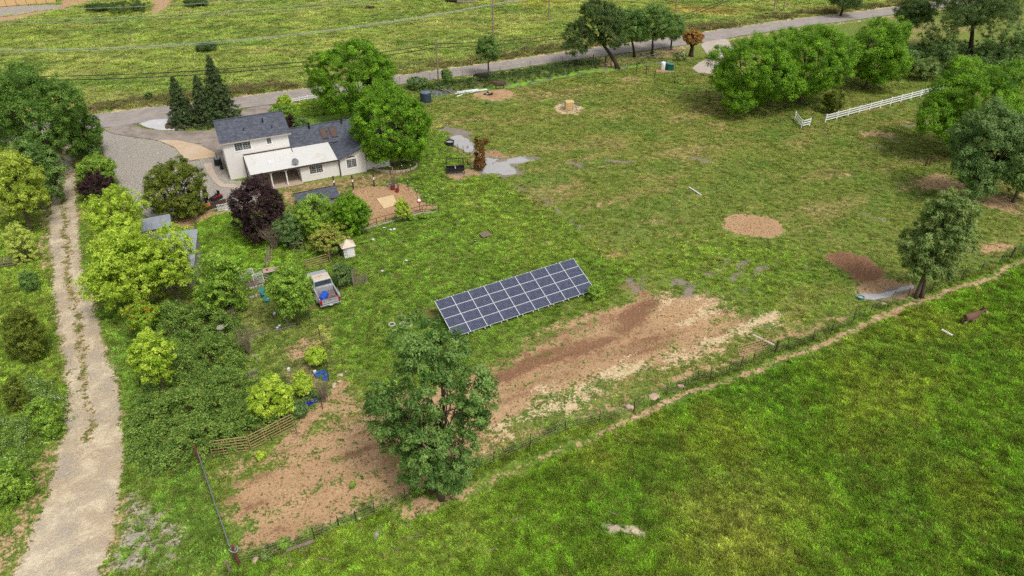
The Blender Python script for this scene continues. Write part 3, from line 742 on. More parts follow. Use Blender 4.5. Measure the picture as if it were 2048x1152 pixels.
o = sheet('walkway', WALK, 0.06, M_WALK, 0.0, 0.8, 12, thick=0.12); tag(o, 'curved concrete garden walk round the house corner', kind='structure')
o = sheet('gravel_island', ISLAND, 0.07, M_WHITEGRAVEL, 0.2, 0.6, 4, thick=0.1); tag(o, 'white gravel island under the three conifers', kind='structure')
# faint yellow centre line of the road
mb = MB()
cl = [((a[0] + b[0]) / 2, (a[1] + b[1]) / 2) for a, b in zip(ROAD_T, ROAD_B)]
for a, b in zip(cl[:-1], cl[1:]):
    d = Vector((b[0] - a[0], b[1] - a[1])); n = Vector((-d.y, d.x)).normalized() * 0.06
    mb.add([(a[0] - n.x, a[1] - n.y, 0.041), (a[0] + n.x, a[1] + n.y, 0.041), (b[0] + n.x, b[1] + n.y, 0.041), (b[0] - n.x, b[1] - n.y, 0.041)], [(0, 3, 2, 1)])
o = mb.build('centre_line', plain('worn_yellow_paint', (188, 168, 118), 0.9), road)

# ================================================================ water
def water_material(name, rgb, rough=0.06):
    t = NT(name); P = t.pos()
    n = t.noise(P, 1.6, 3, 0.6)
    c = t.mix(n, srgb(*rgb), srgb(*[min(255, int(k * 1.2)) for k in rgb]))
    p = t.principled(c, rough, 0, t.bump(t.noise(P, 5.0, 2), 0.03, 0.01), 0.9)
    return t.m
M_WATER = water_material('muddy_water', (152, 150, 148))
M_DITCHWATER = water_material('ditch_water', (92, 96, 92))
def wider(poly, k=1.12):
    cx = sum(p[0] for p in poly) / len(poly); cy = sum(p[1] for p in poly) / len(poly)
    return [(cx + (p[0] - cx) * k, cy + (p[1] - cy) * k) for p in poly]
for nm, p, lab in (('puddle', POND_A, 'shallow grey puddle beside the black tub'), ('puddle', POND_B, 'wide flooded patch of pale water in the paddock'), ('puddle', POND_C, 'long muddy puddle by the lone paddock tree'), ('pond', POND_D, 'small ditch pond behind the dark water tank')):
    tag(sheet(nm, wider(p), -0.135 if p is not POND_D else -0.12, M_WATER if p is not POND_D else M_DITCHWATER, 0, 1.0), lab, kind='structure')
dl = [Vector(p) for p in DITCH]
left, right = [], []
for i, p in enumerate(dl):
    d = (dl[min(i + 1, len(dl) - 1)] - dl[max(i - 1, 0)]).normalized()
    n = Vector((-d.y, d.x)) * 2.0
    left.append(tuple(p + n)); right.append(tuple(p - n))
t = NT('ditch_algae'); P = t.pos()
f = t.remap(t.noise(P, 0.8, 4, .65), .42, .55, 0, 1, True)
t.principled(t.mix(f, srgb(96, 104, 88), srgb(120, 164, 40)), t.mix(f, (.08, .08, .08, 1), (.8, .8, .8, 1)))
tag(sheet('ditch_water', left + right[::-1], -0.38, t.m, 0, 1.0), 'narrow roadside ditch, half covered with bright green algae', kind='structure')
# ================================================================ plants
def leaf_material(name, dark, light, trans=0.42, rough=0.5, extra=None):
    """leaves: colour differs from leaf to leaf and from spray to spray"""
    t = NT(name)
    a = t.attr('leaf')
    s = t.n('ShaderNodeSeparateColor'); t.l(a.outputs['Color'], s.inputs[0])
    c = t.mix(s.outputs[0], srgb(*dark), srgb(*light))
    if extra is not None: c = t.mix(t.remap(s.outputs[1], extra[1], extra[1] + 0.01), c, srgb(*extra[0]))
    d = t.n('ShaderNodeBsdfPrincipled')
    t.l(c, d.inputs['Base Color']); d.inputs['Roughness'].default_value = rough
    d.inputs['Specular IOR Level'].default_value = 0.25
    tr = t.n('ShaderNodeBsdfTranslucent')
    t.l(t.mix(0.45, c, (0.35, 0.5, 0.06, 1)), tr.inputs['Color'])
    ms = t.n('ShaderNodeMixShader'); ms.inputs[0].default_value = trans
    t.l(d.outputs[0], ms.inputs[1]); t.l(tr.outputs[0], ms.inputs[2]); t.l(ms.outputs[0], t.out.inputs[0])
    return t.m
LEAF = {
    'mulberry': leaf_material('mulberry_leaves', (60, 104, 14), (152, 200, 52)),
    'walnut': leaf_material('walnut_leaves', (60, 98, 34), (136, 172, 76)),
    'yellowgreen': leaf_material('young_leaves', (130, 156, 42), (218, 230, 100), 0.4),
    'limetree': leaf_material('lime_leaves', (130, 166, 34), (220, 240, 92), 0.4),
    'maple': leaf_material('maple_leaves', (60, 98, 38), (150, 182, 98)),
    'oak': leaf_material('oak_leaves', (51, 75, 35), (111, 134, 75)),
    'willow': leaf_material('willow_leaves', (88, 116, 52), (170, 188, 112)),
    'greygreen': leaf_material('grey_green_leaves', (68, 102, 50), (146, 174, 104)),
    'plum': leaf_material('plum_leaves', (30, 16, 22), (74, 46, 52), 0.2),
    'olive': leaf_material('olive_leaves', (73, 91, 24), (147, 156, 62)),
    'fir': leaf_material('fir_needles', (43, 60, 33), (92, 112, 61), 0.12, 0.6),
    'red': leaf_material('bronze_leaves', (126, 87, 42), (198, 145, 72), 0.25),
    'rust': leaf_material('rust_needles', (83, 54, 22), (139, 96, 42), 0.15),
    'cream': leaf_material('cream_flowering_leaves', (74, 103, 41), (136, 161, 72), 0.25, 0.55, ((223, 211, 170), 0.72)),
    'rose': leaf_material('rose_leaves', (87, 126, 38), (154, 187, 63), 0.3, 0.55, ((247, 176, 127), 0.80)),
    'trumpet': leaf_material('trumpet_leaves', (92, 131, 38), (164, 198, 59), 0.3, 0.55, ((228, 57, 30), 0.93)),
    'bramble': leaf_material('bramble_leaves', (64, 98, 34), (148, 176, 80), 0.25, 0.5, ((160, 94, 53), 0.985)),
    'bloom': leaf_material('flowering_bramble_leaves', (64, 98, 34), (148, 178, 76), 0.25, 0.5, ((226, 226, 214), 0.93)),
    'varieg': leaf_material('variegated_leaves', (157, 177, 70), (228, 237, 119), 0.3),
    'weed': leaf_material('weed_leaves', (84, 126, 36), (172, 204, 78), 0.3),
    'drybrush': leaf_material('dry_brush', (122, 100, 68), (176, 149, 107), 0.15),
}
def bark_material(name, rgb):
    t = NT(name); P = t.obj()
    m = t.n('ShaderNodeMapping'); m.inputs['Scale'].default_value = (6, 6, 1.2); t.l(P, m.inputs['Vector'])
    n = t.noise(m.outputs[0], 3, 4, .7)
    c = srgb(*rgb)
    t.principled(t.mix(t.remap(n, .3, .7), tuple(k * .5 for k in c[:3]) + (1,), tuple(k * 1.25 for k in c[:3]) + (1,)), 0.95, 0, t.bump(n, .6, .05))
    return t.m
M_BARK = bark_material('grey_brown_bark', (104, 90, 76))
M_BARK_DARK = bark_material('dark_bark', (70, 58, 48))
M_TWIG = bark_material('dry_twigs', (140, 124, 106))

def leaves_mesh(name, centres, outward, clump, size, mat, elong=1.5, flat=0.75, droop=0.0, rng=None, n_per=60, upbias=0.7, cjit=0.55):
    """clumps of leaf-sized faces. centres (n,3), outward (n,3) unit vectors, clump radius array (n)"""
    rng = rng or RNG
    n = len(centres); N = n * n_per
    d = rng.normal(size=(N, 3)); d /= np.linalg.norm(d, axis=1)[:, None]
    rad = rng.random(N) ** 0.6
    cl = np.repeat(clump, n_per)
    off = d * (rad * cl)[:, None]
    off[:, 2] *= flat
    P = np.repeat(centres, n_per, 0) + off
    P[:, 2] -= droop * (np.hypot(off[:, 0], off[:, 1]) ** 1.3)
    out = np.repeat(outward, n_per, 0)
    nrm = 0.55 * d + 0.6 * out + rng.normal(size=(N, 3)) * cjit
    nrm[:, 2] += upbias
    nrm /= np.linalg.norm(nrm, axis=1)[:, None] + 1e-9
    ax = d + out * 0.4 + rng.normal(size=(N, 3)) * 0.7
    ax[:, 2] -= 0.25 + droop
    ax -= nrm * np.sum(ax * nrm, 1)[:, None]
    ax /= np.linalg.norm(ax, axis=1)[:, None] + 1e-9
    bx = np.cross(nrm, ax)
    s = size * 0.86 * (0.6 + 0.8 * rng.random(N))
    ax = ax * (s * elong * 0.5)[:, None]; bx = bx * (s * 0.5)[:, None]
    V = np.empty((N, 3, 3))
    V[:, 0] = P - ax + bx * 0.95; V[:, 1] = P - ax * 0.75 - bx * 0.95; V[:, 2] = P + ax * 1.25
    F = np.arange(N * 3).reshape(N, 3)
    me = fast_mesh(name, V.reshape(-1, 3), tris=F, mat=mat)
    tone = np.clip(0.5 + np.repeat(rng.normal(size=n) * 0.24, n_per) + rng.normal(size=N) * 0.24, 0, 1)
    c = np.stack([tone, rng.random(N), np.zeros(N), np.ones(N)], 1)
    vcol(me, 'leaf', np.repeat(c, 3, 0))
    return me

def crown_points(lobes, n, rng, shell=0.55, zmin=0.3):
    """points in the outer shell of a union of ellipsoids; denser on top"""
    vol = np.array([l[3] * l[4] * l[5] for l in lobes]) ** 0.67
    pick = rng.choice(len(lobes), size=n * 5, p=vol / vol.sum())
    L = np.array(lobes)[pick]
    d = rng.normal(size=(len(L), 3)); d /= np.linalg.norm(d, axis=1)[:, None]
    r = shell + (1 - shell) * rng.random(len(L)) ** 0.7
    P = L[:, :3] + d * L[:, 3:6] * r[:, None]
    # drop the points deep inside another lobe
    deep = np.zeros(len(P), bool)
    for l in lobes:
        q = np.linalg.norm((P - np.array(l[:3])) / np.array(l[3:6]), axis=1)
        deep |= q < shell * 0.9
    keep = ~deep & (P[:, 2] > zmin) & ((d[:, 2] > -0.6) | (rng.random(len(P)) < 0.45))
    P, d = P[keep][:n], d[keep][:n]
    return P, d

def limbs(mb, base_r, trunk_top, targets, rng, lean=(0, 0), n_main=6, twist=0.25):
    """tapered trunk and limbs that fork towards the foliage"""
    tx, ty, tz = trunk_top
    pts, rs = [], []
    for i in range(5):
        f = i / 4
        pts.append((tx * f ** 1.2 + rng.normal() * 0.04 * f, ty * f ** 1.2 + rng.normal() * 0.04 * f, tz * f - 0.15 * (i == 0)))
        rs.append(base_r * (1.25 if i == 0 else 1.0 - 0.4 * f))
    mb.tube(pts, rs, 8)
    T = np.array(targets)
    if len(T) == 0: return
    # main limbs go to k spread directions
    ang = np.arctan2(T[:, 1] - ty, T[:, 0] - tx)
    order = np.argsort(ang)
    groups = np.array_split(order, n_main)
    for g in groups:
        if len(g) == 0: continue
        c = T[g].mean(0)
        mid = Vector((tx + (c[0] - tx) * 0.55, ty + (c[1] - ty) * 0.55, tz + (c[2] - tz) * 0.62))
        a = Vector((tx, ty, tz - 0.25))
        k1 = a.lerp(mid, 0.5) + Vector((rng.normal() * twist, rng.normal() * twist, 0.15))
        r0 = base_r * 0.5
        mb.tube([a, k1, mid], [r0, r0 * 0.8, r0 * 0.62], 6)
        for j in g[:6]:
            e = Vector(T[j])
            k = mid.lerp(e, 0.5) + Vector((rng.normal() * twist, rng.normal() * twist, rng.normal() * twist * 0.5))
            mb.tube([mid, k, e], [r0 * 0.5, r0 * 0.3, r0 * 0.1], 4)

def plant(name, label, cat, px, kind='mulberry', width=None, cb=0.25, lobes=None, n_cl=160, per=60, leaf=0.22, clump=0.75, bark=None, trunk_r=None, group=None, elong=1.5, droop=0.0, seed=0, shell=0.66, depth=0.95, stems=1, lean=None, trunk_f=0.4, flat=0.75, upbias=0.7, foot=None, n_lobes=12, rag=0.12, part='crown', limbs_n=34, z_off=0.0):
    """px = (column of the crown's middle, row of the foot, row of the top); width in pixels of the photograph"""
    rng = np.random.default_rng(1000 + seed)
    cx, by, ty = px
    n_cl = int(n_cl * 2.0); k_ = min(1.0, .19 / leaf); per = max(20, int(per * 1.0 / max(k_, .62) ** 1.5)); clump *= 0.66; leaf *= k_ * .70
    hgt = rise(by, ty)
    zc = hgt * (cb + 1) / 2
    X, Y = col_x(cx, by, zc)
    rx = width / 2 * depth_of(Y, zc) / FPX
    if foot is not None: X0, Y0 = gp(*foot)
    else: X0, Y0 = X, Y
    z0 = gz(X0, Y0) + z_off
    root = empty(name, (X0, Y0, z0), 0, label, cat, group)
    dx, dy = X - X0, Y - Y0
    zb = hgt * cb
    clump_r = min(clump, rx * 0.5)
    ex = max(0.15, rx - clump_r * 0.6)
    if lobes is None:
        cz = (hgt + zb) / 2; rz = max(0.2, (hgt - zb) / 2 - clump_r * flat * 0.6)
        full = 1.0 - rag * 0.7
        lobes = [(dx, dy, cz, ex * 0.86 * full, ex * 0.86 * full * depth, rz * 0.92 * full)]
        for i in range(n_lobes):
            a = 2 * math.pi * (i * 0.618 + rng.random() * 0.15)
            f = -0.85 + 1.75 * (i + rng.random()) / n_lobes
            f = min(f, 0.9); rr = math.sqrt(max(0.05, 1 - f * f))
            q = rng.uniform(0.26, 0.42)
            k = (1 - q) * rng.uniform(0.96 - rag, 1.06)
            lobes.append((dx + math.cos(a) * ex * rr * k, dy + math.sin(a) * ex * depth * rr * k, cz + f * rz * k, ex * q, ex * q, rz * q * 1.15))
    else:
        lobes = [(dx + l[0] * rx, dy + l[1] * rx, l[2] * hgt, l[3] * rx, l[4] * rx, l[5] * hgt) for l in lobes]
    P, d = crown_points(lobes, n_cl, rng, shell, zmin=max(0.08, zb * 0.85))
    cr = clump_r * (0.6 + 0.7 * rng.random(len(P)))
    me = leaves_mesh(part, P, d, cr, leaf, LEAF[kind], elong, flat, droop, rng, per, upbias)
    link(part, me, root)
    mb = MB()
    tr = trunk_r or max(0.04, min(0.38, rx * 0.06))
    sel = P[rng.permutation(len(P))[:limbs_n]]
    for s in range(stems):
        off = (0, 0) if stems == 1 else ((s - (stems - 1) / 2) * tr * 3.2, rng.normal() * tr)
        sub = sel[s::stems]
        m2 = MB()
        limbs(m2, tr, (dx * 0.75 - off[0] + (0 if lean is None else lean[0]), dy * 0.75, max(0.35, min(hgt * trunk_f, zb + hgt * 0.2))), [(q[0] - off[0], q[1] - off[1], q[2]) for q in sub], rng, n_main=5 if stems > 1 else 7)
        m2.xform(Matrix.Translation((off[0], off[1], 0)))
        o = m2.build('trunk', bark or M_BARK, root, smooth=True)
    return root

def conifer(label, px, width, seed):
    rng = np.random.default_rng(seed)
    cx, by, ty = px
    hgt = rise(by, ty)
    X, Y = col_x(cx, by, hgt * 0.45)
    rx = width / 2 * 1.32 * depth_of(Y, hgt * .3) / FPX
    root = empty('conifer_tree', (X, Y, 0.05), 0, label, 'conifer', 'conifers on the gravel island')
    C, D, cr = [], [], []
    nw = int(hgt / 0.34)
    for i in range(nw):
        f = (i + 0.5) / nw
        z = 0.5 + (hgt - 0.6) * f
        r = rx * (1 - f) ** 0.95 * (0.80 + 0.28 * rng.random()) + 0.12
        nb = max(4, int(13 * (1 - f) + 4))
        a0 = rng.random() * 6.28
        for k in range(nb):
            a = a0 + 6.283 * k / nb + rng.normal() * 0.16
            rr = r * (0.75 + 0.33 * rng.random())
            for q in (0.45, 0.72, 0.95):
                if rr * q < 0.15 and q < .9: continue
                C.append((math.cos(a) * rr * q, math.sin(a) * rr * q, z - rr * q * 0.30 + 0.10 * rng.normal()))
                D.append((math.cos(a) * .8, math.sin(a) * .8, 0.15)); cr.append(0.30 * (1.1 - 0.35 * f))
    C.append((0, 0, hgt - 0.25)); D.append((0, 0, 1)); cr.append(0.22)
    me = leaves_mesh('crown', np.array(C), np.array(D), np.array(cr), 0.10, LEAF['fir'], 3.2, 0.5, 0.25, rng, 26, 0.5)
    link('crown', me, root)
    MB().tube([(0, 0, -0.2), (0, 0, hgt * 0.5), (0, 0, hgt - 0.3)], [rx * .09, rx * .06, 0.02], 7).build('trunk', M_BARK_DARK, root, smooth=True)
    return root

# ---------------------------------------------------------------- trees round the house
plant('mulberry_tree', 'big round dark green shade tree by the road behind the house', 'tree', (706, 234, 66), 'mulberry', 206, cb=-.03, n_cl=430, shell=.76, per=70, leaf=.30, clump=.95, seed=1, elong=1.4, trunk_r=.32)
plant('mulberry_tree', 'large domed green tree over the right end of the house', 'tree', (781, 330, 162), 'mulberry', 198, cb=-.03, n_cl=430, shell=.76, per=72, leaf=.27, clump=.85, seed=2, elong=1.4, trunk_r=.3)
conifer('small dark conifer, first of three from the lane side', (359, 250, 153), 56, 5)
conifer('bushy dark conifer standing in the middle of three', (404, 247, 149), 58, 6)
conifer('tallest dark conifer of the three on the gravel island', (433, 238, 110), 68, 7)
plant('plum_tree', 'round dark purple plum tree in front of the patio', 'tree', (517, 478, 342), 'plum', 130, cb=-.12, n_cl=300, per=60, leaf=.17, clump=.55, seed=3, shell=.62)
plant('olive_green_tree', 'dense olive green tree at the gravel yard edge', 'tree', (353, 432, 309), 'olive', 146, cb=-.12, n_cl=260, per=60, leaf=.2, clump=.65, seed=4)
plant('garden_tree', 'bushy green garden tree right behind the rose bush', 'tree', (632, 476, 380), 'weed', 116, cb=-.15, n_cl=170, per=55, leaf=.17, clump=.5, seed=8)
plant('garden_tree', 'upright green garden tree beside the sandy yard', 'tree', (700, 470, 372), 'mulberry', 90, cb=-.15, n_cl=170, per=55, leaf=.17, clump=.5, seed=9, rag=.35)
plant('garden_tree', 'slim light green garden tree next to the plum tree', 'tree', (576, 492, 424), 'greygreen', 72, cb=-.1, n_cl=110, per=50, leaf=.15, clump=.42, seed=10)
plant('garden_shrub', 'yellow green shrub between garden trees and rose bush', 'shrub', (652, 484, 430), 'yellowgreen', 88, cb=-.1, n_cl=90, per=45, leaf=.14, clump=.4, seed=11, shell=.4)
plant('rose_bush', 'rose bush covered in peach blossoms beside the white well house', 'shrub', (660, 506, 452), 'rose', 90, cb=-.1, n_cl=120, per=55, leaf=.14, clump=.42, seed=12)
plant('lemon_shrub', 'small bright green shrub behind the brown rail fence', 'shrub', (803, 444, 393), 'limetree', 38, cb=.08, n_cl=50, per=40, leaf=.15, clump=.35, seed=13)
plant('young_tree', 'bright green young tree beside the old pickup truck', 'tree', (580, 651, 520), 'weed', 110, cb=.16, n_cl=190, per=50, leaf=.17, clump=.5, seed=14, foot=(597, 651), trunk_r=.13, trunk_f=.35)
# ---------------------------------------------------------------- trees along the lane
plant('walnut_tree', 'huge dark green walnut tree at the top of the lane', 'tree', (62, 345, 98), 'walnut', 236, cb=.02, n_cl=420, per=62, leaf=.3, clump=1.0, seed=20, trunk_r=.4, rag=.3)
plant('walnut_tree', 'smaller dark tree hanging over the lane near the road', 'tree', (163, 312, 205), 'walnut', 96, cb=-.05, n_cl=150, per=60, leaf=.26, clump=.75, seed=21)
plant('walnut_tree', 'dark green tree behind the yellow green lane tree', 'tree', (66, 410, 262), 'maple', 120, cb=.0, n_cl=170, per=60, leaf=.26, clump=.75, seed=22)
plant('lane_tree', 'yellow green tree left of the lane above the round shrub', 'tree', (24, 462, 288), 'yellowgreen', 140, cb=.1, n_cl=190, per=48, leaf=.26, clump=.7, seed=23, shell=.4)
plant('round_shrub', 'pale variegated round shrub behind the grey rail fence', 'shrub', (42, 522, 437), 'varieg', 64, cb=-.2, n_cl=150, per=50, leaf=.12, clump=.35, seed=24, shell=.75)
plant('lane_shrub', 'green shrub between lane and gravel yard', 'shrub', (193, 374, 304), 'weed', 92, cb=.04, n_cl=130, per=50, leaf=.17, clump=.5, seed=25)
plant('lane_shrub', 'grey green shrub at the gravel yard corner', 'shrub', (183, 318, 284), 'greygreen', 44, cb=.03, n_cl=60, per=45, leaf=.15, clump=.4, seed=26)
plant('plum_shrub', 'low dark red shrub between lane and gravel yard', 'shrub', (190, 396, 344), 'plum', 80, cb=.04, n_cl=110, per=50, leaf=.16, clump=.45, seed=27)
plant('locust_tree', 'yellow green tree beside the lane next to the dark red shrub', 'tree', (228, 520, 358), 'limetree', 152, cb=.12, n_cl=210, per=46, leaf=.2, clump=.55, seed=28, shell=.45, rag=.3)
plant('locust_tree', 'largest yellow green tree beside the middle of the lane', 'tree', (258, 622, 425), 'limetree', 210, cb=-.08, n_cl=380, per=46, leaf=.2, clump=.6, seed=29, shell=.45, rag=.3)
plant('locust_tree', 'thin yellow green tree spreading over the shed roof', 'tree', (330, 612, 432), 'limetree', 150, cb=.1, n_cl=230, per=40, leaf=.17, clump=.5, seed=30, shell=.35, rag=.4)
plant('orchard_tree', 'loose light green tree in front of the grey shed', 'tree', (442, 628, 486), 'weed', 136, cb=-.1, n_cl=190, per=46, leaf=.17, clump=.55, seed=31, shell=.4)
plant('sapling', 'yellow green sapling rising from the bramble thicket', 'tree', (304, 790, 655), 'limetree', 104, cb=.12, n_cl=120, per=42, leaf=.18, clump=.5, seed=32, shell=.35)
plant('flowering_shrub', 'leggy shrub with red blossoms beside the lane verge', 'shrub', (285, 680, 598), 'trumpet', 84, cb=.2, n_cl=90, per=42, leaf=.16, clump=.45, seed=33, shell=.4)
plant('lane_bush', 'dark olive bush on the verge left of the lane', 'shrub', (50, 716, 612), 'olive', 92, cb=-.15, n_cl=170, per=50, leaf=.15, clump=.45, seed=34)
plant('verge_shrub', 'green shrub among the white flowering brambles', 'shrub', (92, 872, 792), 'weed', 70, cb=-.1, n_cl=90, per=44, leaf=.13, clump=.4, seed=35)
plant('verge_shrub', 'low yellow green shrub below the olive bush left of the lane', 'shrub', (30, 815, 752), 'olive', 60, cb=-.1, n_cl=70, per=44, leaf=.13, clump=.4, seed=36)
plant('verge_shrub', 'leafy green shrub at the lower verge by the lane', 'shrub', (20, 1000, 915), 'weed', 90, cb=-.1, n_cl=90, per=44, leaf=.12, clump=.4, seed=37)
plant('verge_shrub', 'green shrub at the foot of the rusty gate post left of the lane', 'shrub', (58, 582, 535), 'maple', 44, cb=-.1, n_cl=50, per=44, leaf=.13, clump=.4, seed=38)
# ---------------------------------------------------------------- orchard shrubs and the two trees of the run
plant('citrus_shrub', 'small round yellow green shrub nearest the solar panels', 'shrub', (633, 732, 694), 'limetree', 52, cb=.06, n_cl=80, per=45, leaf=.15, clump=.3, seed=40)
plant('citrus_shrub', 'middle yellow green shrub beside the blue tub', 'shrub', (605, 790, 747), 'limetree', 54, cb=.06, n_cl=80, per=45, leaf=.15, clump=.3, seed=41)
plant('citrus_shrub', 'widest yellow green shrub above the rusty tube gates', 'shrub', (540, 838, 757), 'limetree', 104, cb=.05, n_cl=150, per=45, leaf=.17, clump=.42, seed=42)
plant('garden_weed', 'dark green leafy bush beside the blue tub', 'shrub', (597, 832, 806), 'greygreen', 46, cb=.02, n_cl=40, per=40, leaf=.13, clump=.3, seed=43)
plant('maple_tree', 'tall leafy tree by the wire fence in front of the solar panels', 'tree', (858, 992, 634), 'maple', 276, lobes=[(.02, 0, .70, .50, .5, .17), (-.1, .1, .88, .42, .4, .10), (.3, 0, .84, .34, .3, .09), (-.66, .05, .50, .34, .34, .16), (-.5, .2, .34, .34, .4, .1), (.68, 0, .60, .32, .34, .17), (.6, .1, .42, .3, .3, .1), (-.05, -.2, .42, .44, .45, .13), (.32, -.1, .28, .42, .42, .12), (-.18, -.2, .24, .36, .4, .10), (.25, 0, .14, .34, .34, .07)], cb=.1, n_cl=340, per=80, leaf=.18, clump=.6, seed=44, shell=.42, trunk_r=.2, stems=2, limbs_n=70)
plant('willow_tree', 'lone feathery tree with twin trunks beside the muddy puddle', 'tree', (1873, 594, 374), 'willow', 168, lobes=[(.1, 0, .62, .62, .6, .24), (-.3, 0, .5, .5, .5, .17), (.45, 0, .55, .5, .5, .2), (.2, 0, .84, .52, .5, .13), (-.15, 0, .8, .4, .4, .12), (-.1, 0, .3, .5, .5, .14), (.35, 0, .28, .4, .4, .1)], cb=.12, n_cl=300, per=56, leaf=.18, clump=.6, seed=45, shell=.3, foot=(1836, 594), trunk_r=.2, stems=2, elong=2.6, trunk_f=.3)
# ---------------------------------------------------------------- roadside trees
plant('roadside_tree', 'small slender tree by the ditch above the black cow', 'tree', (976, 152, 64), 'maple', 68, cb=.26, n_cl=120, per=46, leaf=.26, clump=.75, seed=50, shell=.4)
plant('roadside_shrub', 'dark upright shrub beside the wooden pole', 'shrub', (893, 168, 133), 'maple', 26, cb=.03, n_cl=50, per=44, leaf=.2, clump=.5, seed=51)
plant('roadside_shrub', 'low dark bush between pole and round shade tree', 'shrub', (834, 176, 152), 'greygreen', 52, cb=.02, n_cl=60, per=44, leaf=.2, clump=.5, seed=52)
plant('oak_tree', 'leaning dark oak with thick bare trunk by the ditch', 'tree', (1192, 132, -8), 'oak', 138, lobes=[(0, 0, .68, .62, .6, .26), (-.45, 0, .5, .5, .5, .2), (.35, .1, .74, .5, .5, .2), (.5, 0, .46, .42, .42, .16), (-.6, -.1, .34, .4, .4, .11), (.0, 0, .86, .5, .5, .13)], cb=.2, n_cl=300, per=56, leaf=.28, clump=.85, seed=53, foot=(1238, 133), trunk_r=.42, bark=M_BARK_DARK, trunk_f=.42)
plant('roadside_oak', 'green roadside oak just right of the leaning oak', 'tree', (1260, 114, 6), 'maple', 96, cb=.2, n_cl=210, per=52, leaf=.28, clump=.85, seed=54, foot=(1269, 114), bark=M_BARK_DARK, trunk_r=.26)
plant('roadside_oak', 'widest roadside oak in the middle of the row', 'tree', (1308, 112, 3), 'maple', 112, cb=.2, n_cl=250, per=52, leaf=.28, clump=.85, seed=55, foot=(1304, 112), bark=M_BARK_DARK, trunk_r=.26)
plant('roadside_oak', 'small roadside oak next to the bronze shrub', 'tree', (1347, 100, 22), 'maple', 68, cb=.18, n_cl=140, per=48, leaf=.26, clump=.75, seed=56, foot=(1341, 100), bark=M_BARK_DARK, trunk_r=.16)
plant('bronze_shrub', 'bronze leaved shrub on a thick stem beside the road', 'shrub', (1386, 114, 57), 'red', 48, cb=.34, n_cl=120, per=50, leaf=.2, clump=.5, seed=57, trunk_r=.5, bark=M_BARK_DARK, shell=.7, foot=(1382, 114))
plant('flowering_bush', 'round cream flowering bush near the green bins', 'shrub', (1363, 120, 97), 'cream', 28, cb=.02, n_cl=70, per=46, leaf=.18, clump=.4, seed=58)
plant('flowering_bush', 'tiny bush right behind the white cabinet', 'shrub', (1329, 126, 116), 'cream', 16, cb=.02, n_cl=24, per=36, leaf=.16, clump=.3, seed=59)
# ---------------------------------------------------------------- the mulberry row and the wood on the right
plant('shade_tree', 'bright green spreading tree nearest the wire fence corner', 'tree', (1505, 222, 46), 'mulberry', 222, cb=-.04, n_cl=440, shell=.72, per=64, leaf=.34, clump=1.1, seed=60, trunk_r=.35, rag=.3)
plant('shade_tree', 'bright green tree in the middle of the spreading row', 'tree', (1620, 206, 22), 'mulberry', 226, cb=-.04, n_cl=440, shell=.72, per=64, leaf=.34, clump=1.1, seed=61, trunk_r=.35, rag=.3)
plant('shade_tree', 'bright green rounded tree at the far end of the row', 'tree', (1752, 176, 24), 'mulberry', 162, cb=-.04, n_cl=360, shell=.72, per=64, leaf=.34, clump=1.1, seed=62, trunk_r=.35, rag=.25)
plant('round_shrub', 'round brownish green shrub behind the white rail fence', 'shrub', (1668, 226, 176), 'olive', 52, cb=.02, n_cl=120, per=50, leaf=.18, clump=.5, seed=63, shell=.7)
plant('wood_tree', 'bright green tree at the end of the white fence', 'tree', (1945, 312, 108), 'mulberry', 250, cb=.0, n_cl=420, per=62, leaf=.32, clump=1.05, seed=64, rag=.35)
plant('wood_tree', 'grey green bushy tree in front of the white fence end', 'tree', (1980, 402, 182), 'greygreen', 190, cb=-.02, n_cl=380, per=60, leaf=.26, clump=.85, seed=65, rag=.3)
plant('wood_tree', 'dark bushy tree at the edge of the paddock corner', 'tree', (2058, 405, 262), 'maple', 130, cb=.03, n_cl=220, per=56, leaf=.24, clump=.75, seed=66)
plant('wood_oak', 'spindly oak with bare limbs left of the big oak', 'tree', (1832, 96, -20), 'oak', 96, cb=.3, n_cl=190, per=44, leaf=.34, clump=1.0, seed=67, shell=.35, bark=M_BARK_DARK, trunk_r=.35)
plant('wood_oak', 'big dark oak with forked trunk above the thicket', 'tree', (1955, 112, -52), 'oak', 210, cb=.26, n_cl=330, per=48, leaf=.36, clump=1.15, seed=68, shell=.35, bark=M_BARK_DARK, trunk_r=.5, foot=(1938, 112))
plant('wood_oak', 'distant oak beside the road above the spreading row', 'tree', (1690, 32, -26), 'oak', 86, cb=.2, n_cl=150, per=44, leaf=.36, clump=1.1, seed=69, bark=M_BARK_DARK)
for i, (c, b, t_, w, k, lab) in enumerate((
        (1815, 150, 92, 56, 'greygreen', 'pale thicket shrub right behind the spreading row'),
        (1852, 160, 112, 60, 'willow', 'leafy thicket shrub at the lawn edge'),
        (1885, 128, 78, 66, 'greygreen', 'grey thicket shrub below the spindly oak'),
        (1925, 150, 108, 70, 'weed', 'green thicket shrub below the big oak'),
        (1985, 128, 82, 80, 'greygreen', 'broad grey thicket shrub right of the big oak trunk'),
        (2040, 112, 62, 70, 'weed', 'light green thicket shrub at the picture edge'),
        (1795, 92, 50, 44, 'oak', 'dark small shrub by the road bend'),
        (1880, 118, 30, 92, 'willow', 'tall pale thicket tree between the two oaks'),
        (2010, 128, 26, 116, 'greygreen', 'tall grey thicket tree right of the big oak'),
        (1770, 120, 44, 70, 'greygreen', 'tall thicket tree at the end of the spreading row'))):
    plant('thicket_shrub', lab, 'shrub', (c, b, t_), k, w, cb=.02, n_cl=80, per=44, leaf=.28, clump=.8, seed=70 + i, group='shrubs of the thicket')
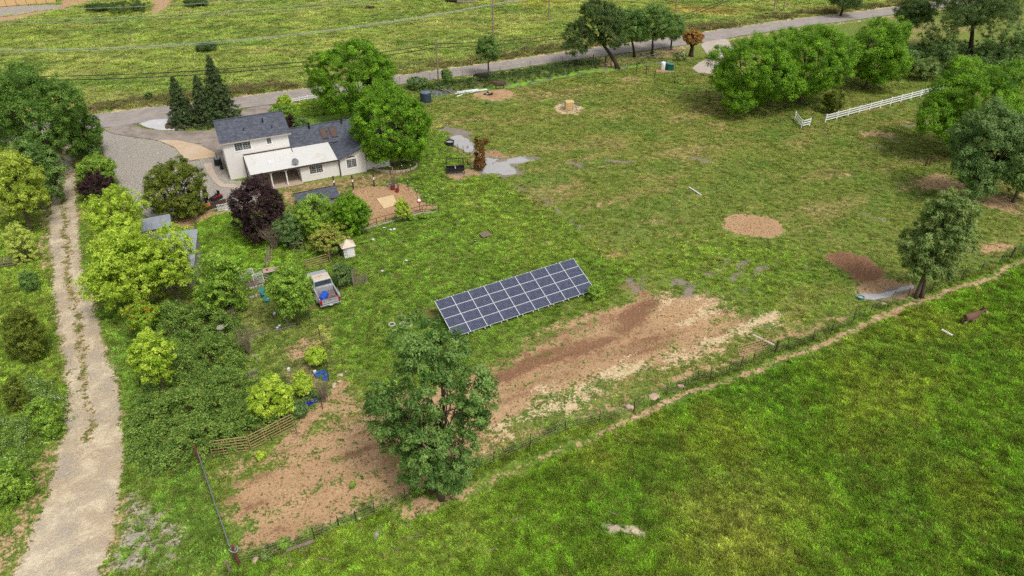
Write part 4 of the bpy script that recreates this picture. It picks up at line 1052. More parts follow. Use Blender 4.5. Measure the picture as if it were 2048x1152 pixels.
# ---------------------------------------------------------------- near the house, in the paddock and along the road
plant('topiary_ball', 'clipped bright green ball shrub beside the road', 'shrub', (568, 217, 189), 'limetree', 36, cb=.02, n_cl=70, per=46, leaf=.16, clump=.4, seed=80, shell=.8)
plant('front_shrub', 'spreading green shrub behind the tall house roof', 'shrub', (566, 246, 204), 'weed', 68, cb=.04, n_cl=90, per=46, leaf=.2, clump=.5, seed=81)
plant('front_shrub', 'dark red shrub behind the tall house roof', 'shrub', (577, 268, 228), 'plum', 40, cb=.04, n_cl=60, per=44, leaf=.17, clump=.45, seed=82)
plant('front_shrub', 'small dark green shrub behind the low house roof', 'shrub', (602, 268, 230), 'greygreen', 40, cb=.04, n_cl=60, per=44, leaf=.17, clump=.45, seed=83)
plant('dying_cypress', 'rust brown dying cypress between the two puddles', 'tree', (959, 338, 270), 'rust', 34, lobes=[(0, 0, .5, .62, .6, .42), (-.15, 0, .85, .35, .35, .14), (.65, 0, .84, .4, .35, .1), (0, 0, .2, .75, .7, .18)], cb=.02, n_cl=110, per=42, leaf=.14, clump=.32, seed=84, foot=(956, 340))
plant('weed_clump', 'dark weeds growing round the end of the solar panels', 'weeds', (1192, 598, 570), 'weed', 44, cb=.02, n_cl=34, per=40, leaf=.13, clump=.3, seed=85)
plant('vine_clump', 'vines overgrowing the wooden compost crate', 'shrub', (684, 574, 522), 'greygreen', 48, cb=.02, n_cl=80, per=44, leaf=.13, clump=.36, seed=86)
plant('field_shrub', 'small bush on the far field verge behind the conifers', 'shrub', (297, 202, 182), 'maple', 18, cb=.02, n_cl=24, per=34, leaf=.2, clump=.4, seed=87)
for i, (c, b, t_, w, lab) in enumerate(((255, 22, 0, 96, 'long dark bramble heap at the far field edge'), (195, 22, 6, 60, 'low dark bramble heap near the dirt road'), (392, 12, -4, 60, 'dark bush beside the far dirt track'), (412, 101, 83, 52, 'low bush patch alone in the far field'))):
    plant('field_bramble', lab, 'shrub', (c, b, t_), 'oak', w, cb=.01, n_cl=70, per=40, leaf=.3, clump=.8, seed=90 + i, group='bushes of the far field', limbs_n=4)
plant('grey_plant', 'silvery low plant at the corner post of the run', 'plant', (535, 1117, 1098), 'willow', 36, cb=.01, n_cl=30, per=36, leaf=.09, clump=.2, seed=95, limbs_n=4)
plant('green_plant', 'bright rosette plant in front of the rusty gates', 'plant', (522, 920, 902), 'limetree', 26, cb=.01, n_cl=24, per=30, leaf=.13, clump=.18, seed=96, limbs_n=3)
for i, (c, b, t_, w) in enumerate(((568, 1094, 1080, 40), (705, 975, 966, 14), (1420, 205, 190, 12), (820, 440, 425, 26), (845, 436, 424, 22))):
    plant('weed_clump', ['leafy weeds by the grey beam lying along the fence', 'lone weed on the bare earth of the run', 'weed at the wire fence of the paddock', 'weeds at the foot of the brown rail fence', 'weeds at the end of the brown rail fence'][i], 'weeds', (c, b, t_), 'weed', w, cb=.01, n_cl=20, per=34, leaf=.12, clump=.25, seed=100 + i, limbs_n=2)
# dead twiggy bushes
def twig_bush(label, px, w, seed, n=60):
    rng = np.random.default_rng(seed)
    cx, by, ty = px
    h = rise(by, ty); X, Y = col_x(cx, by, h / 2)
    rx = w / 2 * depth_of(Y, h / 2) / FPX
    mb = MB()
    for i in range(n):
        a = rng.random() * 6.28; f = rng.random() ** .5
        e = Vector((math.cos(a) * rx * f, math.sin(a) * rx * f, h * (0.55 + 0.45 * rng.random())))
        m = e * 0.45 + Vector((rng.normal() * .08, rng.normal() * .08, h * .12))
        mb.tube([(0, 0, 0), m, e], [.022, .014, .005], 4, caps=False)
        for q in range(3):
            e2 = m.lerp(e, rng.random()) + Vector((rng.normal(), rng.normal(), abs(rng.normal()))) * rx * .35
            mb.tube([m.lerp(e, .4), e2], [.008, .003], 3, caps=False)
    root = empty('bare_bush', (X, Y, gz(X, Y)), 0, label, 'shrub')
    mb.build('twigs', M_TWIG, root)
twig_bush('bare grey bush beside the plum tree', (545, 500, 446), 60, 1)
twig_bush('leafless grey sapling among the garden beds', (492, 710, 650), 44, 2, 40)
twig_bush('dry leafless bush behind the blue tub', (646, 805, 760), 40, 3, 40)
twig_bush('bare twiggy bush above the leafless sapling', (463, 648, 618), 40, 4, 30)

# ---------------------------------------------------------------- bramble thickets
def thicket(name, poly, label, kind, hmin, hmax, density, leaf, seed):
    rng = np.random.default_rng(seed)
    px = np.array([p[0] for p in poly]); py = np.array([p[1] for p in poly])
    n = int((px.max() - px.min()) * (py.max() - py.min()) * density)
    x = rng.uniform(px.min(), px.max(), n); y = rng.uniform(py.min(), py.max(), n)
    m = poly_mask(x, y, poly, 1.0)
    keep = m > rng.random(n) * 0.6 + 0.12
    x, y, m = x[keep], y[keep], m[keep]
    mound = hmin + (hmax - hmin) * sstep(.25, .78, fbm(x / 1.9, y / 1.9, seed, 2)) * (.6 + .8 * fbm(x / 5, y / 5, seed + 3, 2))
    top = mound * sstep(0.1, 1.0, m) + 0.15
    z = ground_h(x, y) + top * (1 - 0.45 * rng.random(len(x)) ** 2)
    C = np.stack([x, y, z], 1)
    D = np.stack([rng.normal(size=len(x)) * .3, rng.normal(size=len(x)) * .3 - .1, np.ones(len(x))], 1)
    me = leaves_mesh(name, C, D, np.full(len(x), 0.34), leaf * .62, LEAF[kind], 1.35, 0.8, 0.1, rng, 34, 0.75, 0.7)
    o = link(name, me)
    return tag(o, label, None, None, 'stuff')
thicket('bramble_thicket', BRAMBLE, 'dense bramble thicket between lane and garden', 'bramble', 0.35, 2.3, 18, .17, 5)
thicket('bramble_thicket', BRAMBLE_L, 'white flowering brambles on the verge left of the lane', 'bloom', 0.3, 1.5, 13, .12, 9)
thicket('undergrowth', gl([(1790, 110), (1850, 92), (1960, 95), (2100, 90), (2100, 160), (1960, 165), (1890, 172), (1830, 150), (1800, 140)]), 'tall undergrowth below the oaks', 'greygreen', 0.5, 1.6, 3, .3, 12)
thicket('ditch_reeds', gl([(790, 178), (900, 165), (1000, 150), (1150, 126), (1200, 124), (1190, 133), (1080, 152), (960, 173), (900, 176), (850, 186)]), 'rank weeds on the bank between road and ditch', 'oak', 0.3, 0.9, 5, .2, 14)
thicket('ditch_reeds', gl([(415, 565), (480, 570), (500, 600), (470, 640), (420, 615), (380, 600)]), 'weeds under the light green tree by the shed', 'weed', 0.2, 0.7, 8, .14, 15)
# ================================================================ grass: tufts set out where turf grows
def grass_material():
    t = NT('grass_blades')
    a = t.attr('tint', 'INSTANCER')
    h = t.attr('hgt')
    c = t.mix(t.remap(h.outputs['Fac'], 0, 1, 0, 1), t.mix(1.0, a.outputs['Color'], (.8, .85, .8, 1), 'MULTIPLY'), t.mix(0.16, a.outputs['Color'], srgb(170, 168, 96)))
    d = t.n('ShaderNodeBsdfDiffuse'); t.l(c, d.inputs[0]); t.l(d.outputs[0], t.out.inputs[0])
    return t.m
M_GRASS = grass_material()
def tuft_object(name, seed, blades, radius, spread, wid):
    rng = np.random.default_rng(seed)
    V, F, Hh = [], [], []
    for i in range(blades):
        a = rng.random() * 6.28; r = radius * rng.random() ** .6
        x, y = math.cos(a) * r, math.sin(a) * r
        b = rng.random() * 6.28; tilt = spread * (0.35 + rng.random()) * (0.5 + r / radius)
        dx, dy = math.cos(a + rng.normal() * .6), math.sin(a + rng.normal() * .6)
        h = (0.6 + 0.5 * rng.random()) * (1 - 0.35 * r / radius)
        wx, wy = math.cos(b) * wid / 2, math.sin(b) * wid / 2
        o = len(V)
        V += [(x - wx, y - wy, -.05), (x + wx, y + wy, -.05), (x + dx * tilt * .35 + wx * .8, y + dy * tilt * .35 + wy * .8, h * .62), (x + dx * tilt * .35 - wx * .8, y + dy * tilt * .35 - wy * .8, h * .62), (x + dx * tilt, y + dy * tilt, h)]
        F += [(o, o + 1, o + 2, o + 3), (o + 3, o + 2, o + 4)]
        Hh += [0, 0, .6, .6, 1]
    me = bpy.data.meshes.new(name); me.from_pydata(V, [], F); me.materials.append(M_GRASS)
    at_ = me.attributes.new('hgt', 'FLOAT', 'POINT'); at_.data.foreach_set('value', Hh)
    return bpy.data.objects.new(name, me)
def scatter(name, tuft, P, rot, scl, tint, label):
    me = bpy.data.meshes.new(name)
    me.vertices.add(len(P)); me.vertices.foreach_set('co', P.astype(np.float32).ravel())
    a = me.attributes.new('rot', 'FLOAT_VECTOR', 'POINT'); a.data.foreach_set('vector', rot.astype(np.float32).ravel())
    a = me.attributes.new('scl', 'FLOAT_VECTOR', 'POINT'); a.data.foreach_set('vector', scl.astype(np.float32).ravel())
    vcol(me, 'tint', np.concatenate([tint, np.ones((len(P), 1))], 1))
    me.materials.append(M_GRASS)
    o = link(name, me)
    g = bpy.data.node_groups.new('set_out_' + name, 'GeometryNodeTree')
    g.interface.new_socket('Geometry', in_out='INPUT', socket_type='NodeSocketGeometry')
    g.interface.new_socket('Geometry', in_out='OUTPUT', socket_type='NodeSocketGeometry')
    gi = g.nodes.new('NodeGroupInput'); go = g.nodes.new('NodeGroupOutput')
    iop = g.nodes.new('GeometryNodeInstanceOnPoints')
    oi = g.nodes.new('GeometryNodeObjectInfo'); oi.inputs[0].default_value = tuft
    ar = g.nodes.new('GeometryNodeInputNamedAttribute'); ar.data_type = 'FLOAT_VECTOR'; ar.inputs[0].default_value = 'rot'
    as_ = g.nodes.new('GeometryNodeInputNamedAttribute'); as_.data_type = 'FLOAT_VECTOR'; as_.inputs[0].default_value = 'scl'
    g.links.new(gi.outputs[0], iop.inputs['Points'])
    g.links.new(oi.outputs['Geometry'], iop.inputs['Instance'])
    g.links.new(ar.outputs[0], iop.inputs['Rotation'])
    g.links.new(as_.outputs[0], iop.inputs['Scale'])
    g.links.new(iop.outputs[0], go.inputs[0])
    md = o.modifiers.new('tufts', 'NODES'); md.node_group = g
    return tag(o, label, None, None, 'stuff')

def sow(n_try, x0, x1, y0, y1, weight, seed, keepf=None):
    rng = np.random.default_rng(seed)
    x = rng.uniform(x0, x1, n_try); y = rng.uniform(y0, y1, n_try)
    vis = (np.abs(x) < 0.80 * (y * CT + CAM_H * ST) + 4) & (y > 17)
    x, y = x[vis], y[vis]
    c = cover_at(x, y)
    bare = np.maximum.reduce([c['dirt'], c['straw'] * .9, c['soil'], c['gravel'], c['wet']])
    br = 0.5 * (fbm(x / .7, y / .7, 91, 2) - .5)
    p = weight(x, y, c) * (1 - sstep(0.3, 0.62, bare + br))
    p = p * (1 - line_mask(x, y, TRAIL, .36, .15)) * (c['lane'] < .5)
    for poly in (APRON, ROAD_POLY, DRIVE_R, PAD, WALK, ISLAND, GRAVEL):
        p = p * (1 - poly_mask(x, y, poly, 0.15))
    k = rng.random(len(x)) < p
    return x[k], y[k], {q: v[k] for q, v in c.items()}, rng
tuft_a = tuft_object('grass_tuft', 1, 34, .5, .4, .075)
tuft_b = tuft_object('short_tuft', 2, 40, .5, .42, .055)

# tall lumpy pasture and the inner lawn
def w_tall(x, y, c): return np.clip((c['tall'] - 0.3) * 1.6, 0, 1) * (y < 112)
x, y, c, rng = sow(360000, -62, 75, 17, 112, w_tall, 1)
near = rng.random(len(x)) < np.clip(1.25 - y / 130, 0.35, 1)
x, y = x[near], y[near]; c = {q: v[near] for q, v in c.items()}
def spawn(x, y, c, rng, k, r):
    """further tufts close round each one"""
    m = len(x)
    xx = np.concatenate([x] + [x + rng.normal(size=m) * r for _ in range(k)]); yy = np.concatenate([y] + [y + rng.normal(size=m) * r for _ in range(k)])
    return xx, yy, {q: np.concatenate([v] * (k + 1)) for q, v in c.items()}
x, y, c = spawn(x, y, c, rng, 2, .24)
n = len(x)
lump = fbm(x / 1.3, y / 1.3, 95, 2)
lump2 = sstep(.28, .72, fbm(x / .5, y / .5, 171, 2)); lump3 = sstep(.3, .7, fbm(x / 1.6, y / 1.1, 173, 2))
hgt = (0.05 + 0.17 * c['tall'] * (0.2 + 1.3 * lump)) * (0.45 + 1.0 * rng.random(n))
wid = (0.20 + 0.20 * rng.random(n) ** 1.5) * (0.9 + y / 160)
P = np.stack([x, y, ground_h(x, y)], 1)
rot = np.stack([rng.normal(size=n) * .22, rng.normal(size=n) * .22, rng.random(n) * 6.28], 1)
tone = (0.42 + 1.95 * rng.random(n) ** 1.5) * (0.66 + .62 * lump2) * (1.0 + .14 * lump3)
dryk = (rng.random(n) < 0.10)[:, None] * 0.5 + 0.06 * rng.random((n, 1))
tint = c['tint'] * tone[:, None] * np.array([1.50, 1.34, 1.28])[None]
tint = tint * (1 - dryk) + dryk * np.array(srgb(190, 174, 100)[:3])[None]
GRASS_N = n
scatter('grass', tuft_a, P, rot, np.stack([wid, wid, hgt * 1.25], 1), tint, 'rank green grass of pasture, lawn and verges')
# short grazed turf of the paddock
def w_short(x, y, c): return np.clip(1.0 - (c['tall'] - 0.3) * 2.2, 0, 1) * (c['tall'] > 0.05) * 0.9
x, y, c, rng = sow(210000, -60, 110, 30, 135, w_short, 2)
n = len(x)
lump = fbm(x / .9, y / .9, 97, 2)
keep = rng.random(n) < 0.35 + lump
x, y, lump = x[keep], y[keep], lump[keep]; c = {q: v[keep] for q, v in c.items()}; n = len(x)
P = np.stack([x, y, ground_h(x, y)], 1)
wid = (0.20 + 0.26 * rng.random(n)) * (0.9 + y / 150); hgt = 0.04 + 0.09 * rng.random(n)
rot = np.stack([rng.normal(size=n) * .2, rng.normal(size=n) * .2, rng.random(n) * 6.28], 1)
k = rng.random(n)
patch = fbm(x / 2.2, y / 1.6, 111, 3)
sp = sstep(.3, .7, fbm(x / .35, y / .35, 181, 2))
tint = c['tint'] * (0.55 + 1.5 * rng.random(n) ** 1.3)[:, None] * (0.7 + .6 * patch)[:, None] * (.55 + .8 * sp)[:, None]
k = k + (patch - .5) * .9 - .06
dryk = np.where(k > .70, .6, .04)[:, None]
tint = tint * (1 - dryk) + dryk * np.array(srgb(196, 172, 116)[:3])[None]
lushk = np.where(k < .18, .55, 0)[:, None]
tint = tint * (1 - lushk) + lushk * np.array(srgb(92, 132, 44)[:3])[None]
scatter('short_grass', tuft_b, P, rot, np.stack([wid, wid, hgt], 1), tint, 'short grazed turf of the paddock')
# far field beyond the road
def w_far(x, y, c): return poly_mask(x, y, FAR_FIELD, 1.0) * 0.9
x, y, c, rng = sow(60000, -150, 165, 85, 215, w_far, 3)
n = len(x)
lump = fbm(x / 3.0, y / 2.0, 99, 3)
P = np.stack([x, y, ground_h(x, y)], 1)
wid = 0.8 + 0.7 * rng.random(n); hgt = (0.12 + 0.35 * lump) * (0.6 + .7 * rng.random(n))
rot = np.stack([rng.normal(size=n) * .15, rng.normal(size=n) * .15, rng.random(n) * 6.28], 1)
tint = c['tint'] * (0.72 + 1.0 * sstep(.25, .75, lump))[:, None] * (0.85 + 0.5 * rng.random(n))[:, None]
dryk = np.where(rng.random(n) < .3, .45, .05)[:, None]
tint = tint * (1 - dryk) + dryk * np.array(srgb(204, 194, 122)[:3])[None]
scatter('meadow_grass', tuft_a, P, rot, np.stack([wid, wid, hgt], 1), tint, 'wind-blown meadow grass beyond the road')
# dry weeds on the far verge of the road
rng = np.random.default_rng(4)
n = 6000
s = rng.random(n) * (len(ROAD_T) - 2); i = s.astype(int); f = s - i
A = np.array(ROAD_T)
xy = A[i] * (1 - f)[:, None] + A[i + 1] * f[:, None]
x = xy[:, 0]; y = xy[:, 1] + 2.6 + np.abs(rng.normal(size=n)) * 1.8
x = x + rng.normal(size=n) * 2
k = fbm(x / 5, y / 5, 44, 2) > .42
x, y = x[k], y[k]; n = len(x)
P = np.stack([x, y, ground_h(x, y)], 1)
wid = .5 + .4 * rng.random(n); hgt = .25 + .5 * rng.random(n)
rot = np.stack([rng.normal(size=n) * .15, rng.normal(size=n) * .15, rng.random(n) * 6.28], 1)
tint = np.array(srgb(138, 120, 88)[:3])[None] * (0.6 + .7 * rng.random(n))[:, None]
tint = np.where((rng.random(n) < .35)[:, None], np.array(srgb(98, 116, 58)[:3])[None] * (0.8 + .4 * rng.random((n, 1))), tint)
scatter('dry_weeds', tuft_a, P, rot, np.stack([wid, wid, hgt], 1), tint, 'tall dry weeds along the far side of the road')
# darker broad-leaved tufts that stand out of the turf
def w_spots(x, y, c): return (sstep(.60, .74, fbm(x / 3.2, y / 2.4, 191, 3)) * .35 + .03) * (c['tall'] > .1)
x, y, c, rng = sow(26000, -60, 110, 17, 130, w_spots, 7)
n = len(x)
P = np.stack([x, y, ground_h(x, y)], 1)
wid = (.35 + .5 * rng.random(n) ** 2); hgt = (.10 + .16 * rng.random(n)) * np.clip(c['tall'] + .25, .4, 1)
rot = np.stack([rng.normal(size=n) * .15, rng.normal(size=n) * .15, rng.random(n) * 6.28], 1)
tint = np.array(srgb(66, 108, 34)[:3])[None] * (.8 + .8 * rng.random(n))[:, None]
scatter('clover', tuft_a, P, rot, np.stack([wid, wid, hgt], 1), tint, 'dark clover and dock tufts dotted through the grass')
# loose clods on bare earth, wisps of straw
def clod_object():
    rng = np.random.default_rng(3)
    bm = bmesh.new(); bmesh.ops.create_icosphere(bm, subdivisions=1, radius=.5)
    for v in bm.verts: v.co *= rng.uniform(.6, 1.2); v.co.z *= .7
    me = bpy.data.meshes.new('clod'); bm.to_mesh(me); bm.free(); me.materials.append(M_GRASS)
    a_ = me.attributes.new('hgt', 'FLOAT', 'POINT'); a_.data.foreach_set('value', [.5] * len(me.vertices))
    return bpy.data.objects.new('clod', me)
def strew(name, obj, n_try, key, lo, size, cols, seed, label, flat=1.0, box=(-62, 60, 17, 112)):
    rng = np.random.default_rng(seed)
    x = rng.uniform(box[0], box[1], n_try); y = rng.uniform(box[2], box[3], n_try)
    vis = np.abs(x) < 0.78 * (y * CT + CAM_H * ST) + 2
    x, y = x[vis], y[vis]; c = cover_at(x, y)
    m = np.maximum(c['dirt'], c['soil']) if key == 'dirt' else c[key]
    k = (m > lo + .35 * (rng.random(len(x)) - .3)) & (c['wet'] < .4) & (c['lane'] < .3) & (c['gravel'] < .5)
    for poly in (APRON, ROAD_POLY, DRIVE_R, PAD, WALK, ISLAND, GRAVEL, HOUSE_PAD): k &= poly_mask(x, y, poly, .2) < .4
    x, y = x[k], y[k]; n = len(x)
    s = size * (0.4 + 1.0 * rng.random(n) ** 2.2)
    P = np.stack([x, y, ground_h(x, y) + .005], 1)
    rot = np.stack([rng.normal(size=n) * .3, rng.normal(size=n) * .3, rng.random(n) * 6.28], 1)
    ca, cb_ = np.array(srgb(*cols[0])[:3]), np.array(srgb(*cols[1])[:3])
    f = rng.random((n, 1)); tint = ca * (1 - f) + cb_ * f
    scatter(name, obj, P, rot, np.stack([s, s, s * flat], 1), tint, label)
strew('clods', clod_object(), 90000, 'dirt', .62, .17, ((108, 76, 52), (178, 138, 104)), 5, 'clods and hoof-turned crumbs on the bare earth')
wisp = tuft_object('straw_wisp', 9, 16, .5, .8, .05)
strew('straw', wisp, 60000, 'straw', .42, .55, ((190, 160, 112), (240, 222, 184)), 6, 'loose straw strewn on the run and round the bale', .16, (-62, 60, 17, 125))
# ================================================================ the house
HA = R(26.0)
HOUSE = Vector((-35.58, 79.31, 0.0))
M_STUCCO = plain('off_white_stucco', (224, 219, 215), 0.9, 0, 0.035, 0.7, 0.15, (205, 198, 190), 0.3)
M_WHITE_TRIM = plain('white_trim_paint', (232, 228, 222), 0.6, 0, 0.03)
M_WHITE_ROOF = plain('white_roof_membrane', (205, 204, 200), 0.6, 0, 0.04, 0.6, 0.0, (184, 174, 162), 0.4)
M_DARKTRIM = plain('dark_brown_gutter', (70, 60, 56), 0.6)
M_BLACKMETAL = plain('black_metal', (38, 38, 42), 0.5, 0.2)
M_GREYMETAL = plain('grey_galvanised_metal', (150, 152, 156), 0.45, 0.6)
M_CONCRETE = plain('patio_concrete', (176, 158, 140), 0.9)
def shingle_material():
    t = NT('blue_grey_shingles'); P = t.obj()
    b = t.n('ShaderNodeTexBrick'); t.l(P, b.inputs['Vector'])
    b.offset = 0.5
    b.inputs['Color1'].default_value = srgb(74, 78, 88); b.inputs['Color2'].default_value = srgb(98, 102, 112); b.inputs['Mortar'].default_value = srgb(52, 54, 60)
    b.inputs['Scale'].default_value = 1.0; b.inputs['Brick Width'].default_value = 0.34; b.inputs['Row Height'].default_value = 0.15
    b.inputs['Mortar Size'].default_value = 0.006; b.inputs['Bias'].default_value = -0.1
    n = t.noise(P, 2.2, 4, .7); n2 = t.noise(P, 9, 2, .7)
    c = t.mix(1.0, b.outputs['Color'], t.remap(t.math('ADD', t.math('MULTIPLY', n, .5), t.math('MULTIPLY', n2, .5)), .35, .65, .6, 1.3), 'MULTIPLY')
    t.principled(c, .85, 0, t.bump(n2, .4, .02))
    return t.m
M_SHINGLE = shingle_material()
def glass_material():
    t = NT('window_glass'); P = t.obj()
    n = t.noise(P, 1.5, 2)
    t.principled(t.mix(n, srgb(34, 44, 50), srgb(70, 84, 90)), 0.08, 0, None, 0.8)
    return t.m
M_GLASS = glass_material()

house = empty('house', HOUSE, HA, 'off-white stucco house with blue grey shingle roofs and white patio roof', 'house')
def hbox(name, boxes, mat, parent=None, bevel=0.0):
    mb = MB()
    for b in boxes: mb.box(*b)
    return mb.build(name, mat, parent or house, bevel=bevel)
def gable_wall(mb, x0, x1, y0, y1, ze, zr, axis='x'):
    """block whose gables face along the axis"""
    if axis == 'x':
        ym = (y0 + y1) / 2
        for x in (x0, x1): pass
        vs = [(x0, y0, 0), (x1, y0, 0), (x1, y1, 0), (x0, y1, 0), (x0, y0, ze), (x1, y0, ze), (x1, y1, ze), (x0, y1, ze), (x0, ym, zr), (x1, ym, zr)]
        fs = [(0, 1, 5, 4), (2, 3, 7, 6), (1, 2, 6, 9, 5), (3, 0, 4, 8, 7)]
    else:
        xm = (x0 + x1) / 2
        vs = [(x0, y0, 0), (x1, y0, 0), (x1, y1, 0), (x0, y1, 0), (x0, y0, ze), (x1, y0, ze), (x1, y1, ze), (x0, y1, ze), (xm, y0, zr), (xm, y1, zr)]
        fs = [(0, 1, 5, 8, 4), (2, 3, 7, 9, 6), (1, 2, 6, 5), (3, 0, 4, 7)]
    mb.add(vs, fs)
def slab(mb, a, b, c, d, th=0.12):
    """roof plane a,b,c,d (counter-clockwise seen from above) with thickness"""
    P = [Vector(p) for p in (a, b, c, d)]
    n = (P[1] - P[0]).cross(P[3] - P[0]).normalized()
    if n.z < 0: n = -n
    Q = [p - n * th for p in P]
    mb.add(P + Q, [(0, 1, 2, 3), (7, 6, 5, 4), (0, 4, 5, 1), (1, 5, 6, 2), (2, 6, 7, 3), (3, 7, 4, 0)])
# tall block
mb = MB(); gable_wall(mb, 0, 7.9, 0, 7.4, 4.86, 6.36); mb.build('wall', M_STUCCO, house)
r1 = MB()
slab(r1, (-0.28, -0.32, 4.93), (8.25, -0.32, 4.93), (8.25, 3.7, 6.54), (-0.28, 3.7, 6.54))
slab(r1, (8.25, 7.72, 4.93), (-0.28, 7.72, 4.93), (-0.28, 3.702, 6.54), (8.25, 3.702, 6.54))
roof_tall = r1.build('roof', M_SHINGLE, house); roof_tall['label'] = 'tall block roof of blue grey shingles'
mb = MB(); mb.bar((-0.3, 3.7, 6.56), (8.27, 3.7, 6.56), .26, .05); mb.build('ridge_cap', M_SHINGLE, roof_tall)
mb = MB(); mb.box(-0.28, 8.25, -0.40, -0.325, 4.79, 4.92); mb.build('gutter', plain('tan_gutter', (176, 164, 152), .6), roof_tall)
for (x, y, z, r, h) in ((5.45, 2.2, 5.94, .07, .5), (2.9, 1.3, 5.58, .05, .22), (6.3, 1.0, 5.46, .05, .22)):
    MB().lathe([(r, -.1), (r, h), (r * 1.5, h), (r * 1.5, h + .08)], 10, (x, y, z)).build('vent_pipe', M_BLACKMETAL, roof_tall)
# wing
mb = MB(); gable_wall(mb, 7.902, 19.6, -0.1, 6.7, 2.75, 4.03); mb.build('wall', M_STUCCO, house)
r2 = MB()
slab(r2, (7.95, -0.36, 2.86), (19.95, -0.36, 2.86), (19.95, 3.3, 4.2), (7.95, 3.3, 4.2))
slab(r2, (19.95, 6.96, 2.86), (7.95, 6.96, 2.86), (7.95, 3.302, 4.2), (19.95, 3.302, 4.2))
slab(r2, (12.72, -5.35, 2.36), (16.2, -5.35, 3.60), (16.2, 1.6, 3.60), (12.72, 1.6, 2.36))
slab(r2, (16.202, -5.35, 3.60), (19.7, -5.35, 2.36), (19.7, 1.6, 2.36), (16.202, 1.6, 3.60))
roof_wing = r2.build('roof', M_SHINGLE, house); roof_wing['label'] = 'low wing roof with two brown skylights'
mb = MB(); mb.bar((7.95, 3.3, 4.22), (19.95, 3.3, 4.22), .26, .05); mb.build('ridge_cap', M_SHINGLE, roof_wing)
for x in (12.6, 13.85):
    mb = MB()
    def rp(xx, yy, dz): return (xx, yy, 2.86 + (yy + .36) * (1.34 / 3.66) + dz)
    slab(mb, rp(x - .38, .35, .13), rp(x + .38, .35, .13), rp(x + .38, 2.2, .13), rp(x - .38, 2.2, .13), .2)
    sk = mb.build('skylight', plain('brown_skylight_frame', (84, 68, 62), .5), roof_wing)
    mb = MB(); slab(mb, rp(x - .3, .45, .137), rp(x + .3, .45, .137), rp(x + .3, 2.1, .137), rp(x - .3, 2.1, .137), .004)
    mb.build('pane', plain('brown_skylight_dome', (96, 78, 70), .25), sk)
for (x, y, r, h) in ((11.1, 2.7, .11, .75), (15.4, 2.7, .09, .6), (13.1, 1.6, .05, .25), (11.7, 1.3, .05, .2), (15.2, .6, .05, .2)):
    z = 2.86 + (y + .36) * (1.34 / 3.66)
    MB().lathe([(r, -.15), (r, h), (r * 1.6, h), (r * 1.6, h + .1)], 10, (x, y, z)).build('vent_pipe', M_BLACKMETAL if r > .06 else M_GREYMETAL, roof_wing)
# rooms in front
mb = MB(); mb.box(8.0, 12.9, -4.66, -0.102, 0, 2.18); mb.build('wall', M_STUCCO, house)
mb = MB()
vs = [(12.902, -5.0, 0), (16.2, -5.0, 0), (16.2, -0.2, 0), (12.902, -0.2, 0), (12.902, -5.0, 2.3), (16.2, -5.0, 3.46), (16.2, -0.2, 3.46), (12.902, -0.2, 2.3)]
mb.add(vs, [(0, 1, 5, 4), (1, 2, 6, 5), (2, 3, 7, 6), (3, 0, 4, 7)])
mb.build('wall', M_STUCCO, house)
mb = MB()
vs = [(16.202, -4.55, 0), (19.45, -4.55, 0), (19.45, -0.2, 0), (16.202, -0.2, 0), (16.202, -4.55, 3.46), (19.45, -4.55, 2.3), (19.45, -0.2, 2.3), (16.202, -0.2, 3.46)]
mb.add(vs, [(0, 1, 5, 4), (1, 2, 6, 5), (2, 3, 7, 6), (3, 0, 4, 7)])
mb.build('wall', M_STUCCO, house)
# white patio roof on posts
mb = MB(); slab(mb, (2.1, -5.0, 2.30), (12.7, -5.0, 2.30), (12.7, -0.03, 2.93), (2.1, -0.03, 2.93), .14)
proof = mb.build('patio_roof', M_WHITE_ROOF, house)
proof['label'] = 'flat white patio roof with a satellite dish'
mb = MB(); mb.box(2.05, 12.9, -5.09, -5.003, 2.12, 2.30); mb.build('gutter', M_DARKTRIM, proof)
mb = MB(); mb.bar((7.95, -.02, 2.965), (7.95, -1.25, 2.81), .07, .05); mb.bar((2.1, -.06, 2.99), (7.9, -.06, 2.99), .16, .12); mb.build('flashing', M_DARKTRIM, proof)
mb = MB(); slab(mb, (4.55, -3.35, 2.60), (5.35, -3.35, 2.60), (5.35, -2.35, 2.73), (4.55, -2.35, 2.73), .1); mb.build('skylight', plain('translucent_skylight', (214, 212, 214), .3), proof)
for x in (2.35, 4.45, 6.25):
    mb = MB(); mb.box(x - .07, x + .07, -4.75, -4.61, 0, 2.14)
    for s in (-1, 1): mb.bar((x, -4.68, 1.75), (x + s * .32, -4.68, 2.12), .07, .09)
    mb.build('patio_post', M_WHITE_TRIM, house)
hbox('patio_floor', [(2.2, 7.99, -5.2, -0.01, .0, .06)], M_CONCRETE)
hbox('patio_door', [(4.0, 6.0, -.05, -.004, .07, 2.05)], M_GLASS)
hbox('corner_trim', [(2.0, 2.09, -.06, -.004, 0, 2.7)], M_DARKTRIM)
# satellite dish
mb = MB(); mb.lathe([(.0, .0), (.2, .015), (.36, .06), (.42, .09), (.41, .10), (.35, .07), (.0, .02)], 20, close=False)
M = Matrix.Translation((7.6, -4.45, 2.78)) @ Euler((R(52), 0, R(8))).to_matrix().to_4x4()
mb.xform(M)
dish = mb.build('satellite_dish', plain('grey_dish', (112, 112, 116), .5), proof, smooth=True)
MB().tube([(7.6, -4.4, 2.35), (7.6, -4.4, 2.78)], .03, 6).tube([(7.6, -4.55, 2.72), (7.62, -4.95, 2.86)], .016, 5).box(7.55, 7.69, -5.02, -4.9, 2.82, 2.92).build('dish_mount', M_GREYMETAL, dish)
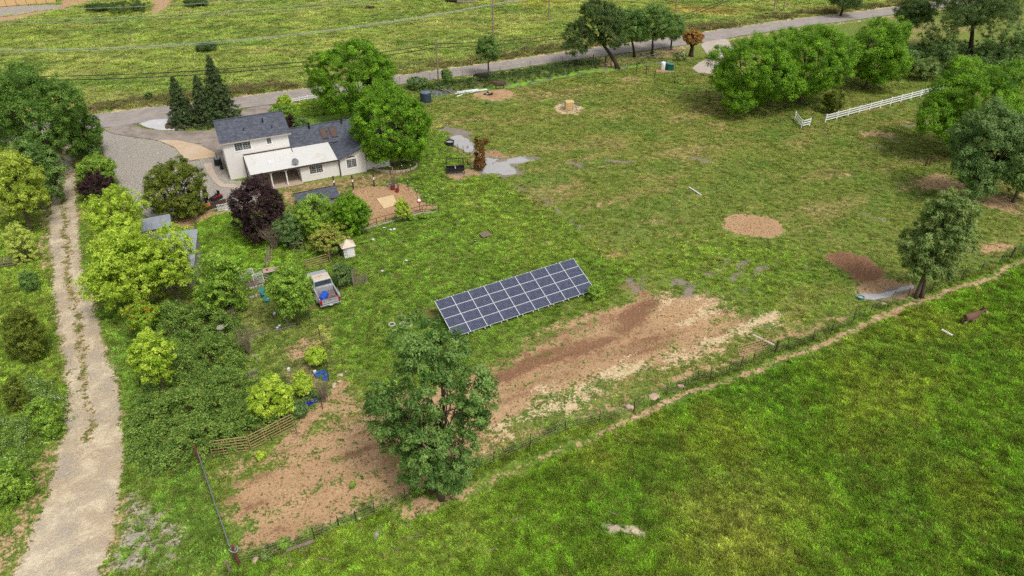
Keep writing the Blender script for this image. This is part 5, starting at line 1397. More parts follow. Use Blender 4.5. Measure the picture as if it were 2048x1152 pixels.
# downspout
MB().tube([(12.84, -5.12, 2.2), (12.84, -5.06, 1.9), (12.84, -4.75, 1.7), (12.84, -4.75, .15), (12.84, -5.1, .05)], .05, 6).build('downspout', M_DARKTRIM, house)
# windows
def window(x0, x1, z0, z1, y, cols, rows, sash=2, arch=False, trim=.16):
    w = MB(); w.box(x0 - trim, x1 + trim, y - .03, y - .002, z0 - trim, z0); w.box(x0 - trim, x1 + trim, y - .03, y - .002, z1, z1 + trim)
    w.box(x0 - trim, x0, y - .03, y - .002, z0, z1); w.box(x1, x1 + trim, y - .03, y - .002, z0, z1)
    win = w.build('window', M_WHITE_TRIM, house)
    g = MB(); g.box(x0, x1, y - .012, y - .004, z0, z1)
    if arch:
        n = 10; cx = (x0 + x1) / 2; rw = (x1 - x0) / 2
        pts = [(cx + rw * math.cos(math.pi * i / n), z1 + .06 + .30 * math.sin(math.pi * i / n)) for i in range(n + 1)]
        g.add([(p[0], y - .013, p[1]) for p in pts], [tuple(range(n, -1, -1))])
    g.build('pane', M_GLASS, win)
    b = MB()
    for k in range(sash + 1):
        x = x0 + (x1 - x0) * k / sash
        b.box(x - .024, x + .024, y - .034, y - .0135, z0, z1)
    b.box(x0, x1, y - .036, y - .0137, z0, z0 + .045); b.box(x0, x1, y - .036, y - .0137, z1 - .045, z1)
    b.build('sash', M_WHITE_TRIM, win)
    m = MB()
    for k in range(1, cols):
        if cols % sash == 0 and k % (cols // sash) == 0: continue
        x = x0 + (x1 - x0) * k / cols; m.box(x - .007, x + .007, y - .024, y - .0139, z0, z1)
    for k in range(1, rows):
        z = z0 + (z1 - z0) * k / rows; m.box(x0, x1, y - .023, y - .0141, z - .007, z + .007)
    m.build('muntins', M_WHITE_TRIM, win)
    return win
window(1.32, 3.25, 3.62, 4.66, 0, 6, 4)
window(5.22, 5.78, 3.86, 4.66, 0, 2, 4, 1)
window(9.1, 10.75, .88, 1.95, -4.66, 6, 4)
w = window(13.75, 15.0, .92, 2.1, -5.0, 6, 5, arch=True); w['label'] = 'arched window of the gabled room'
hbox('wall_vent', [(-.12, -.004, 5.2, 5.5, 3.3, 3.6)], M_BLACKMETAL)
hbox('electric_meter', [(-.14, -.004, 6.1, 6.4, 1.2, 1.7)], M_GREYMETAL)
# air conditioner by the side wall
o = empty('air_conditioner', at(437, 329), HA, 'black air conditioner box against the side wall of the house', 'appliance')
MB().box(-.45, .45, -.4, .4, 0, .85).build('cabinet', M_BLACKMETAL, o, bevel=.03)
MB().lathe([(.34, .851), (.34, .88), (.3, .89)], 16).build('fan_grille', M_GREYMETAL, o)
o = empty('utility_box', at(444, 338), HA, 'small black box on the gravel strip by the house', 'box')
MB().box(-.2, .2, -.2, .2, 0, .4).build('cabinet', M_BLACKMETAL, o, bevel=.02)
MB().box(-.22, .22, -.22, .22, .402, .44).build('lid', M_BLACKMETAL, o)
# planter wall round the domed tree
c = gp(790, 333)
mb = MB()
n = 26
for i in range(n):
    a0 = math.pi * 2 * i / n
    p = Vector((c[0] + 2.9 * math.cos(a0), c[1] + 1.9 * math.sin(a0), .1)); q = Vector((c[0] + 2.9 * math.cos(a0 + .22), c[1] + 1.9 * math.sin(a0 + .22), .1))
    mb.bar(p, q, .22, .3)
o = mb.build('planter_edge', M_WALK); tag(o, 'curved concrete planter edge round the domed tree', kind='structure')

# ================================================================ sheds
M_TIN = plain('galvanised_roof_sheet', (164, 170, 180), .5, .35, .1, 1.2, 0, (140, 122, 108), .35)
M_SIDING = plain('weathered_siding', (142, 136, 126), .9, 0, .12)
M_RUST = plain('rusty_steel', (112, 66, 48), .85, .1, .25, 4)
def shed(label, fl, fr, br, zf, zb, wall_h, group='sheds under the lane trees'):
    """monopitch shed from the photograph's front-left, front-right and back-right roof corners"""
    a = Vector(gp(*fl, zf)); b = Vector(gp(*fr, zf)); c = Vector(gp(*br, zb))
    ux = (b - a); w = ux.length; ang = math.atan2(ux.y, ux.x)
    d = (c - b).dot(Vector((-math.sin(ang), math.cos(ang))))
    root = empty('shed', (a.x, a.y, gz(a.x, a.y)), ang, label, 'shed', group)
    mb = MB(); th = .18
    vs = [(th, th, 0), (w - th, th, 0), (w - th, d - th, 0), (th, d - th, 0), (th, th, zf - .06), (w - th, th, zf - .06), (w - th, d - th, zb - .06), (th, d - th, zb - .06)]
    mb.add(vs, [(0, 1, 5, 4), (1, 2, 6, 5), (2, 3, 7, 6), (3, 0, 4, 7)])
    wall = mb.build('wall', M_SIDING, root)
    k = int(zf / .22)
    for i in range(k):      # lap boards of the front
        MB().box(th, w - th, th - .035, th - .003, .02 + i * .22, .02 + i * .22 + .19).build('board', M_SIDING, wall)
    roof = MB()
    nc = max(3, int(w / 0.9))
    for i in range(nc):     # sheets with a raised seam
        x0 = w * i / nc; x1 = w * (i + 1) / nc
        m2 = MB(); slab(m2, (x0 + .004, -.1, zf), (x1 - .004, -.1, zf), (x1 - .004, d + .1, zb), (x0 + .004, d + .1, zb), .03)
        m2.bar((x0 + .02, -.1, zf + .03), (x0 + .02, d + .1, zb + .03), .04, .06)
        m2.build('roof_sheet', M_TIN, root)
    MB().box(w * .4, w * .62, th - .05, th - .036, 0.05, 1.85).build('door', M_SIDING, root)
    return root
shed('grey tin roofed shed with lap siding beneath the yellow green tree', (306, 546), (388, 534), (356, 464), 2.2, 2.7, 2.2)
shed('small tin roofed shed by the tractor, half hidden by leaves', (284, 463), (344, 451), (333, 430), 2.1, 2.3, 2.1)
# well house, pump shed
M_CREAMROOF = plain('beige_hip_roof', (206, 190, 172), .8)
p = at(698, 512)
o = empty('well_house', p, R(26), 'little white well house with beige pyramid roof beside the rose bush', 'well house')
MB().box(-.55, .55, -.5, .5, 0, 1.35).build('wall', M_WHITE_TRIM, o)
MB().add([(-.75, -.7, 1.33), (.75, -.7, 1.33), (.75, .7, 1.33), (-.75, .7, 1.33), (0, 0, 1.95)], [(3, 2, 1, 0), (0, 1, 4), (1, 2, 4), (2, 3, 4), (3, 0, 4)]).build('roof', M_CREAMROOF, o)
MB().box(-.25, .2, -.52, -.502, .1, 1.15).build('door', plain('white_door', (222, 222, 224), .6), o)
a = Vector(gp(590, 389, 1.3)); b = Vector(gp(668, 373, 1.3)); ang = math.atan2(b.y - a.y, b.x - a.x); w = (b - a).length
o = empty('pump_shed', (a.x, a.y, gz(a.x, a.y)), ang, 'low shed with dark shingle roof behind the garden trees', 'shed')
MB().box(.1, w - .1, -1.9, -.1, 0, .8).build('wall', M_SIDING, o)
mb = MB(); slab(mb, (-.15, -2.1, .78), (w + .15, -2.1, .78), (w + .15, 0, 1.28), (-.15, 0, 1.28), .08); mb.build('roof', M_SHINGLE, o)
mb = MB(); mb.bar((-.25, .03, 1.29), (w + .2, .03, 1.29), .12, .1); mb.build('ridge_board', M_DARKTRIM, o)
# long tan building on the far left
a = Vector(gp(-90, 20)); b = Vector(gp(113, 5)); ang = math.atan2(b.y - a.y, b.x - a.x); w = (b - a).length
o = empty('barn', (a.x, a.y, 0), ang, 'long tan panelled barn at the far field corner', 'barn')
M_TANWALL = plain('tan_wall_panels', (206, 172, 122), .8, 0, .08)
mb = MB(); mb.box(0, w, .06, 11, 0, 4.2); mb.build('wall', plain('tan_wall_joints', (140, 108, 78), .8), o)
n = int(w / 2.1); me = None
for i in range(n):
    x0 = w * i / n
    if me is None:
        q = MB().box(.06, w / n - .06, 0, .058, 0.02, 4.2).build('panel', M_TANWALL, o); me = q.data
    else: q = link('panel', me, o)
    q.location = (x0, 0, 0)
mb = MB(); slab(mb, (-.4, -.5, 4.22), (w + .4, -.5, 4.22), (w + .4, 5.6, 5.6), (-.4, 5.6, 5.6)); slab(mb, (w + .4, 11.6, 4.22), (-.4, 11.6, 4.22), (-.4, 5.602, 5.6), (w + .4, 5.602, 5.6)); mb.build('roof', M_TIN, o)
# ================================================================ solar array
t = NT('solar_cells'); P = t.obj()
b = t.n('ShaderNodeTexBrick'); t.l(P, b.inputs['Vector']); b.offset = 0.0
b.inputs['Color1'].default_value = srgb(40, 45, 66); b.inputs['Color2'].default_value = srgb(56, 61, 82); b.inputs['Mortar'].default_value = srgb(116, 120, 136)
b.inputs['Scale'].default_value = 1.0; b.inputs['Brick Width'].default_value = .1475; b.inputs['Row Height'].default_value = .158; b.inputs['Mortar Size'].default_value = .009
n = t.noise(P, 1.3, 2)
t.principled(t.mix(1.0, b.outputs['Color'], t.remap(n, .3, .7, .8, 1.2), 'MULTIPLY'), .22, 0, None, .35)
M_CELL = t.m
M_ALU = plain('aluminium_frame', (214, 214, 218), .4, .3, .05)
SA = R(29.5); PW, PH = 1.655, 1.03; NC, NR = 9, 4
top_l = gp(869, 603, 1.85)
rise_h = 1.45; run = math.sqrt((PH * NR) ** 2 - rise_h ** 2)
array = empty('solar_array', (top_l[0], top_l[1], gz(*top_l)), SA, 'ground mounted solar array of blue panels in four rows', 'solar panels')
slope = math.asin(rise_h / (PH * NR))
me_p = me_f = None
def apt(u, v, off=0.0):
    """u along the array, v down the slope from the upper edge"""
    return Vector((u, -v * math.cos(slope) - off * math.sin(slope), 1.85 - v * math.sin(slope) + off * math.cos(slope)))
for r in range(NR):
    for c in range(NC):
        if me_p is None:
            o = MB().box(.03, PW - .03, -(PH - .03), -.03, -.03, .0).build('solar_panel', M_CELL, array); me_p = o.data
            fm = MB(); d = .03
            fm.box(.006, PW - .006, -d, -.006, -.04, .006); fm.box(.006, PW - .006, -(PH - .006), -(PH - d), -.04, .006)
            fm.box(.006, d, -(PH - d), -d, -.04, .006); fm.box(PW - d, PW - .006, -(PH - d), -d, -.04, .006)
            f = fm.build('frame', M_ALU, o); me_f = f.data
        else:
            o = link('solar_panel', me_p, array); f = link('frame', me_f, o)
        o.location = apt(c * PW, r * PH); o.rotation_euler = (slope, 0, 0)
for c in range(NC + 1):
    u = min(max(c * PW, .02), NC * PW - .02)
    for du in (-.28, .28):
        if 0 < u + du < NC * PW:
            a, b_ = apt(u + du, -.14, -.09), apt(u + du, PH * NR + .14, -.09)
            MB().bar(a, b_, .05, .06).build('rail', M_ALU, array)
    MB().bar(apt(u, -.02, .008), apt(u, PH * NR + .02, .008), .05, .012).build('seam_cover', M_ALU, array)
for v in (.7, 3.2):
    a, b_ = apt(.1, v, -.16), apt(NC * PW - .1, v, -.16)
    MB().tube([a, b_], .04, 8).build('beam', M_GREYMETAL, array)
    for c in range(0, NC + 1, 2):
        p = apt(min(c * PW + .2, NC * PW - .2), v, -.16)
        MB().tube([(p.x, p.y, -.3), p], .045, 8).build('post', M_GREYMETAL, array)

# ================================================================ fences
M_WOOD = plain('weathered_wood', (128, 114, 100), .95, 0, .25, 5, .3)
M_DARKWOOD = plain('dark_wood_post', (74, 60, 50), .95, 0, .25, 5, .3)
M_WIRE = plain('dull_fence_wire', (120, 118, 112), .5, .5)
M_TPOST = plain('green_brown_tpost', (58, 50, 44), .8, .2)
M_VINYL = plain('white_vinyl', (238, 238, 238), .45, 0, .03)
M_TANPIPE = plain('tan_rusty_pipe', (172, 140, 104), .7, .2, .2, 6)
M_BROWNPIPE = plain('brown_pipe', (96, 74, 60), .7, .2, .2, 6)
me_tp = None
def wire_fence(label, pxs, h=1.2, wires=(.25, .5, .75, 1.0, 1.15), wood=(), posts=None, cat='fence', sag=.03, wire_r=.006, tops=False):
    global me_tp
    P = [at(*p) for p in pxs]
    root = empty('wire_fence', P[0], 0, label, cat)
    O = P[0]
    for i, p in enumerate(P):
        if i in wood:
            q = MB().tube([(0, 0, -.2), (0, 0, h * 1.12)], [.09, .075], 7).build('wooden_post', M_DARKWOOD, root, loc=p - O)
        else:
            if me_tp is None:
                q = MB().box(-.025, .025, -.008, .008, -.3, 1.0).box(-.008, .008, -.03, -.009, -.3, 1.0).build('post', M_TPOST, root); me_tp = q.data
            else: q = link('post', me_tp, root)
            q.location = p - O; q.scale = (1.2, 1.2, h * random.uniform(.94, 1.06)); q.rotation_euler = (R(random.uniform(-3, 3)), R(random.uniform(-4, 4)), random.uniform(0, 3))
            if tops: MB().box(-.035, .035, -.035, .035, h * 1.0, h * 1.0 + .08).build('post_cap', M_VINYL, root, loc=p - O)
    for w in wires:
        pts = []
        for a, b in zip(P[:-1], P[1:]):
            for k in range(3):
                f = k / 3; s = a.lerp(b, f) - O
                pts.append(s + Vector((0, 0, w * h / 1.2 - sag * 4 * f * (1 - f))))
        pts.append(P[-1] - O + Vector((0, 0, w * h / 1.2)))
        MB().tube(pts, wire_r, 4, caps=False).build('wire', M_WIRE, root)
    return root
wire_fence('long wire fence on dark posts between bare run and pasture', FENCE_PX, wood=(0, 21, 33))
wire_fence('paddock wire fence from the leaning oak to the wood', [(1222, 134), (1254, 138), (1273, 142), (1292, 148), (1309, 156), (1328, 160), (1349, 168), (1354, 172), (1375, 178), (1393, 186), (1410, 192), (1440, 203), (1470, 212), (1500, 222), (1530, 232), (1560, 243), (1585, 252), (1603, 257), (1628, 265), (1653, 273), (1701, 290), (1750, 304), (1801, 320), (1850, 334), (1857, 334), (1886, 346), (1901, 351)], wood=(2, 3, 4, 17, 23, 26), wires=(.3, .7, 1.1))
MB().bar(at(1901, 350, 1.1), at(1912, 347, .1), .09).build('brace_dummy', M_DARKWOOD)
bpy.data.objects.remove(bpy.data.objects['brace_dummy'])
wire_fence('low wire fence round the plants behind the puddles', [(878, 392), (884, 362), (894, 358), (906, 300), (916, 302), (927, 306), (940, 318), (936, 334), (962, 342)], h=1.1, wires=(.4, .8))
wire_fence('wire fence with white capped posts in the side yard', [(782, 352), (805, 350), (823, 350), (817, 381), (835, 400), (853, 412), (866, 414)], h=1.3, wires=(.5, 1.0), tops=True)
wire_fence('sagging garden fence between truck and blue tub', [(612, 632), (622, 648), (640, 672), (650, 705), (655, 735), (658, 765), (655, 795), (645, 818)], h=1.2, wires=(.3, .6, .9, 1.1))
wire_fence('wire fence along the field on the far side of the road', [(195, 208), (300, 196), (410, 186), (520, 174), (640, 160), (800, 139), (900, 126), (1024, 109), (1124, 92), (1240, 80), (1420, 52), (1480, 44), (1560, 32)], h=1.2, wires=(.4, .8, 1.15))
wire_fence('wire fence on the bank of the roadside ditch', [(800, 166), (860, 160), (925, 152), (1000, 146), (1060, 136), (1125, 126), (1186, 123), (1222, 128)], h=1.2, wires=(.4, .8, 1.15), wood=(6, 7))
# chain link fence by the bins
P = [at(*p) for p in ((1254, 132), (1280, 124), (1312, 117), (1340, 109))]
root = empty('chain_link_fence', P[0], 0, 'grey chain link fence with top rail behind the green bins', 'fence')
for p in P: MB().tube([(0, 0, -.2), (0, 0, 1.25)], .035, 6).build('post', M_GREYMETAL, root, loc=p - P[0])
MB().tube([p - P[0] + Vector((0, 0, 1.22)) for p in P], .03, 6).build('rail', M_GREYMETAL, root)
mesh_mb = MB()
for a, b in zip(P[:-1], P[1:]):
    n = 18
    for i in range(n):
        for s in (0, 1):
            u0, u1 = (i / n, (i + 1) / n) if s else ((i + 1) / n, i / n)
            mesh_mb.tube([a.lerp(b, u0) - P[0] + Vector((0, 0, .05)), a.lerp(b, u1) - P[0] + Vector((0, 0, 1.2))], .005, 3, caps=False)
mesh_mb.build('mesh', M_WIRE, root)
# white rail fences
def rail_fence(label, pts, h=1.25, rails=(.35, .72, 1.08), mat=None, pw=.13, rw=.14):
    root = empty('rail_fence', pts[0], 0, label, 'fence')
    O = pts[0]
    for p in pts:
        MB().box(-pw / 2, pw / 2, -pw / 2, pw / 2, -.1, h).add([(-pw * .6, -pw * .6, h), (pw * .6, -pw * .6, h), (pw * .6, pw * .6, h), (-pw * .6, pw * .6, h), (0, 0, h + .07)], [(0, 1, 4), (1, 2, 4), (2, 3, 4), (3, 0, 4), (3, 2, 1, 0)]).build('post', mat or M_VINYL, root, loc=p - O)
    for a, b in zip(pts[:-1], pts[1:]):
        for z in rails:
            MB().bar(a - O + Vector((0, 0, z)), b - O + Vector((0, 0, z)), .045, rw).build('rail', mat or M_VINYL, root)
    return root
a, b = at(1650, 245), at(1932, 169)
rail_fence('long white three rail fence running into the wood', [a.lerp(b, i / 14) for i in range(15)])
rail_fence('short white corner fence beside the paddock wire', [at(1589, 240), at(1602, 257), at(1618, 253)])
rail_fence('low white rail fence beside the road in front of the lawn', [at(584, 206), at(600, 203), at(616, 200), at(632, 198)], .8, (.3, .62))
rail_fence('weathered grey rail fence with rusty post left of the lane', [at(-40, 545), at(0, 536), at(41, 531)], 1.25, (.25, .55, .85, 1.12), M_WOOD, .16, .1)
o = empty('gate_post', at(47, 527), 0, 'rust red steel gate post by the pale round shrub', 'post'); MB().box(-.14, .14, -.09, .09, -.1, 1.0).build('post', M_RUST, o)
MB().box(-.16, .16, -.11, .11, 1.0, 1.06).build('post_cap', M_RUST, o)
# brown pipe fence of the sand yard
P = [at(*p) for p in ((716, 463), (736, 457), (754, 452), (772, 447), (808, 437), (845, 425), (877, 424))]
root = empty('pipe_fence', P[0], 0, 'brown pipe rail fence in front of the sandy yard', 'fence')
for p in P: MB().tube([(0, 0, -.2), (0, 0, 1.0)], .045, 6).build('post', M_BROWNPIPE, root, loc=p - P[0])
for z in (.98, .5): MB().tube([p - P[0] + Vector((0, 0, z)) for p in P], .035, 6).build('rail', M_BROWNPIPE, root)
m2 = MB()
for a, b in zip(P[:-1], P[1:]): m2.bar(a - P[0] + Vector((0, -.03, .07)), b - P[0] + Vector((0, -.03, .07)), .05, .2)
m2.build('kick_board', plain('whitewashed_board', (186, 176, 166), .9), root)
# tube gates
def tube_gate(label, a, b, h=1.2, bars=6, mat=None, tilt=0.0, rake=0.0, uprights=2, r=.03, mesh=False, cat='gate'):
    a = Vector(a); b = Vector(b); d = b - a
    L = d.length
    root = empty('tube_gate', a, math.atan2(d.y, d.x), label, cat)
    mat = mat or M_TANPIPE
    def q(u, z): return Vector((u, -z * math.sin(tilt), z * math.cos(tilt) + (b.z - a.z) * u / L))
    MB().tube([q(.05, .12), q(.05, h - .1), q(.12, h), q(L - .12, h), q(L - .05, h - .1), q(L - .05, .12), q(.05, .12)], r, 6).build('frame', mat, root)
    for i in range(1, bars - 1):
        z = .12 + (h - .12) * i / (bars - 1)
        MB().tube([q(.05, z), q(L - .05, z)], r * .8, 6).build('bar', mat, root)
    for i in range(1, uprights + 1):
        u = L * i / (uprights + 1)
        MB().tube([q(u, .12), q(u, h)], r * .8, 6).build('upright', mat, root)
    if mesh:
        m = MB(); n = int(L / .25)
        for i in range(n):
            m.tube([q(.05 + (L - .1) * i / n, .12), q(.05 + (L - .1) * (i + 1) / n, h)], .004, 3, caps=False)
            m.tube([q(.05 + (L - .1) * (i + 1) / n, .12), q(.05 + (L - .1) * i / n, h)], .004, 3, caps=False)
        m.build('mesh', M_WIRE, root)
    return root
tube_gate('rusty tube gate half sunk in the brambles', at(424, 914), at(500, 902), 1.25, 6, tilt=R(-12))
tube_gate('rusty tube gate below the widest yellow green shrub', at(502, 900), at(592, 853), 1.25, 6, tilt=R(-8))
tube_gate('silver gate between the two rusty corner posts', at(404, 928), at(470, 1122), 1.45, 5, M_GREYMETAL, mesh=True, uprights=3)
tube_gate('tan tube gate lying against the pasture fence', at(1480, 715), at(1546, 697), .95, 5, tilt=R(-40))
tube_gate('tan tube gate below the rose bush', at(612, 540), at(658, 527), 1.15, 5)
def wood_post(label, px, h, r=.08, mat=None, name='fence_post', band=False, lean=(0, 0), cap=True):
    p = at(*px)
    root = empty(name, p, 0, label, 'post')
    MB().tube([(0, 0, -.2), (lean[0] * h * .5, lean[1] * h * .5, h * .5), (lean[0] * h, lean[1] * h, h)], [r * 1.05, r, r * .95], 8).build('post', mat or M_DARKWOOD, root)
    if band: MB().tube([(lean[0] * h, lean[1] * h, h * .55), (lean[0] * h, lean[1] * h, h * .72)], r * 1.08, 8).build('band', M_VINYL, root)
    if cap: MB().tube([(lean[0] * h, lean[1] * h, h + .002), (lean[0] * h, lean[1] * h, h + .04)], r * 1.15, 8).build('post_cap', mat or M_DARKWOOD, root)
    return root
wood_post('rusty gate post with a hoop of wire at the lane end', (479, 1130), 1.75, .085, M_RUST, 'gate_post')
hoop = [Vector((math.cos(a) * .26, math.sin(a) * .2, 1.5 + .08 * math.sin(a * 2))) for a in [i * 6.283 / 16 for i in range(17)]]
o = empty('wire_hoop', at(479, 1130), 0, 'loop of pale wire hanging on the rusty gate post', 'wire')
MB().tube(hoop, .014, 5).build('loop', plain('pale_wire', (196, 192, 186), .5), o)
MB().box(.06, .2, -.1, .06, 1.42, 1.58).build('latch', M_GREYMETAL, o)
wood_post('rusty gate post rising from the brambles', (402, 930), 1.75, .085, M_RUST, 'gate_post')
wood_post('grey wooden post beside the lower rusty gate post', (462, 1148), 1.1, .075, M_WOOD)
wood_post('short pale post at the end of the rusty gates', (594, 868), .9, .05, M_WOOD)
for i, (px, lab) in enumerate((((670, 380), 'dark yard post with white band behind the pump shed'), ((707, 378), 'dark yard post with white band, second from the pump shed'), ((749, 373), 'dark yard post with white band, nearest the red pots'))):
    wood_post(lab, px, 1.75, .09, M_DARKWOOD, 'yard_post', True)
wood_post('tan wooden post behind the red flower pots', (786, 350), 1.1, .07, M_TANPIPE, 'yard_post')
wood_post('slim pale gate post between tan gate and wire arch', (661, 526), 1.5, .06, M_WOOD, 'gate_post')
wood_post('short dark fence post at the ditch below the oak', (1211, 124), 1.1, .12, M_DARKWOOD)

# ================================================================ poles and wires
M_POLE = plain('weathered_pole', (142, 124, 106), .95, 0, .2, 4, .3)
M_CABLE = plain('black_cable', (36, 36, 38), .7)
M_CONDUCTOR = plain('bright_conductor', (176, 180, 172), .5, .2)
def utility_pole(label, X, Y, h, arm=None, rot=0.0):
    root = empty('utility_pole', (X, Y, gz(X, Y)), rot, label, 'utility pole', 'utility poles')
    MB().tube([(0, 0, -.5), (0, 0, h)], [.17, .11], 10).build('pole', M_POLE, root)
    if arm:
        MB().box(-1.3, 1.3, -.06, .06, arm - .1, arm + .06).build('crossarm', M_POLE, root)
        for x in (-1.15, .5, 1.15): MB().lathe([(.05, .062), (.07, .12), (.05, .2)], 8, (x, 0, arm)).build('insulator', M_GREYMETAL, root)
    else:
        MB().box(-.12, .12, -.16, -.1, h - 1.2, h - .7).build('bracket', M_GREYMETAL, root)
    return root
p1 = gp(877, 163); h1 = rise(163, 77)
utility_pole('leaning wooden pole beside the road and the dark upright shrub', *p1, h1)
p0 = gp(-150, 252); h0 = 8.2
utility_pole('wooden pole far down the road outside the picture', *p0, h0)
p2 = gp(1341, 99); h2 = rise(99, 26)
utility_pole('wooden pole standing behind the small roadside oak', *p2, h2)
p3 = gp(1546, 26); h3 = 10.5
utility_pole('dark wooden pole at the top edge near the road bend', *p3, h3)
p4 = gp(1566, 22)
utility_pole('second pole beside the one at the road bend', *p4, 9.5)
pa = gp(987, 112); ha = 13.5; za = rise(112, 11)
utility_pole('tall pole with crossarm behind the small ditch tree', *pa, ha, za, R(60))
pb = gp(1351, 22); utility_pole('pale steel pole beyond the roadside oaks', *pb, 12.0, 11.0, R(60))
pc = gp(-420, 150); zc_ = rise(150, 88)
utility_pole('tall pole beyond the left picture edge', *pc, zc_ + 1.2, zc_, R(60))
def cable(label, a, b, sag, r, mat, group):
    a = Vector(a); b = Vector(b); n = 24
    pts = [a.lerp(b, i / n) - Vector((0, 0, sag * 4 * (i / n) * (1 - i / n))) for i in range(n + 1)]
    O = pts[0].copy()
    o = MB().tube([p - O for p in pts], r, 5, caps=False).build('overhead_wire', mat, None, loc=O)
    tag(o, label, 'wire', group)
D = 'black cables along the road'
for dz, w in ((.9, 'upper'), (1.5, 'lower')):
    cable('%s black cable between the left edge and the leaning pole' % w, (p0[0], p0[1], h0 - dz + .3), (p1[0], p1[1], h1 - dz), 2.0, .06, M_CABLE, D)
    cable('%s black cable between leaning pole and roadside oaks' % w, (p1[0], p1[1], h1 - dz), (p2[0], p2[1], h2 - dz), .9, .06, M_CABLE, D)
    cable('%s black cable from the roadside oaks to the road bend' % w, (p2[0], p2[1], h2 - dz), (p3[0], p3[1], h3 - dz), .9, .06, M_CABLE, D)
Cg = 'bright conductors over the far field'
for k, (dx, lab) in enumerate(((-1.1, 'first pale wire from the crossarm pole to the left edge'), (.5, 'second pale wire from the crossarm pole to the left edge'), (1.1, 'third pale wire from the crossarm pole to the left edge'))):
    cable(lab, (pc[0] + dx * .5, pc[1] + dx * .87, zc_ + .2), (pa[0] + dx * .5, pa[1] + dx * .87, za + .2), 4.2, .03, M_CONDUCTOR, Cg)
    cable(lab.replace('left edge', 'pale steel pole').replace('crossarm pole', 'tall crossarm pole'), (pa[0] + dx * .5, pa[1] + dx * .87, za + .2), (pb[0] + dx * .5, pb[1] + dx * .87, 11.2), 1.0, .03, M_CONDUCTOR, Cg)
# a second line runs higher over the far field
def line_end(row, y, x):
    Y = gp(1024, row)[1]; z = rise(row, y); return ((x - 1024) / FPX * depth_of(Y, z), Y, z)
ends = [(line_end(84, 47, -420), line_end(40, -40, 1100)), (line_end(84, 40, -420), line_end(40, -46, 1100)), (line_end(84, 18, -420), line_end(40, -62, 1100))]
A0 = ends[1][0]; B0 = ends[1][1]
utility_pole('tall pole of the second line beyond the left edge', A0[0], A0[1], A0[2] + 4, A0[2] + .5, R(60))
utility_pole('tall pole of the second line above the top edge', B0[0], B0[1], B0[2] + 4, B0[2] + .5, R(60))
for (ea, eb), lab in zip(ends, ('pale wire of the second line, lowest over the field', 'pale wire of the second line, middle over the field', 'pale wire of the second line, highest over the field')):
    cable(lab, ea, eb, 3.2, .032, M_CONDUCTOR, Cg)
ORD = ['first', 'second', 'third', 'fourth', 'fifth', 'sixth', 'seventh', 'eighth', 'ninth', 'tenth', 'eleventh', 'twelfth', 'thirteenth', 'fourteenth', 'fifteenth', 'sixteenth', 'seventeenth', 'eighteenth', 'nineteenth', 'twentieth']
# ================================================================ pickup truck
M_PAINT = plain('silver_truck_paint', (178, 180, 184), .35, .25, .06, 1.5, 0, (150, 140, 130), .25)
M_ROOFRUST = plain('peeling_roof_paint', (196, 186, 174), .8, 0, .12, 2.2, .2, (172, 120, 78), .85)
M_BEDMAT = plain('worn_bed_metal', (122, 124, 130), .6, .3, .2, 3, 0, (128, 74, 50), .7)
M_TYRE = plain('tyre_rubber', (30, 30, 32), .9)
M_CHROME = plain('dull_chrome', (190, 192, 196), .3, .7)
M_REDLAMP = plain('red_lamp', (170, 34, 34), .3)
M_PLATE = plain('licence_plate', (226, 226, 228), .5)
rear = gp(661, 604.5, .55)
TA = R(27.7)
truck = empty('pickup_truck', (rear[0], rear[1], gz(*rear)), TA, 'silver pickup truck with rust stained roof parked on the grass', 'truck')
W = .96
body = MB()      # y = 0 at the tailgate, forward is +y
body.box(-W, W, 2.05, 3.95, .48, 1.12)                       # cab sides
body.add([(-W, 3.95, .48), (W, 3.95, .48), (W, 5.3, .48), (-W, 5.3, .48), (-W, 3.95, 1.12), (W, 3.95, 1.12), (W * .96, 5.28, 1.0), (-W * .96, 5.28, 1.0)], [(3, 2, 1, 0), (4, 5, 6, 7), (1, 2, 6, 5), (2, 3, 7, 6), (3, 0, 4, 7)])
body.build('body', M_PAINT, truck, bevel=.05)
cab = MB()
zc, zr = 1.12, 1.74
cab.add([(-W * .97, 2.12, zc), (W * .97, 2.12, zc), (W * .97, 4.05, zc), (-W * .97, 4.05, zc), (-W * .84, 2.24, zr), (W * .84, 2.24, zr), (W * .84, 3.45, zr), (-W * .84, 3.45, zr)], [(0, 1, 5, 4), (1, 2, 6, 5), (2, 3, 7, 6), (3, 0, 4, 7)])
cab.build('cab', M_PAINT, truck)
rf = MB(); rf.add([(-W * .85, 2.22, zr), (W * .85, 2.22, zr), (W * .85, 3.48, zr), (-W * .85, 3.48, zr), (-W * .78, 2.32, zr + .07), (W * .78, 2.32, zr + .07), (W * .78, 3.36, zr + .07), (-W * .78, 3.36, zr + .07)], [(3, 2, 1, 0), (4, 5, 6, 7), (0, 1, 5, 4), (1, 2, 6, 5), (2, 3, 7, 6), (3, 0, 4, 7)])
rf.build('roof', M_ROOFRUST, truck, bevel=.02)
def quad_plate(mb, pts, th=.006):
    P = [Vector(p) for p in pts]; n = (P[1] - P[0]).cross(P[3] - P[0]).normalized() * th
    mb.add([p + n for p in P], [(0, 1, 2, 3)])
rw = MB(); quad_plate(rw, [(-W * .84, 2.145, zc + .14), (W * .84, 2.145, zc + .14), (W * .77, 2.225, zr - .05), (-W * .77, 2.225, zr - .05)], .012); rw.build('rear_window', M_GLASS, truck)
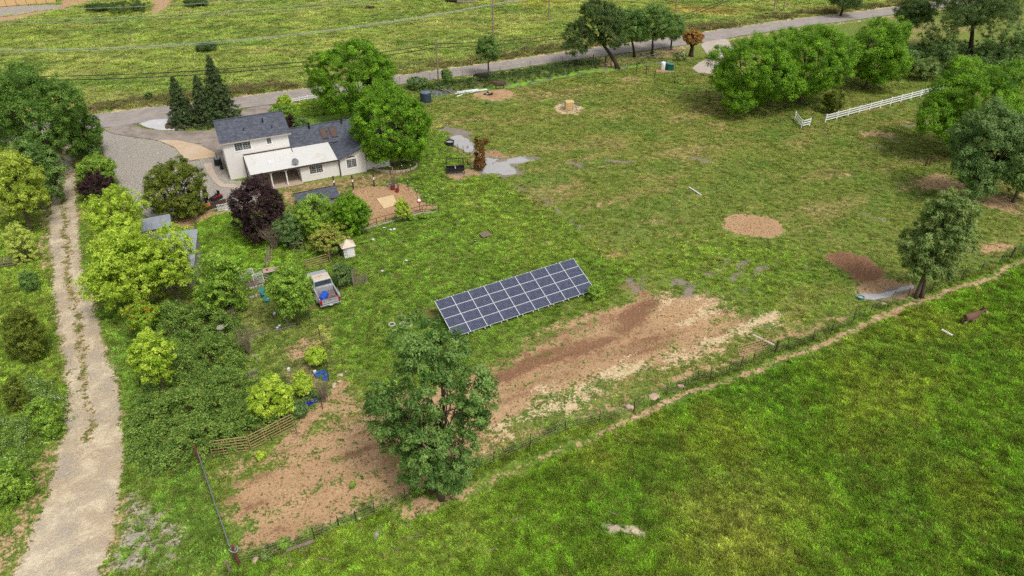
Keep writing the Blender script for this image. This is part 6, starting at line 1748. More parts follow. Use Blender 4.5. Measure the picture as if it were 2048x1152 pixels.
for s in (-1, 1):
    q = MB(); pts = [(s * W * .945, 2.5, zc + .12), (s * W * .945, 3.7, zc + .12), (s * W * .865, 3.3, zr - .07), (s * W * .865, 2.6, zr - .07)]
    quad_plate(q, pts if s > 0 else pts[::-1], .012); q.build('side_window', M_GLASS, truck)
    q = MB(); q.box(s * (W + .02) - .05, s * (W + .02) + .05, 3.6, 3.75, 1.15, 1.32); q.build('mirror', M_BLACKMETAL, truck)
ws = MB(); quad_plate(ws, [(W * .9, 4.0, zc + .08), (-W * .9, 4.0, zc + .08), (-W * .8, 3.52, zr - .05), (W * .8, 3.52, zr - .05)], .02); ws.build('windscreen', M_GLASS, truck)
bed = MB()
bed.box(-.84, .84, .06, 2.0, .60, .66)
bed.build('bed_floor', M_BEDMAT, truck)
rib = MB()
for i in range(9): rib.box(-.72 + i * .18 - .03, -.72 + i * .18 + .03, .1, 1.95, .662, .68)
rib.build('bed_ribs', plain('rusty_bed_ribs', (150, 104, 80), .8, .1, .3, 3), truck)
for s in (-1, 1):
    q = MB(); q.box(min(s * .85, s * W), max(s * .85, s * W), .05, 2.04, .5, 1.1); q.build('bed_side', M_PAINT, truck, bevel=.02)
    q = MB(); q.add([(s * W, .5, .5), (s * (W + .17), .6, .5), (s * (W + .17), 1.5, .5), (s * W, 1.65, .5), (s * W, .42, .98), (s * (W + .15), .62, .92), (s * (W + .15), 1.42, .92), (s * W, 1.65, .98)], [(0, 1, 5, 4), (1, 2, 6, 5), (2, 3, 7, 6), (4, 5, 6, 7)] if s > 0 else [(4, 5, 1, 0), (5, 6, 2, 1), (6, 7, 3, 2), (7, 6, 5, 4)])
    q.build('fender', M_PAINT, truck, smooth=True)
    q = MB(); q.box(s * .86 - .11, s * .86 + .11, -.03, .05, .62, .95); q.build('tail_lamp', M_REDLAMP, truck, bevel=.01)
    for y in (1.05, 4.55):
        wx = s * (W - .06)
        t_ = MB(); t_.lathe([(.2, -.12), (.36, -.12), (.39, -.08), (.39, .08), (.36, .12), (.2, .12)], 20); t_.xform(Matrix.Translation((wx, y, .37)) @ Matrix.Rotation(math.pi / 2, 4, 'Y'))
        tyre = t_.build('wheel', M_TYRE, truck, smooth=False)
        r_ = MB(); r_.lathe([(.0, -.10), (.2, -.10), (.2, .10), (.0, .10)], 14, close=False); r_.xform(Matrix.Translation((wx, y, .37)) @ Matrix.Rotation(math.pi / 2, 4, 'Y')); r_.build('rim', M_CHROME, tyre)
MB().box(-.84, .84, 2.0, 2.06, .6, 1.14).build('bulkhead', M_PAINT, truck)
tg = MB().box(-.75, .75, -.02, .05, .56, 1.06).build('tailgate', M_PAINT, truck, bevel=.015)
MB().box(-.75, .75, -.03, .06, 1.062, 1.10).build('top_edge', plain('rusty_tailgate_edge', (122, 66, 56), .7), tg)
MB().box(-.12, .12, -.045, -.022, .88, .94).build('handle', M_BLACKMETAL, tg)
for x in (-.55, .5): MB().box(x - .07, x + .07, -.028, -.022, .82, .86).build('badge', M_BLACKMETAL, tg)
bp = MB().box(-.98, .98, -.22, -.03, .40, .54).build('bumper', M_CHROME, truck, bevel=.02)
MB().box(-.9, .9, -.225, -.222, .45, .49).build('bumper_strip', M_BLACKMETAL, bp)
MB().box(-.16, .16, -.234, -.226, .41, .53).build('licence_plate', M_PLATE, bp)
MB().box(.38, .62, .35, .6, .69, 1.0).build('jack_stand', M_GREYMETAL, truck)
# blue barrel in the bed
bl = MB(); bl.lathe([(.24, -.44), (.27, -.42), (.28, -.3), (.265, -.28), (.285, -.1), (.285, .1), (.265, .28), (.28, .3), (.27, .42), (.24, .44)], 18)
bx = Matrix.Translation(truck.location) @ Matrix.Rotation(TA, 4, 'Z') @ Matrix.Translation((-.42, .62, 1.0)) @ Matrix.Rotation(R(-35), 4, 'Z') @ Matrix.Rotation(math.pi / 2, 4, 'X')
root = empty('barrel', bx.translation, 0, 'bright blue plastic barrel lying in the pickup bed', 'barrel')
bl.xform(Matrix.Translation(-bx.translation) @ bx @ Matrix.Scale(1.18, 4)); bl.build('body', plain('blue_plastic', (30, 84, 190), .35, 0, .06), root, smooth=True)
cp = MB(); cp.lathe([(.05, .442), (.05, .47)], 10, (.12, 0, 0)); cp.lathe([(.05, .442), (.05, .47)], 10, (-.12, 0, 0)); cp.xform(Matrix.Translation(-bx.translation) @ bx); cp.build('bung', plain('blue_plastic_dark', (20, 56, 130), .4), root)

# ================================================================ animals
def quadruped(name, label, px, ang, H, L, mat, head_up=.35, horns=False, ears=.1, bulk=1.0, tail=.5, cat='cow', mane=None, hump=0.0, muzzle=None):
    """one skin over a posed skeleton: x forward, H at the withers"""
    root = empty(name, at(*px), ang, label, cat)
    V, E, Rr = [], [], []
    def j(p, r, parent=None):
        V.append(p); Rr.append(r)
        if parent is not None: E.append((parent, len(V) - 1))
        return len(V) - 1
    b = bulk
    pel = j((-L * .34, 0, H * .80), (.23 * H * b, .25 * H * b))
    rump = j((-L * .46, 0, H * .76), (.15 * H * b, .17 * H * b), pel)
    bel = j((-L * .05, 0, H * .70), (.25 * H * b, .27 * H * b), pel)
    che = j((L * .24, 0, H * (.72 + hump * .3)), (.23 * H * b, (.29 + hump * .4) * H * b), bel)
    nk0 = j((L * .38, 0, H * (.86 + head_up * .2)), (.14 * H * b, .18 * H * b), che)
    nk1 = j((L * .53, 0, H * (.92 + head_up * .8)), (.12 * H, .17 * H), nk0)
    hd = j((L * .62, 0, H * (.92 + head_up * .95)), (.12 * H, .13 * H), nk1)
    mz = j((L * .78, 0, H * (.76 + head_up * .75)), (.085 * H, .09 * H), hd)
    mz = j((L * .81, 0, H * (.73 + head_up * .75)), (.075 * H, .075 * H), mz)
    for s in (-1, 1):
        ky = s * .15 * H * b
        h1 = j((-L * .36, ky, H * .55), (.10 * H, .12 * H), pel)
        h2 = j((-L * .31, ky, H * .42), (.06 * H, .075 * H), h1)
        h3 = j((-L * .42 + s * .03 * L, ky, H * .27), (.04 * H, .05 * H), h2)
        j((-L * .39 + s * .05 * L, ky, H * .06), (.035 * H, .035 * H), j((-L * .40 + s * .05 * L, ky, H * .12), (.03 * H, .03 * H), h3))
        f1 = j((L * .24, ky * .9, H * .46), (.075 * H, .09 * H), che)
        f2 = j((L * .25 - s * .03 * L, ky * .9, H * .28), (.045 * H, .05 * H), f1)
        j((L * .25 - s * .05 * L, ky * .9, H * .06), (.036 * H, .036 * H), j((L * .25 - s * .05 * L, ky * .9, H * .12), (.03 * H, .03 * H), f2))
    me = bpy.data.meshes.new('body'); me.from_pydata(V, E, [])
    me.materials.append(mat)
    o = link('body', me, root)
    sk = o.modifiers.new('skin', 'SKIN')
    for i, r in enumerate(Rr): me.skin_vertices[0].data[i].radius = r
    me.skin_vertices[0].data[0].use_root = True
    sk.use_smooth_shade = True
    o.modifiers.new('smooth', 'SUBSURF').levels = 2
    o.modifiers['smooth'].render_levels = 2
    hp = Vector((L * .62, 0, H * (.97 + head_up * .95)))
    for s in (-1, 1):
        q = MB(); q.tube([hp + Vector((-.02, s * .06 * H, 0)), hp + Vector((-.02, s * .1 * H, ears * .6 * H)), hp + Vector((0, s * .12 * H, ears * H))], [.035 * H, .035 * H, .006 * H], 6); q.build('ear', mat, root, smooth=True)
        if horns: MB().tube([hp + Vector((.02, s * .05 * H, .02 * H)), hp + Vector((.02, s * .17 * H, .07 * H)), hp + Vector((.05, s * .18 * H, .15 * H))], [.025 * H, .02 * H, .006 * H], 6).build('horn', M_WOOD, root, smooth=True)
    MB().tube([(-L * .5, 0, H * .82), (-L * .57, 0, H * .66), (-L * .58, 0, H * (.78 - tail)), (-L * .575, 0, H * (.66 - tail))], [.03 * H, .022 * H, .03 * H, .008 * H], 6).build('tail', mane or mat, root, smooth=True)
    if muzzle is not None:
        MB().lathe([(.02, -.09), (.1, -.04), (.105, .03), (.05, .1)], 10, (L * .815, 0, H * (.725 + head_up * .75))).build('muzzle', muzzle, root, smooth=True)
    if mane is not None:
        q = MB()
        pts = [(L * .34, H * 1.02), (L * .45, H * (1.06 + head_up * .45)), (L * .56, H * (1.05 + head_up * .85)), (L * .62, H * (1.0 + head_up))]
        q.tube([(x, 0, z - .02 * H) for x, z in pts], [.05 * H, .09 * H, .1 * H, .06 * H], 6); q.build('mane', mane, root)
    return root
def hide(name, top, low, zsplit, soft):
    t = NT(name); P = t.obj()
    s = t.n('ShaderNodeSeparateXYZ'); t.l(P, s.inputs[0])
    n = t.noise(P, 4, 3)
    f = t.remap(t.math('ADD', s.outputs[2], t.math('MULTIPLY', n, .2)), zsplit - soft, zsplit + soft)
    c = t.mix(f, srgb(*low), srgb(*top))
    c = t.mix(1.0, c, t.remap(n, .3, .7, .75, 1.2), 'MULTIPLY')
    t.principled(c, .85)
    return t.m
quadruped('donkey', 'brown donkey with pale legs grazing the pasture', (1936, 650), R(12), 1.25, 1.6, hide('donkey_hide', (112, 82, 66), (168, 140, 112), .72, .16), head_up=.26, ears=.26, bulk=.98, cat='donkey', muzzle=plain('pale_muzzle', (206, 196, 182), .9), mane=plain('dark_mane', (56, 42, 36), .9))
quadruped('cow', 'dark brown cow standing beside the burnt circle', (998, 174), R(186), 1.38, 2.1, hide('brown_hide', (84, 66, 54), (58, 46, 40), .5, .2), head_up=.02, horns=False, ears=.12, bulk=1.05, hump=.1)
quadruped('cow', 'black cow in the shade of the small ditch tree', (966, 163), R(190), 1.38, 2.1, hide('black_hide', (34, 30, 30), (28, 26, 26), .5, .2), head_up=-.05, ears=.12, bulk=1.08, hump=.1)

# ================================================================ paddock things
M_TANK = plain('dark_teal_plastic', (52, 66, 76), .5, 0, .06)
p = at(852, 204)
o = empty('water_tank', p, 0, 'dark ribbed plastic water tank beside the ditch pond', 'tank')
pr = [(.88, 0)]
for i in range(6): pr += [(.88, .06 + i * .26), (.91, .10 + i * .26), (.91, .2 + i * .26), (.88, .24 + i * .26)]
pr += [(.86, 1.62)]
MB().lathe(pr, 28).build('body', M_TANK, o, smooth=True)
top = MB().lathe([(.87, 1.621), (.6, 1.8), (.22, 1.92), (.2, 1.92)], 28).build('top', plain('tank_top', (104, 116, 126), .5), o)
MB().lathe([(.21, 1.921), (.22, 2.0), (.0, 2.02)], 16, close=False).build('lid', M_TANK, top)
for i in range(8):
    a = i * math.pi / 4
    MB().bar((math.cos(a) * .8, math.sin(a) * .8, 1.68), (math.cos(a) * .25, math.sin(a) * .25, 1.94), .05, .05).build('rib', M_TANK, top)
M_PVC = plain('white_pvc', (218, 220, 222), .5, 0, .04)
def lying(name, label, cat, a, b, r=None, box=None, mat=None, za=.05, zb=.05, group=None, n=8):
    A = at(*a, za); B = at(*b, zb)
    O = A.copy()
    root = empty(name, O, 0, label, cat, group)
    if r: MB().tube([(0, 0, 0), B - O], r, n).build('length', mat or M_PVC, root)
    else: MB().bar((0, 0, 0), B - O, box[0], box[1]).build('length', mat or M_WOOD, root)
    return root
PP = 'white pipes piled by the ditch'
lying('drain_pipe', 'white pipe sticking out lowest from the ditch pile', 'pipe', (913, 193), (952, 180), .09, zb=.2, group=PP)
lying('drain_pipe', 'middle white pipe of the ditch pile', 'pipe', (910, 188), (955, 179), .09, za=.1, zb=.35, group=PP)
lying('drain_pipe', 'topmost white pipe of the ditch pile', 'pipe', (914, 183), (957, 178), .09, za=.2, zb=.45, group=PP)
lying('drain_pipe', 'bluish white pipe running on toward the brown cow', 'pipe', (953, 180), (974, 176), .13, za=.2, zb=.2, group=PP)
lying('drain_pipe', 'lone white pipe lying in the middle of the paddock', 'pipe', (1378, 375), (1402, 391), .09, za=.1, zb=.1)
for i, (a, b, lab) in enumerate((((878, 172), (886, 178), 'broken board nearest the leaning pole'), ((884, 176), (893, 180), 'pale board at the pond edge'), ((896, 183), (905, 187), 'board between pond and white pipes'), ((872, 176), (890, 182), 'long board across the pond edge'))):
    lying('scrap_board', lab, 'board', a, b, box=(.25, .06), mat=M_WOOD, za=.25, zb=.15, group='scrap boards at the ditch pond')
# burnt heap
def rock(name, label, px, r, mat, seed, group=None, cat='stone', dz=0.0):
    rng = np.random.default_rng(seed)
    bm = bmesh.new(); bmesh.ops.create_icosphere(bm, subdivisions=2, radius=r)
    s = rng.uniform(.7, 1.25, 3); s[2] *= .7
    ph = rng.random(6) * 6
    for v in bm.verts:
        k = 1 + .18 * math.sin(v.co.x / r * 3 + ph[0]) + .15 * math.sin(v.co.y / r * 4 + ph[1]) + .12 * math.sin(v.co.z / r * 5 + ph[2])
        v.co = Vector((v.co.x * s[0] * k, v.co.y * s[1] * k, v.co.z * s[2] * k + r * .35))
    me = bpy.data.meshes.new(name); bm.to_mesh(me); bm.free(); me.materials.append(mat)
    p = at(*px, dz) if len(px) == 2 else Vector(px)
    o = link(name, me, None, p, (0, 0, rng.random() * 6))
    return tag(o, label, cat, group)
M_CHAR = plain('charred_wood', (44, 40, 40), .95, 0, .3, 4)
M_STONE = plain('tan_stone', (188, 168, 142), .9, 0, .15, 3, .3)
M_GREYSTONE = plain('grey_stone', (158, 150, 142), .9, 0, .18, 3, .3)
M_DARKSTONE = plain('dark_lava_stone', (88, 70, 66), .95, 0, .25, 3, .3)
for i, px in enumerate(((970, 189), (978, 190), (976, 187), (984, 189))):
    rock('charred_chunk', ['leftmost charred chunk in the burnt circle', 'nearest charred chunk in the burnt circle', 'rearmost charred chunk in the burnt circle', 'rightmost charred chunk in the burnt circle'][i], px, .28, M_CHAR, i, 'charred chunks of the fire site', 'charcoal')
rock('ash_stone', 'pale stone beside the charred chunks', (974, 189), .26, M_GREYSTONE, 9)
# buckets, tubs
def tub(name, label, px, r, h, mat, cat='tub', inner=None, taper=.85, dz=0.0, handle=False):
    o = empty(name, at(*px, dz), 0, label, cat)
    MB().lathe([(r * taper, 0), (r, h), (r * 1.05, h), (r * 1.05, h + .03), (r * .93, h + .03), (r * .9, h * .75)], 18).build('body', mat, o)
    MB().lathe([(.001, h * .76), (r * .89, h * .765)], 18, close=False).build('contents', inner or M_WATER, o)
    if handle: MB().tube([(math.cos(a) * r, 0, h + math.sin(a) * r * .8) for a in [i * math.pi / 8 for i in range(9)]], .012, 5).build('handle', M_WIRE, o)
    return o
tub('black_tub', 'round black stock tub at the edge of the grey puddle', (900, 290), .62, .62, plain('black_plastic', (44, 46, 50), .5))
tub('teal_tub', 'teal green water tub at the end of the muddy puddle', (1721, 597), .3, .22, plain('teal_plastic', (40, 130, 124), .45), taper=.95)
tub('green_bucket', 'small green bucket below the burnt circle', (973, 208), .2, .3, plain('green_plastic', (30, 96, 74), .5), 'bucket', handle=True)
tub('yellow_bucket', 'yellow bucket at the foot of the dying cypress', (954, 334), .22, .42, plain('yellow_plastic', (206, 178, 56), .5), 'bucket', handle=True)
tub('white_bucket', 'white bucket lying beside the yellow bucket', (945, 335), .2, .3, plain('white_plastic', (214, 214, 212), .5), 'bucket', handle=True)
tub('dark_pot', 'small dark pot on the lawn near the pallet', (951, 484), .2, .22, plain('black_plastic', (44, 46, 50), .5), 'pot')
tub('teal_pot', 'little teal pot below the hay feeder', (918, 364), .2, .2, plain('teal_plastic', (40, 130, 124), .45), 'pot')
# hay bale in its ring
M_HAY = plain('hay', (206, 178, 122), 1.0, 0, .25, 9, .6)
o = empty('hay_bale', at(1138, 219), R(8), 'square hay bale standing in the metal ring feeder', 'hay bale')
bm = MB(); bm.box(-.68, .68, -.5, .5, 0, 1.42); bm.build('bale', M_HAY, o, bevel=.12)
mm = MB()
for z in (.3, .7, 1.1): mm.tube([(-.69, -.51, z), (.69, -.51, z), (.69, .51, z), (-.69, .51, z), (-.69, -.51, z)], .012, 4)
mm.build('twine', plain('orange_twine', (176, 120, 76), .8), o)
o = empty('ring_feeder', at(1138, 219), 0, 'round steel ring feeder encircling the hay bale', 'feeder')
for z in (.08, .6, 1.15): MB().tube([(math.cos(a) * 1.3, math.sin(a) * 1.3, z) for a in [i * 6.283 / 24 for i in range(25)]], .025, 5, caps=False).build('ring', M_GREYMETAL, o)
for i in range(10):
    a = i * .6283
    MB().tube([(math.cos(a) * 1.3, math.sin(a) * 1.3, 0), (math.cos(a) * 1.3, math.sin(a) * 1.3, 1.17)], .02, 5).build('upright', M_GREYMETAL, o)
# black hay rack
p = at(911, 346)
o = empty('hay_rack', p, R(8), 'black hay rack with slanted bars over a trough', 'feeder')
MB().box(-1.15, 1.15, -.55, .55, .45, .5).box(-1.15, 1.15, -.55, -.5, .5, .75).box(-1.15, 1.15, .5, .55, .5, .75).box(-1.15, -1.1, -.5, .5, .5, .75).box(1.1, 1.15, -.5, .5, .5, .75).build('trough', M_BLACKMETAL, o)
MB().box(-.06, .06, -.52, .52, .5, .8).build('divider', plain('pinkish_board', (170, 150, 140), .8), o)
for x in (-1.1, 1.1):
    for y in (-.5, .5): MB().box(x - .04, x + .04, y - .04, y + .04, 0, .45 if y < 0 else 1.75).build('leg', M_BLACKMETAL, o)
MB().box(-1.1, 1.1, .47, .53, 1.7, 1.76).build('rail', M_BLACKMETAL, o)
for i in range(9): MB().tube([(-1.0 + i * .25, .1, .76), (-1.0 + i * .25, .5, 1.7)], .018, 5).build('bar', M_BLACKMETAL, o)
# bins, cabinet
M_BIN = plain('green_bin_plastic', (24, 104, 88), .45, 0, .06)
for px, lab in (((1331, 139), 'green wheeled bin hidden behind the white cabinet'), ((1341, 141), 'green wheeled bin standing free at the end of the row')):
    o = empty('wheeled_bin', at(*px), R(-20), lab, 'bin', 'green wheeled bins')
    MB().add([(-.42, -.42, .08), (.42, -.42, .08), (.42, .42, .08), (-.42, .42, .08), (-.5, -.5, 1.12), (.5, -.5, 1.12), (.5, .5, 1.12), (-.5, .5, 1.12)], [(3, 2, 1, 0), (0, 1, 5, 4), (1, 2, 6, 5), (2, 3, 7, 6), (3, 0, 4, 7), (4, 5, 6, 7)]).build('body', M_BIN, o)
    MB().box(-.54, .54, -.56, .54, 1.122, 1.2).build('lid', plain('bin_lid', (96, 122, 120), .5), o, bevel=.03)
    for s in (-1, 1): MB().tube([(s * .42, .42, .13), (s * .52, .42, .13)], .13, 10).build('wheel', M_TYRE, o)
    MB().tube([(-.4, .6, 1.05), (.4, .6, 1.05)], .03, 6).build('handle', M_BIN, o)
o = empty('white_cabinet', at(1325, 141), R(-10), 'white upright cabinet beside the green bins', 'cabinet')
MB().lathe([(.36, 0), (.4, .05), (.4, 1.35), (.36, 1.45), (.2, 1.5)], 18).build('body', M_VINYL, o, smooth=True)
MB().box(-.2, .2, -.42, -.395, .3, 1.1).build('door', plain('white_plastic', (214, 214, 212), .5), o)
o = sheet('bin_pad', gl([(1311, 141), (1322, 137), (1347, 139), (1350, 144), (1335, 147), (1315, 145)]), .05, M_WALK, .1, .5, 3, thick=.1); tag(o, 'small concrete pad under the green bins', kind='structure')
# pallet
o = empty('pallet', at(971, 472, .12), R(30), 'grey wooden pallet lying on the lawn', 'pallet')
for i in range(7): MB().box(-.55, .55, -.5 + i * .155, -.5 + i * .155 + .1, .1, .125).build('slat', M_WOOD, o)
for x in (-.5, 0, .5): MB().box(x - .04, x + .04, -.5, .53, 0, .099).build('bearer', M_WOOD, o)
# tyres on the lawn
M_OLDTYRE = plain('pale_old_tyre', (176, 170, 158), .9)
for px, lab in (((784, 651), 'pale old tyre ring on the lawn, clear of the tree'), ((806, 650), 'pale old tyre ring half hidden behind the tall tree'), ((818, 652), 'pale tyre ring nearest the solar panels')):
    o = empty('old_tyre', at(*px), 0, lab, 'tyre', 'old tyres on the lawn')
    pts = [(math.cos(a) * .26, math.sin(a) * .26, .08) for a in [i * 6.2832 / 20 for i in range(21)]]
    MB().tube(pts, .085, 8, caps=False).build('tyre', M_OLDTYRE, o, smooth=True)
    MB().lathe([(.17, .03), (.2, .03), (.2, .12), (.17, .12)], 16, close=False).build('bead', M_TYRE, o)
# stones
for i, (px, r) in enumerate((((677, 752), .17), ((683, 752), .17), ((679, 765), .17), ((669, 771), .16), ((668, 776), .17), ((692, 744), .11))):
    rock('field_stone', ['tan stone, left one of the touching pair', 'tan stone, right one of the touching pair', 'tan stone below the touching pair', 'tan stone above the lowest one', 'lowest tan stone beside the dirt track', 'small white stone apart from the tan ones'][i], px, r, M_STONE, 20 + i, 'stones beside the dirt track')
for i, (px, r, lab) in enumerate((((1259, 818), .26, 'pinkish stone at the fence, second from the tall tree'), ((1308, 796), .3, 'large pinkish stone at the fence'), ((1362, 775), .24, 'flat stone at the fence foot'), ((1768, 610), .24, 'white stone between puddle and fence'), ((720, 1040), .14, 'pale stone at the fence near the beam'), ((690, 1086), .1, 'tiny pale stone in the pasture below the fence'), ((510, 1122), .2, 'dark stone at the corner of the run'))):
    rock('fence_stone', lab, px, r, plain('pinkish_stone', (190, 162, 140), .9, 0, .15, 3, .3), 40 + i, 'stones along the wire fence')
# ring of lava stones on the gravel island
isl = [(335, 258), (338, 252), (345, 247), (355, 246), (365, 246), (336, 256), (345, 258), (355, 258), (365, 257.5), (378, 257), (390, 255.5), (402, 254), (414, 252), (426, 250), (438, 247), (450, 243), (460, 238), (466, 234), (465, 229)]
isl.sort()
for i, px in enumerate(isl):
    rock('lava_stone', '%s dark lava stone from the lane side edging the gravel island' % ORD[i], px, .26 + .1 * random.random(), M_DARKSTONE, 60 + i, 'dark stones edging the gravel island', dz=.07)
# beams and sticks
lying('timber_beam', 'thick grey beam lying along the fence near the corner post', 'beam', (573, 1106), (628, 1086), box=(.22, .2), mat=M_WOOD, za=.1, zb=.1)
lying('timber_plank', 'pale plank leaning on the fence beside the tan gate', 'plank', (1503, 680), (1546, 700), box=(.22, .05), mat=plain('pale_plank', (176, 166, 150), .9), za=.6, zb=.5)
lying('timber_plank', 'grey plank on the trail below the twin trunk tree', 'plank', (1830, 619), (1855, 611), box=(.3, .06), mat=M_WOOD)
lying('timber_plank', 'short plank beside the twin trunk tree', 'plank', (1826, 606), (1840, 602), box=(.18, .05), mat=M_WOOD)
lying('timber_plank', 'tan block lying in the pasture above the donkey', 'block', (1953, 579), (1962, 577), box=(.3, .2), mat=plain('orange_block', (206, 160, 110), .9))
lying('fallen_log', 'bleached white log lying in the pasture near the donkey', 'log', (1881, 665), (1903, 676), .13, mat=plain('bleached_wood', (208, 204, 192), .9, 0, .15, 5, .3), za=.12, zb=.1)
SG = 'sticks scattered in the pasture'
STK = {k: r for r, k in enumerate(sorted(range(14), key=lambda k: (600, 563, 578, 606, 800, 780, 846, 845, 1005, 1024, 640, 1218, 965, 812)[k]))}
for i, (a, b) in enumerate((((600, 1107), (616, 1105)), ((563, 1118), (572, 1109)), ((578, 1115), (582, 1128)), ((606, 1130), (617, 1122)), ((800, 1048), (823, 1058)), ((780, 1092), (802, 1113)), ((846, 1028), (852, 1015)), ((845, 1035), (868, 1022)), ((1005, 1050), (1048, 1040)), ((1024, 1052), (1036, 1040)), ((640, 1122), (668, 1128)), ((1218, 1032), (1235, 1037)), ((965, 1110), (990, 1102)), ((812, 1082), (845, 1072)))):
    lying('stick', '%s dry stick on the pasture grass, counted from the corner post' % ORD[STK[i]], 'stick', a, b, .03, mat=M_TWIG, za=.18, zb=.16, group=SG, n=5)
# fallen trunk and boards at the top edge
lying('fallen_log', 'weathered trunk lying in the far field at the top edge', 'log', (893, 4), (915, 6), .7, mat=M_DARKWOOD, za=.8, zb=.8)
lying('fallen_log', 'grey log beside the weathered trunk in the far field', 'log', (915, 7), (953, 8), .35, mat=M_WOOD, za=.4, zb=.3)
lying('fallen_log', 'small dark log alone in the far field', 'log', (733, 17), (748, 18), .35, mat=M_DARKWOOD, za=.3, zb=.3)

# ================================================================ yard and garden things
# red lawn tractor
M_RED = plain('red_paint', (178, 38, 40), .4)
o = empty('lawn_tractor', at(432, 399), R(250), 'red riding mower parked on the gravel', 'mower'); o.scale = (.82, .82, .82)
MB().box(-.3, .95, -.28, .28, .35, .68).build('hood', M_BLACKMETAL, o, bevel=.05); MB().box(-.2, .6, -.3, .3, .45, .6).build('side_panel', M_RED, o, bevel=.02)
MB().box(-.95, -.3, -.45, .45, .35, .58).build('rear_body', M_RED, o, bevel=.05)
MB().box(-.75, -.3, -.25, .25, .58, .72).box(-.82, -.7, -.25, .25, .7, 1.15).build('seat', M_BLACKMETAL, o, bevel=.04)
MB().box(-.35, .5, -.6, .6, .15, .34).build('mower_deck', M_BLACKMETAL, o, bevel=.05)
MB().tube([(0.0, 0, .72), (-.15, 0, 1.0)], .025, 6).tube([(-.15 + math.cos(a) * .06, math.sin(a) * .18, 1.0 + math.cos(a) * .1) for a in [i * 6.283 / 12 for i in range(13)]], .02, 5).build('steering_wheel', M_BLACKMETAL, o)
for x, r in ((-.6, .28), (.7, .2)):
    for s in (-1, 1):
        q = MB().lathe([(r * .5, -.12), (r, -.1), (r, .1), (r * .5, .12)], 16); q.xform(Matrix.Translation((x, s * .45, r)) @ Matrix.Rotation(math.pi / 2, 4, 'X')); q.build('wheel', M_TYRE, o)
MB().tube([(-1.0, 0, .35), (-1.5, .25, .2)], .04, 6).build('tow_bar', M_GREYMETAL, o)
# yellow box blade and big tractor wheel
p = at(399, 419)
o = empty('yard_tractor', p, R(22), 'old tractor with orange blade half hidden under the olive green tree', 'tractor')
MB().box(-1.3, 1.3, -.08, .08, .2, .62).build('blade', plain('orange_paint', (226, 152, 48), .5, 0, .1), o)
MB().box(-1.35, 1.35, -.12, .12, .05, .19).build('cutting_edge', M_GREYMETAL, o)
for s in (-1, 1): MB().box(s * 1.34 - .04, s * 1.34 + .04, -.1, .7, .05, .75).build('side_plate', M_DARKSTONE, o)
MB().box(-.28, .28, .5, 2.9, .6, 1.05).build('hood', M_BLACKMETAL, o, bevel=.06)
MB().box(-.3, .3, 2.9, 3.3, .8, .95).build('seat', M_BLACKMETAL, o)
for s in (-1, 1):
    for y, r, w in ((2.6, .72, .2), (.9, .42, .12)):
        q = MB().lathe([(r * .55, -w), (r * .95, -w), (r, -w * .6), (r, w * .6), (r * .95, w), (r * .55, w)], 22); M = Matrix.Translation((s * .85, y, r)) @ Matrix.Rotation(math.pi / 2, 4, 'Y'); q.xform(M); wh = q.build('wheel', M_TYRE, o)
        lug = MB()
        for i in range(20):
            a = i * 6.283 / 20
            for k in (-1, 1): lug.bar((math.cos(a) * r, math.sin(a) * r, 0), (math.cos(a + .12) * r, math.sin(a + .12) * r, k * w), .06, .06)
        lug.xform(M); lug.build('lugs', M_TYRE, wh)
        q = MB().lathe([(.001, -.02), (r * .55, -.02), (r * .55, .04), (.1, .06)], 16, close=False); q.xform(M); q.build('rim', M_GREYMETAL, wh)
# railway sleepers behind the mower
for i, (a, b, z, lab) in enumerate((((415, 414), (452, 403), .25, 'upper dark sleeper behind the red mower'), ((412, 421), (452, 409), .25, 'lower dark sleeper beside the orange blade'))):
    lying('railway_sleeper', lab, 'sleeper', a, b, box=(.24, .26), mat=M_DARKWOOD, za=z, zb=z, group='sleepers of the yard edge')
lying('timber_plank', 'long tan plank on the slope below the sleepers', 'plank', (416, 437), (450, 424), box=(.2, .06), mat=plain('tan_plank', (186, 156, 120), .9))
o = empty('white_rack', at(446, 422), R(25), 'white wire rack beside the plum tree', 'rack')
for i in range(7): MB().tube([(-.5 + i * .16, 0, 0), (-.5 + i * .16, .25, .8)], .02, 5).build('bar', M_VINYL, o)
for z in (.1, .75): MB().tube([(-.55, z * .3, z), (.55, z * .3, z)], .025, 5).build('rail', M_VINYL, o)
# pots with dry plants, sand board, feeder post
for px, lab, sd in (((786, 379), 'red pot with a tall dry plant, behind the other pot', 1), ((795, 384), 'small red pot with a short dry plant', 2), ((780, 374), 'pale pot beside the red pots', 3)):
    tub('flower_pot', lab, px, .3 if sd != 2 else .24, .4, plain('red_glaze' if sd < 3 else 'pale_glaze', (142, 52, 46) if sd < 3 else (180, 172, 164), .5), 'flower pot', M_DARKSTONE)
twig_bush('tall dry orange plant standing in the red pot', (787, 378, 342), 18, 11, 26)
twig_bush('short dry plant standing in the small red pot', (795, 383, 364), 14, 12, 20)
o = sheet('plywood_board', gl([(753, 398), (786, 391), (796, 409), (768, 418)]), .06, plain('plywood', (206, 180, 140), .85), 0, 2, 1, thick=.05); tag(o, 'tan plywood sheet lying on the sandy yard', 'board')
o = empty('bird_feeder', at(841, 426), 0, 'red and white bird feeder on a dark pole', 'bird feeder')
MB().tube([(0, 0, -.2), (-.05, .05, 1.5)], [.05, .04], 7).build('pole', M_DARKWOOD, o)
MB().box(-.3, .2, -.17, .27, 1.5, 1.62).build('tray', M_RED, o); MB().lathe([(.2, 1.62), (.2, 1.72), (.02, 1.9)], 12, (-.05, .05, 0)).build('roof', M_VINYL, o)
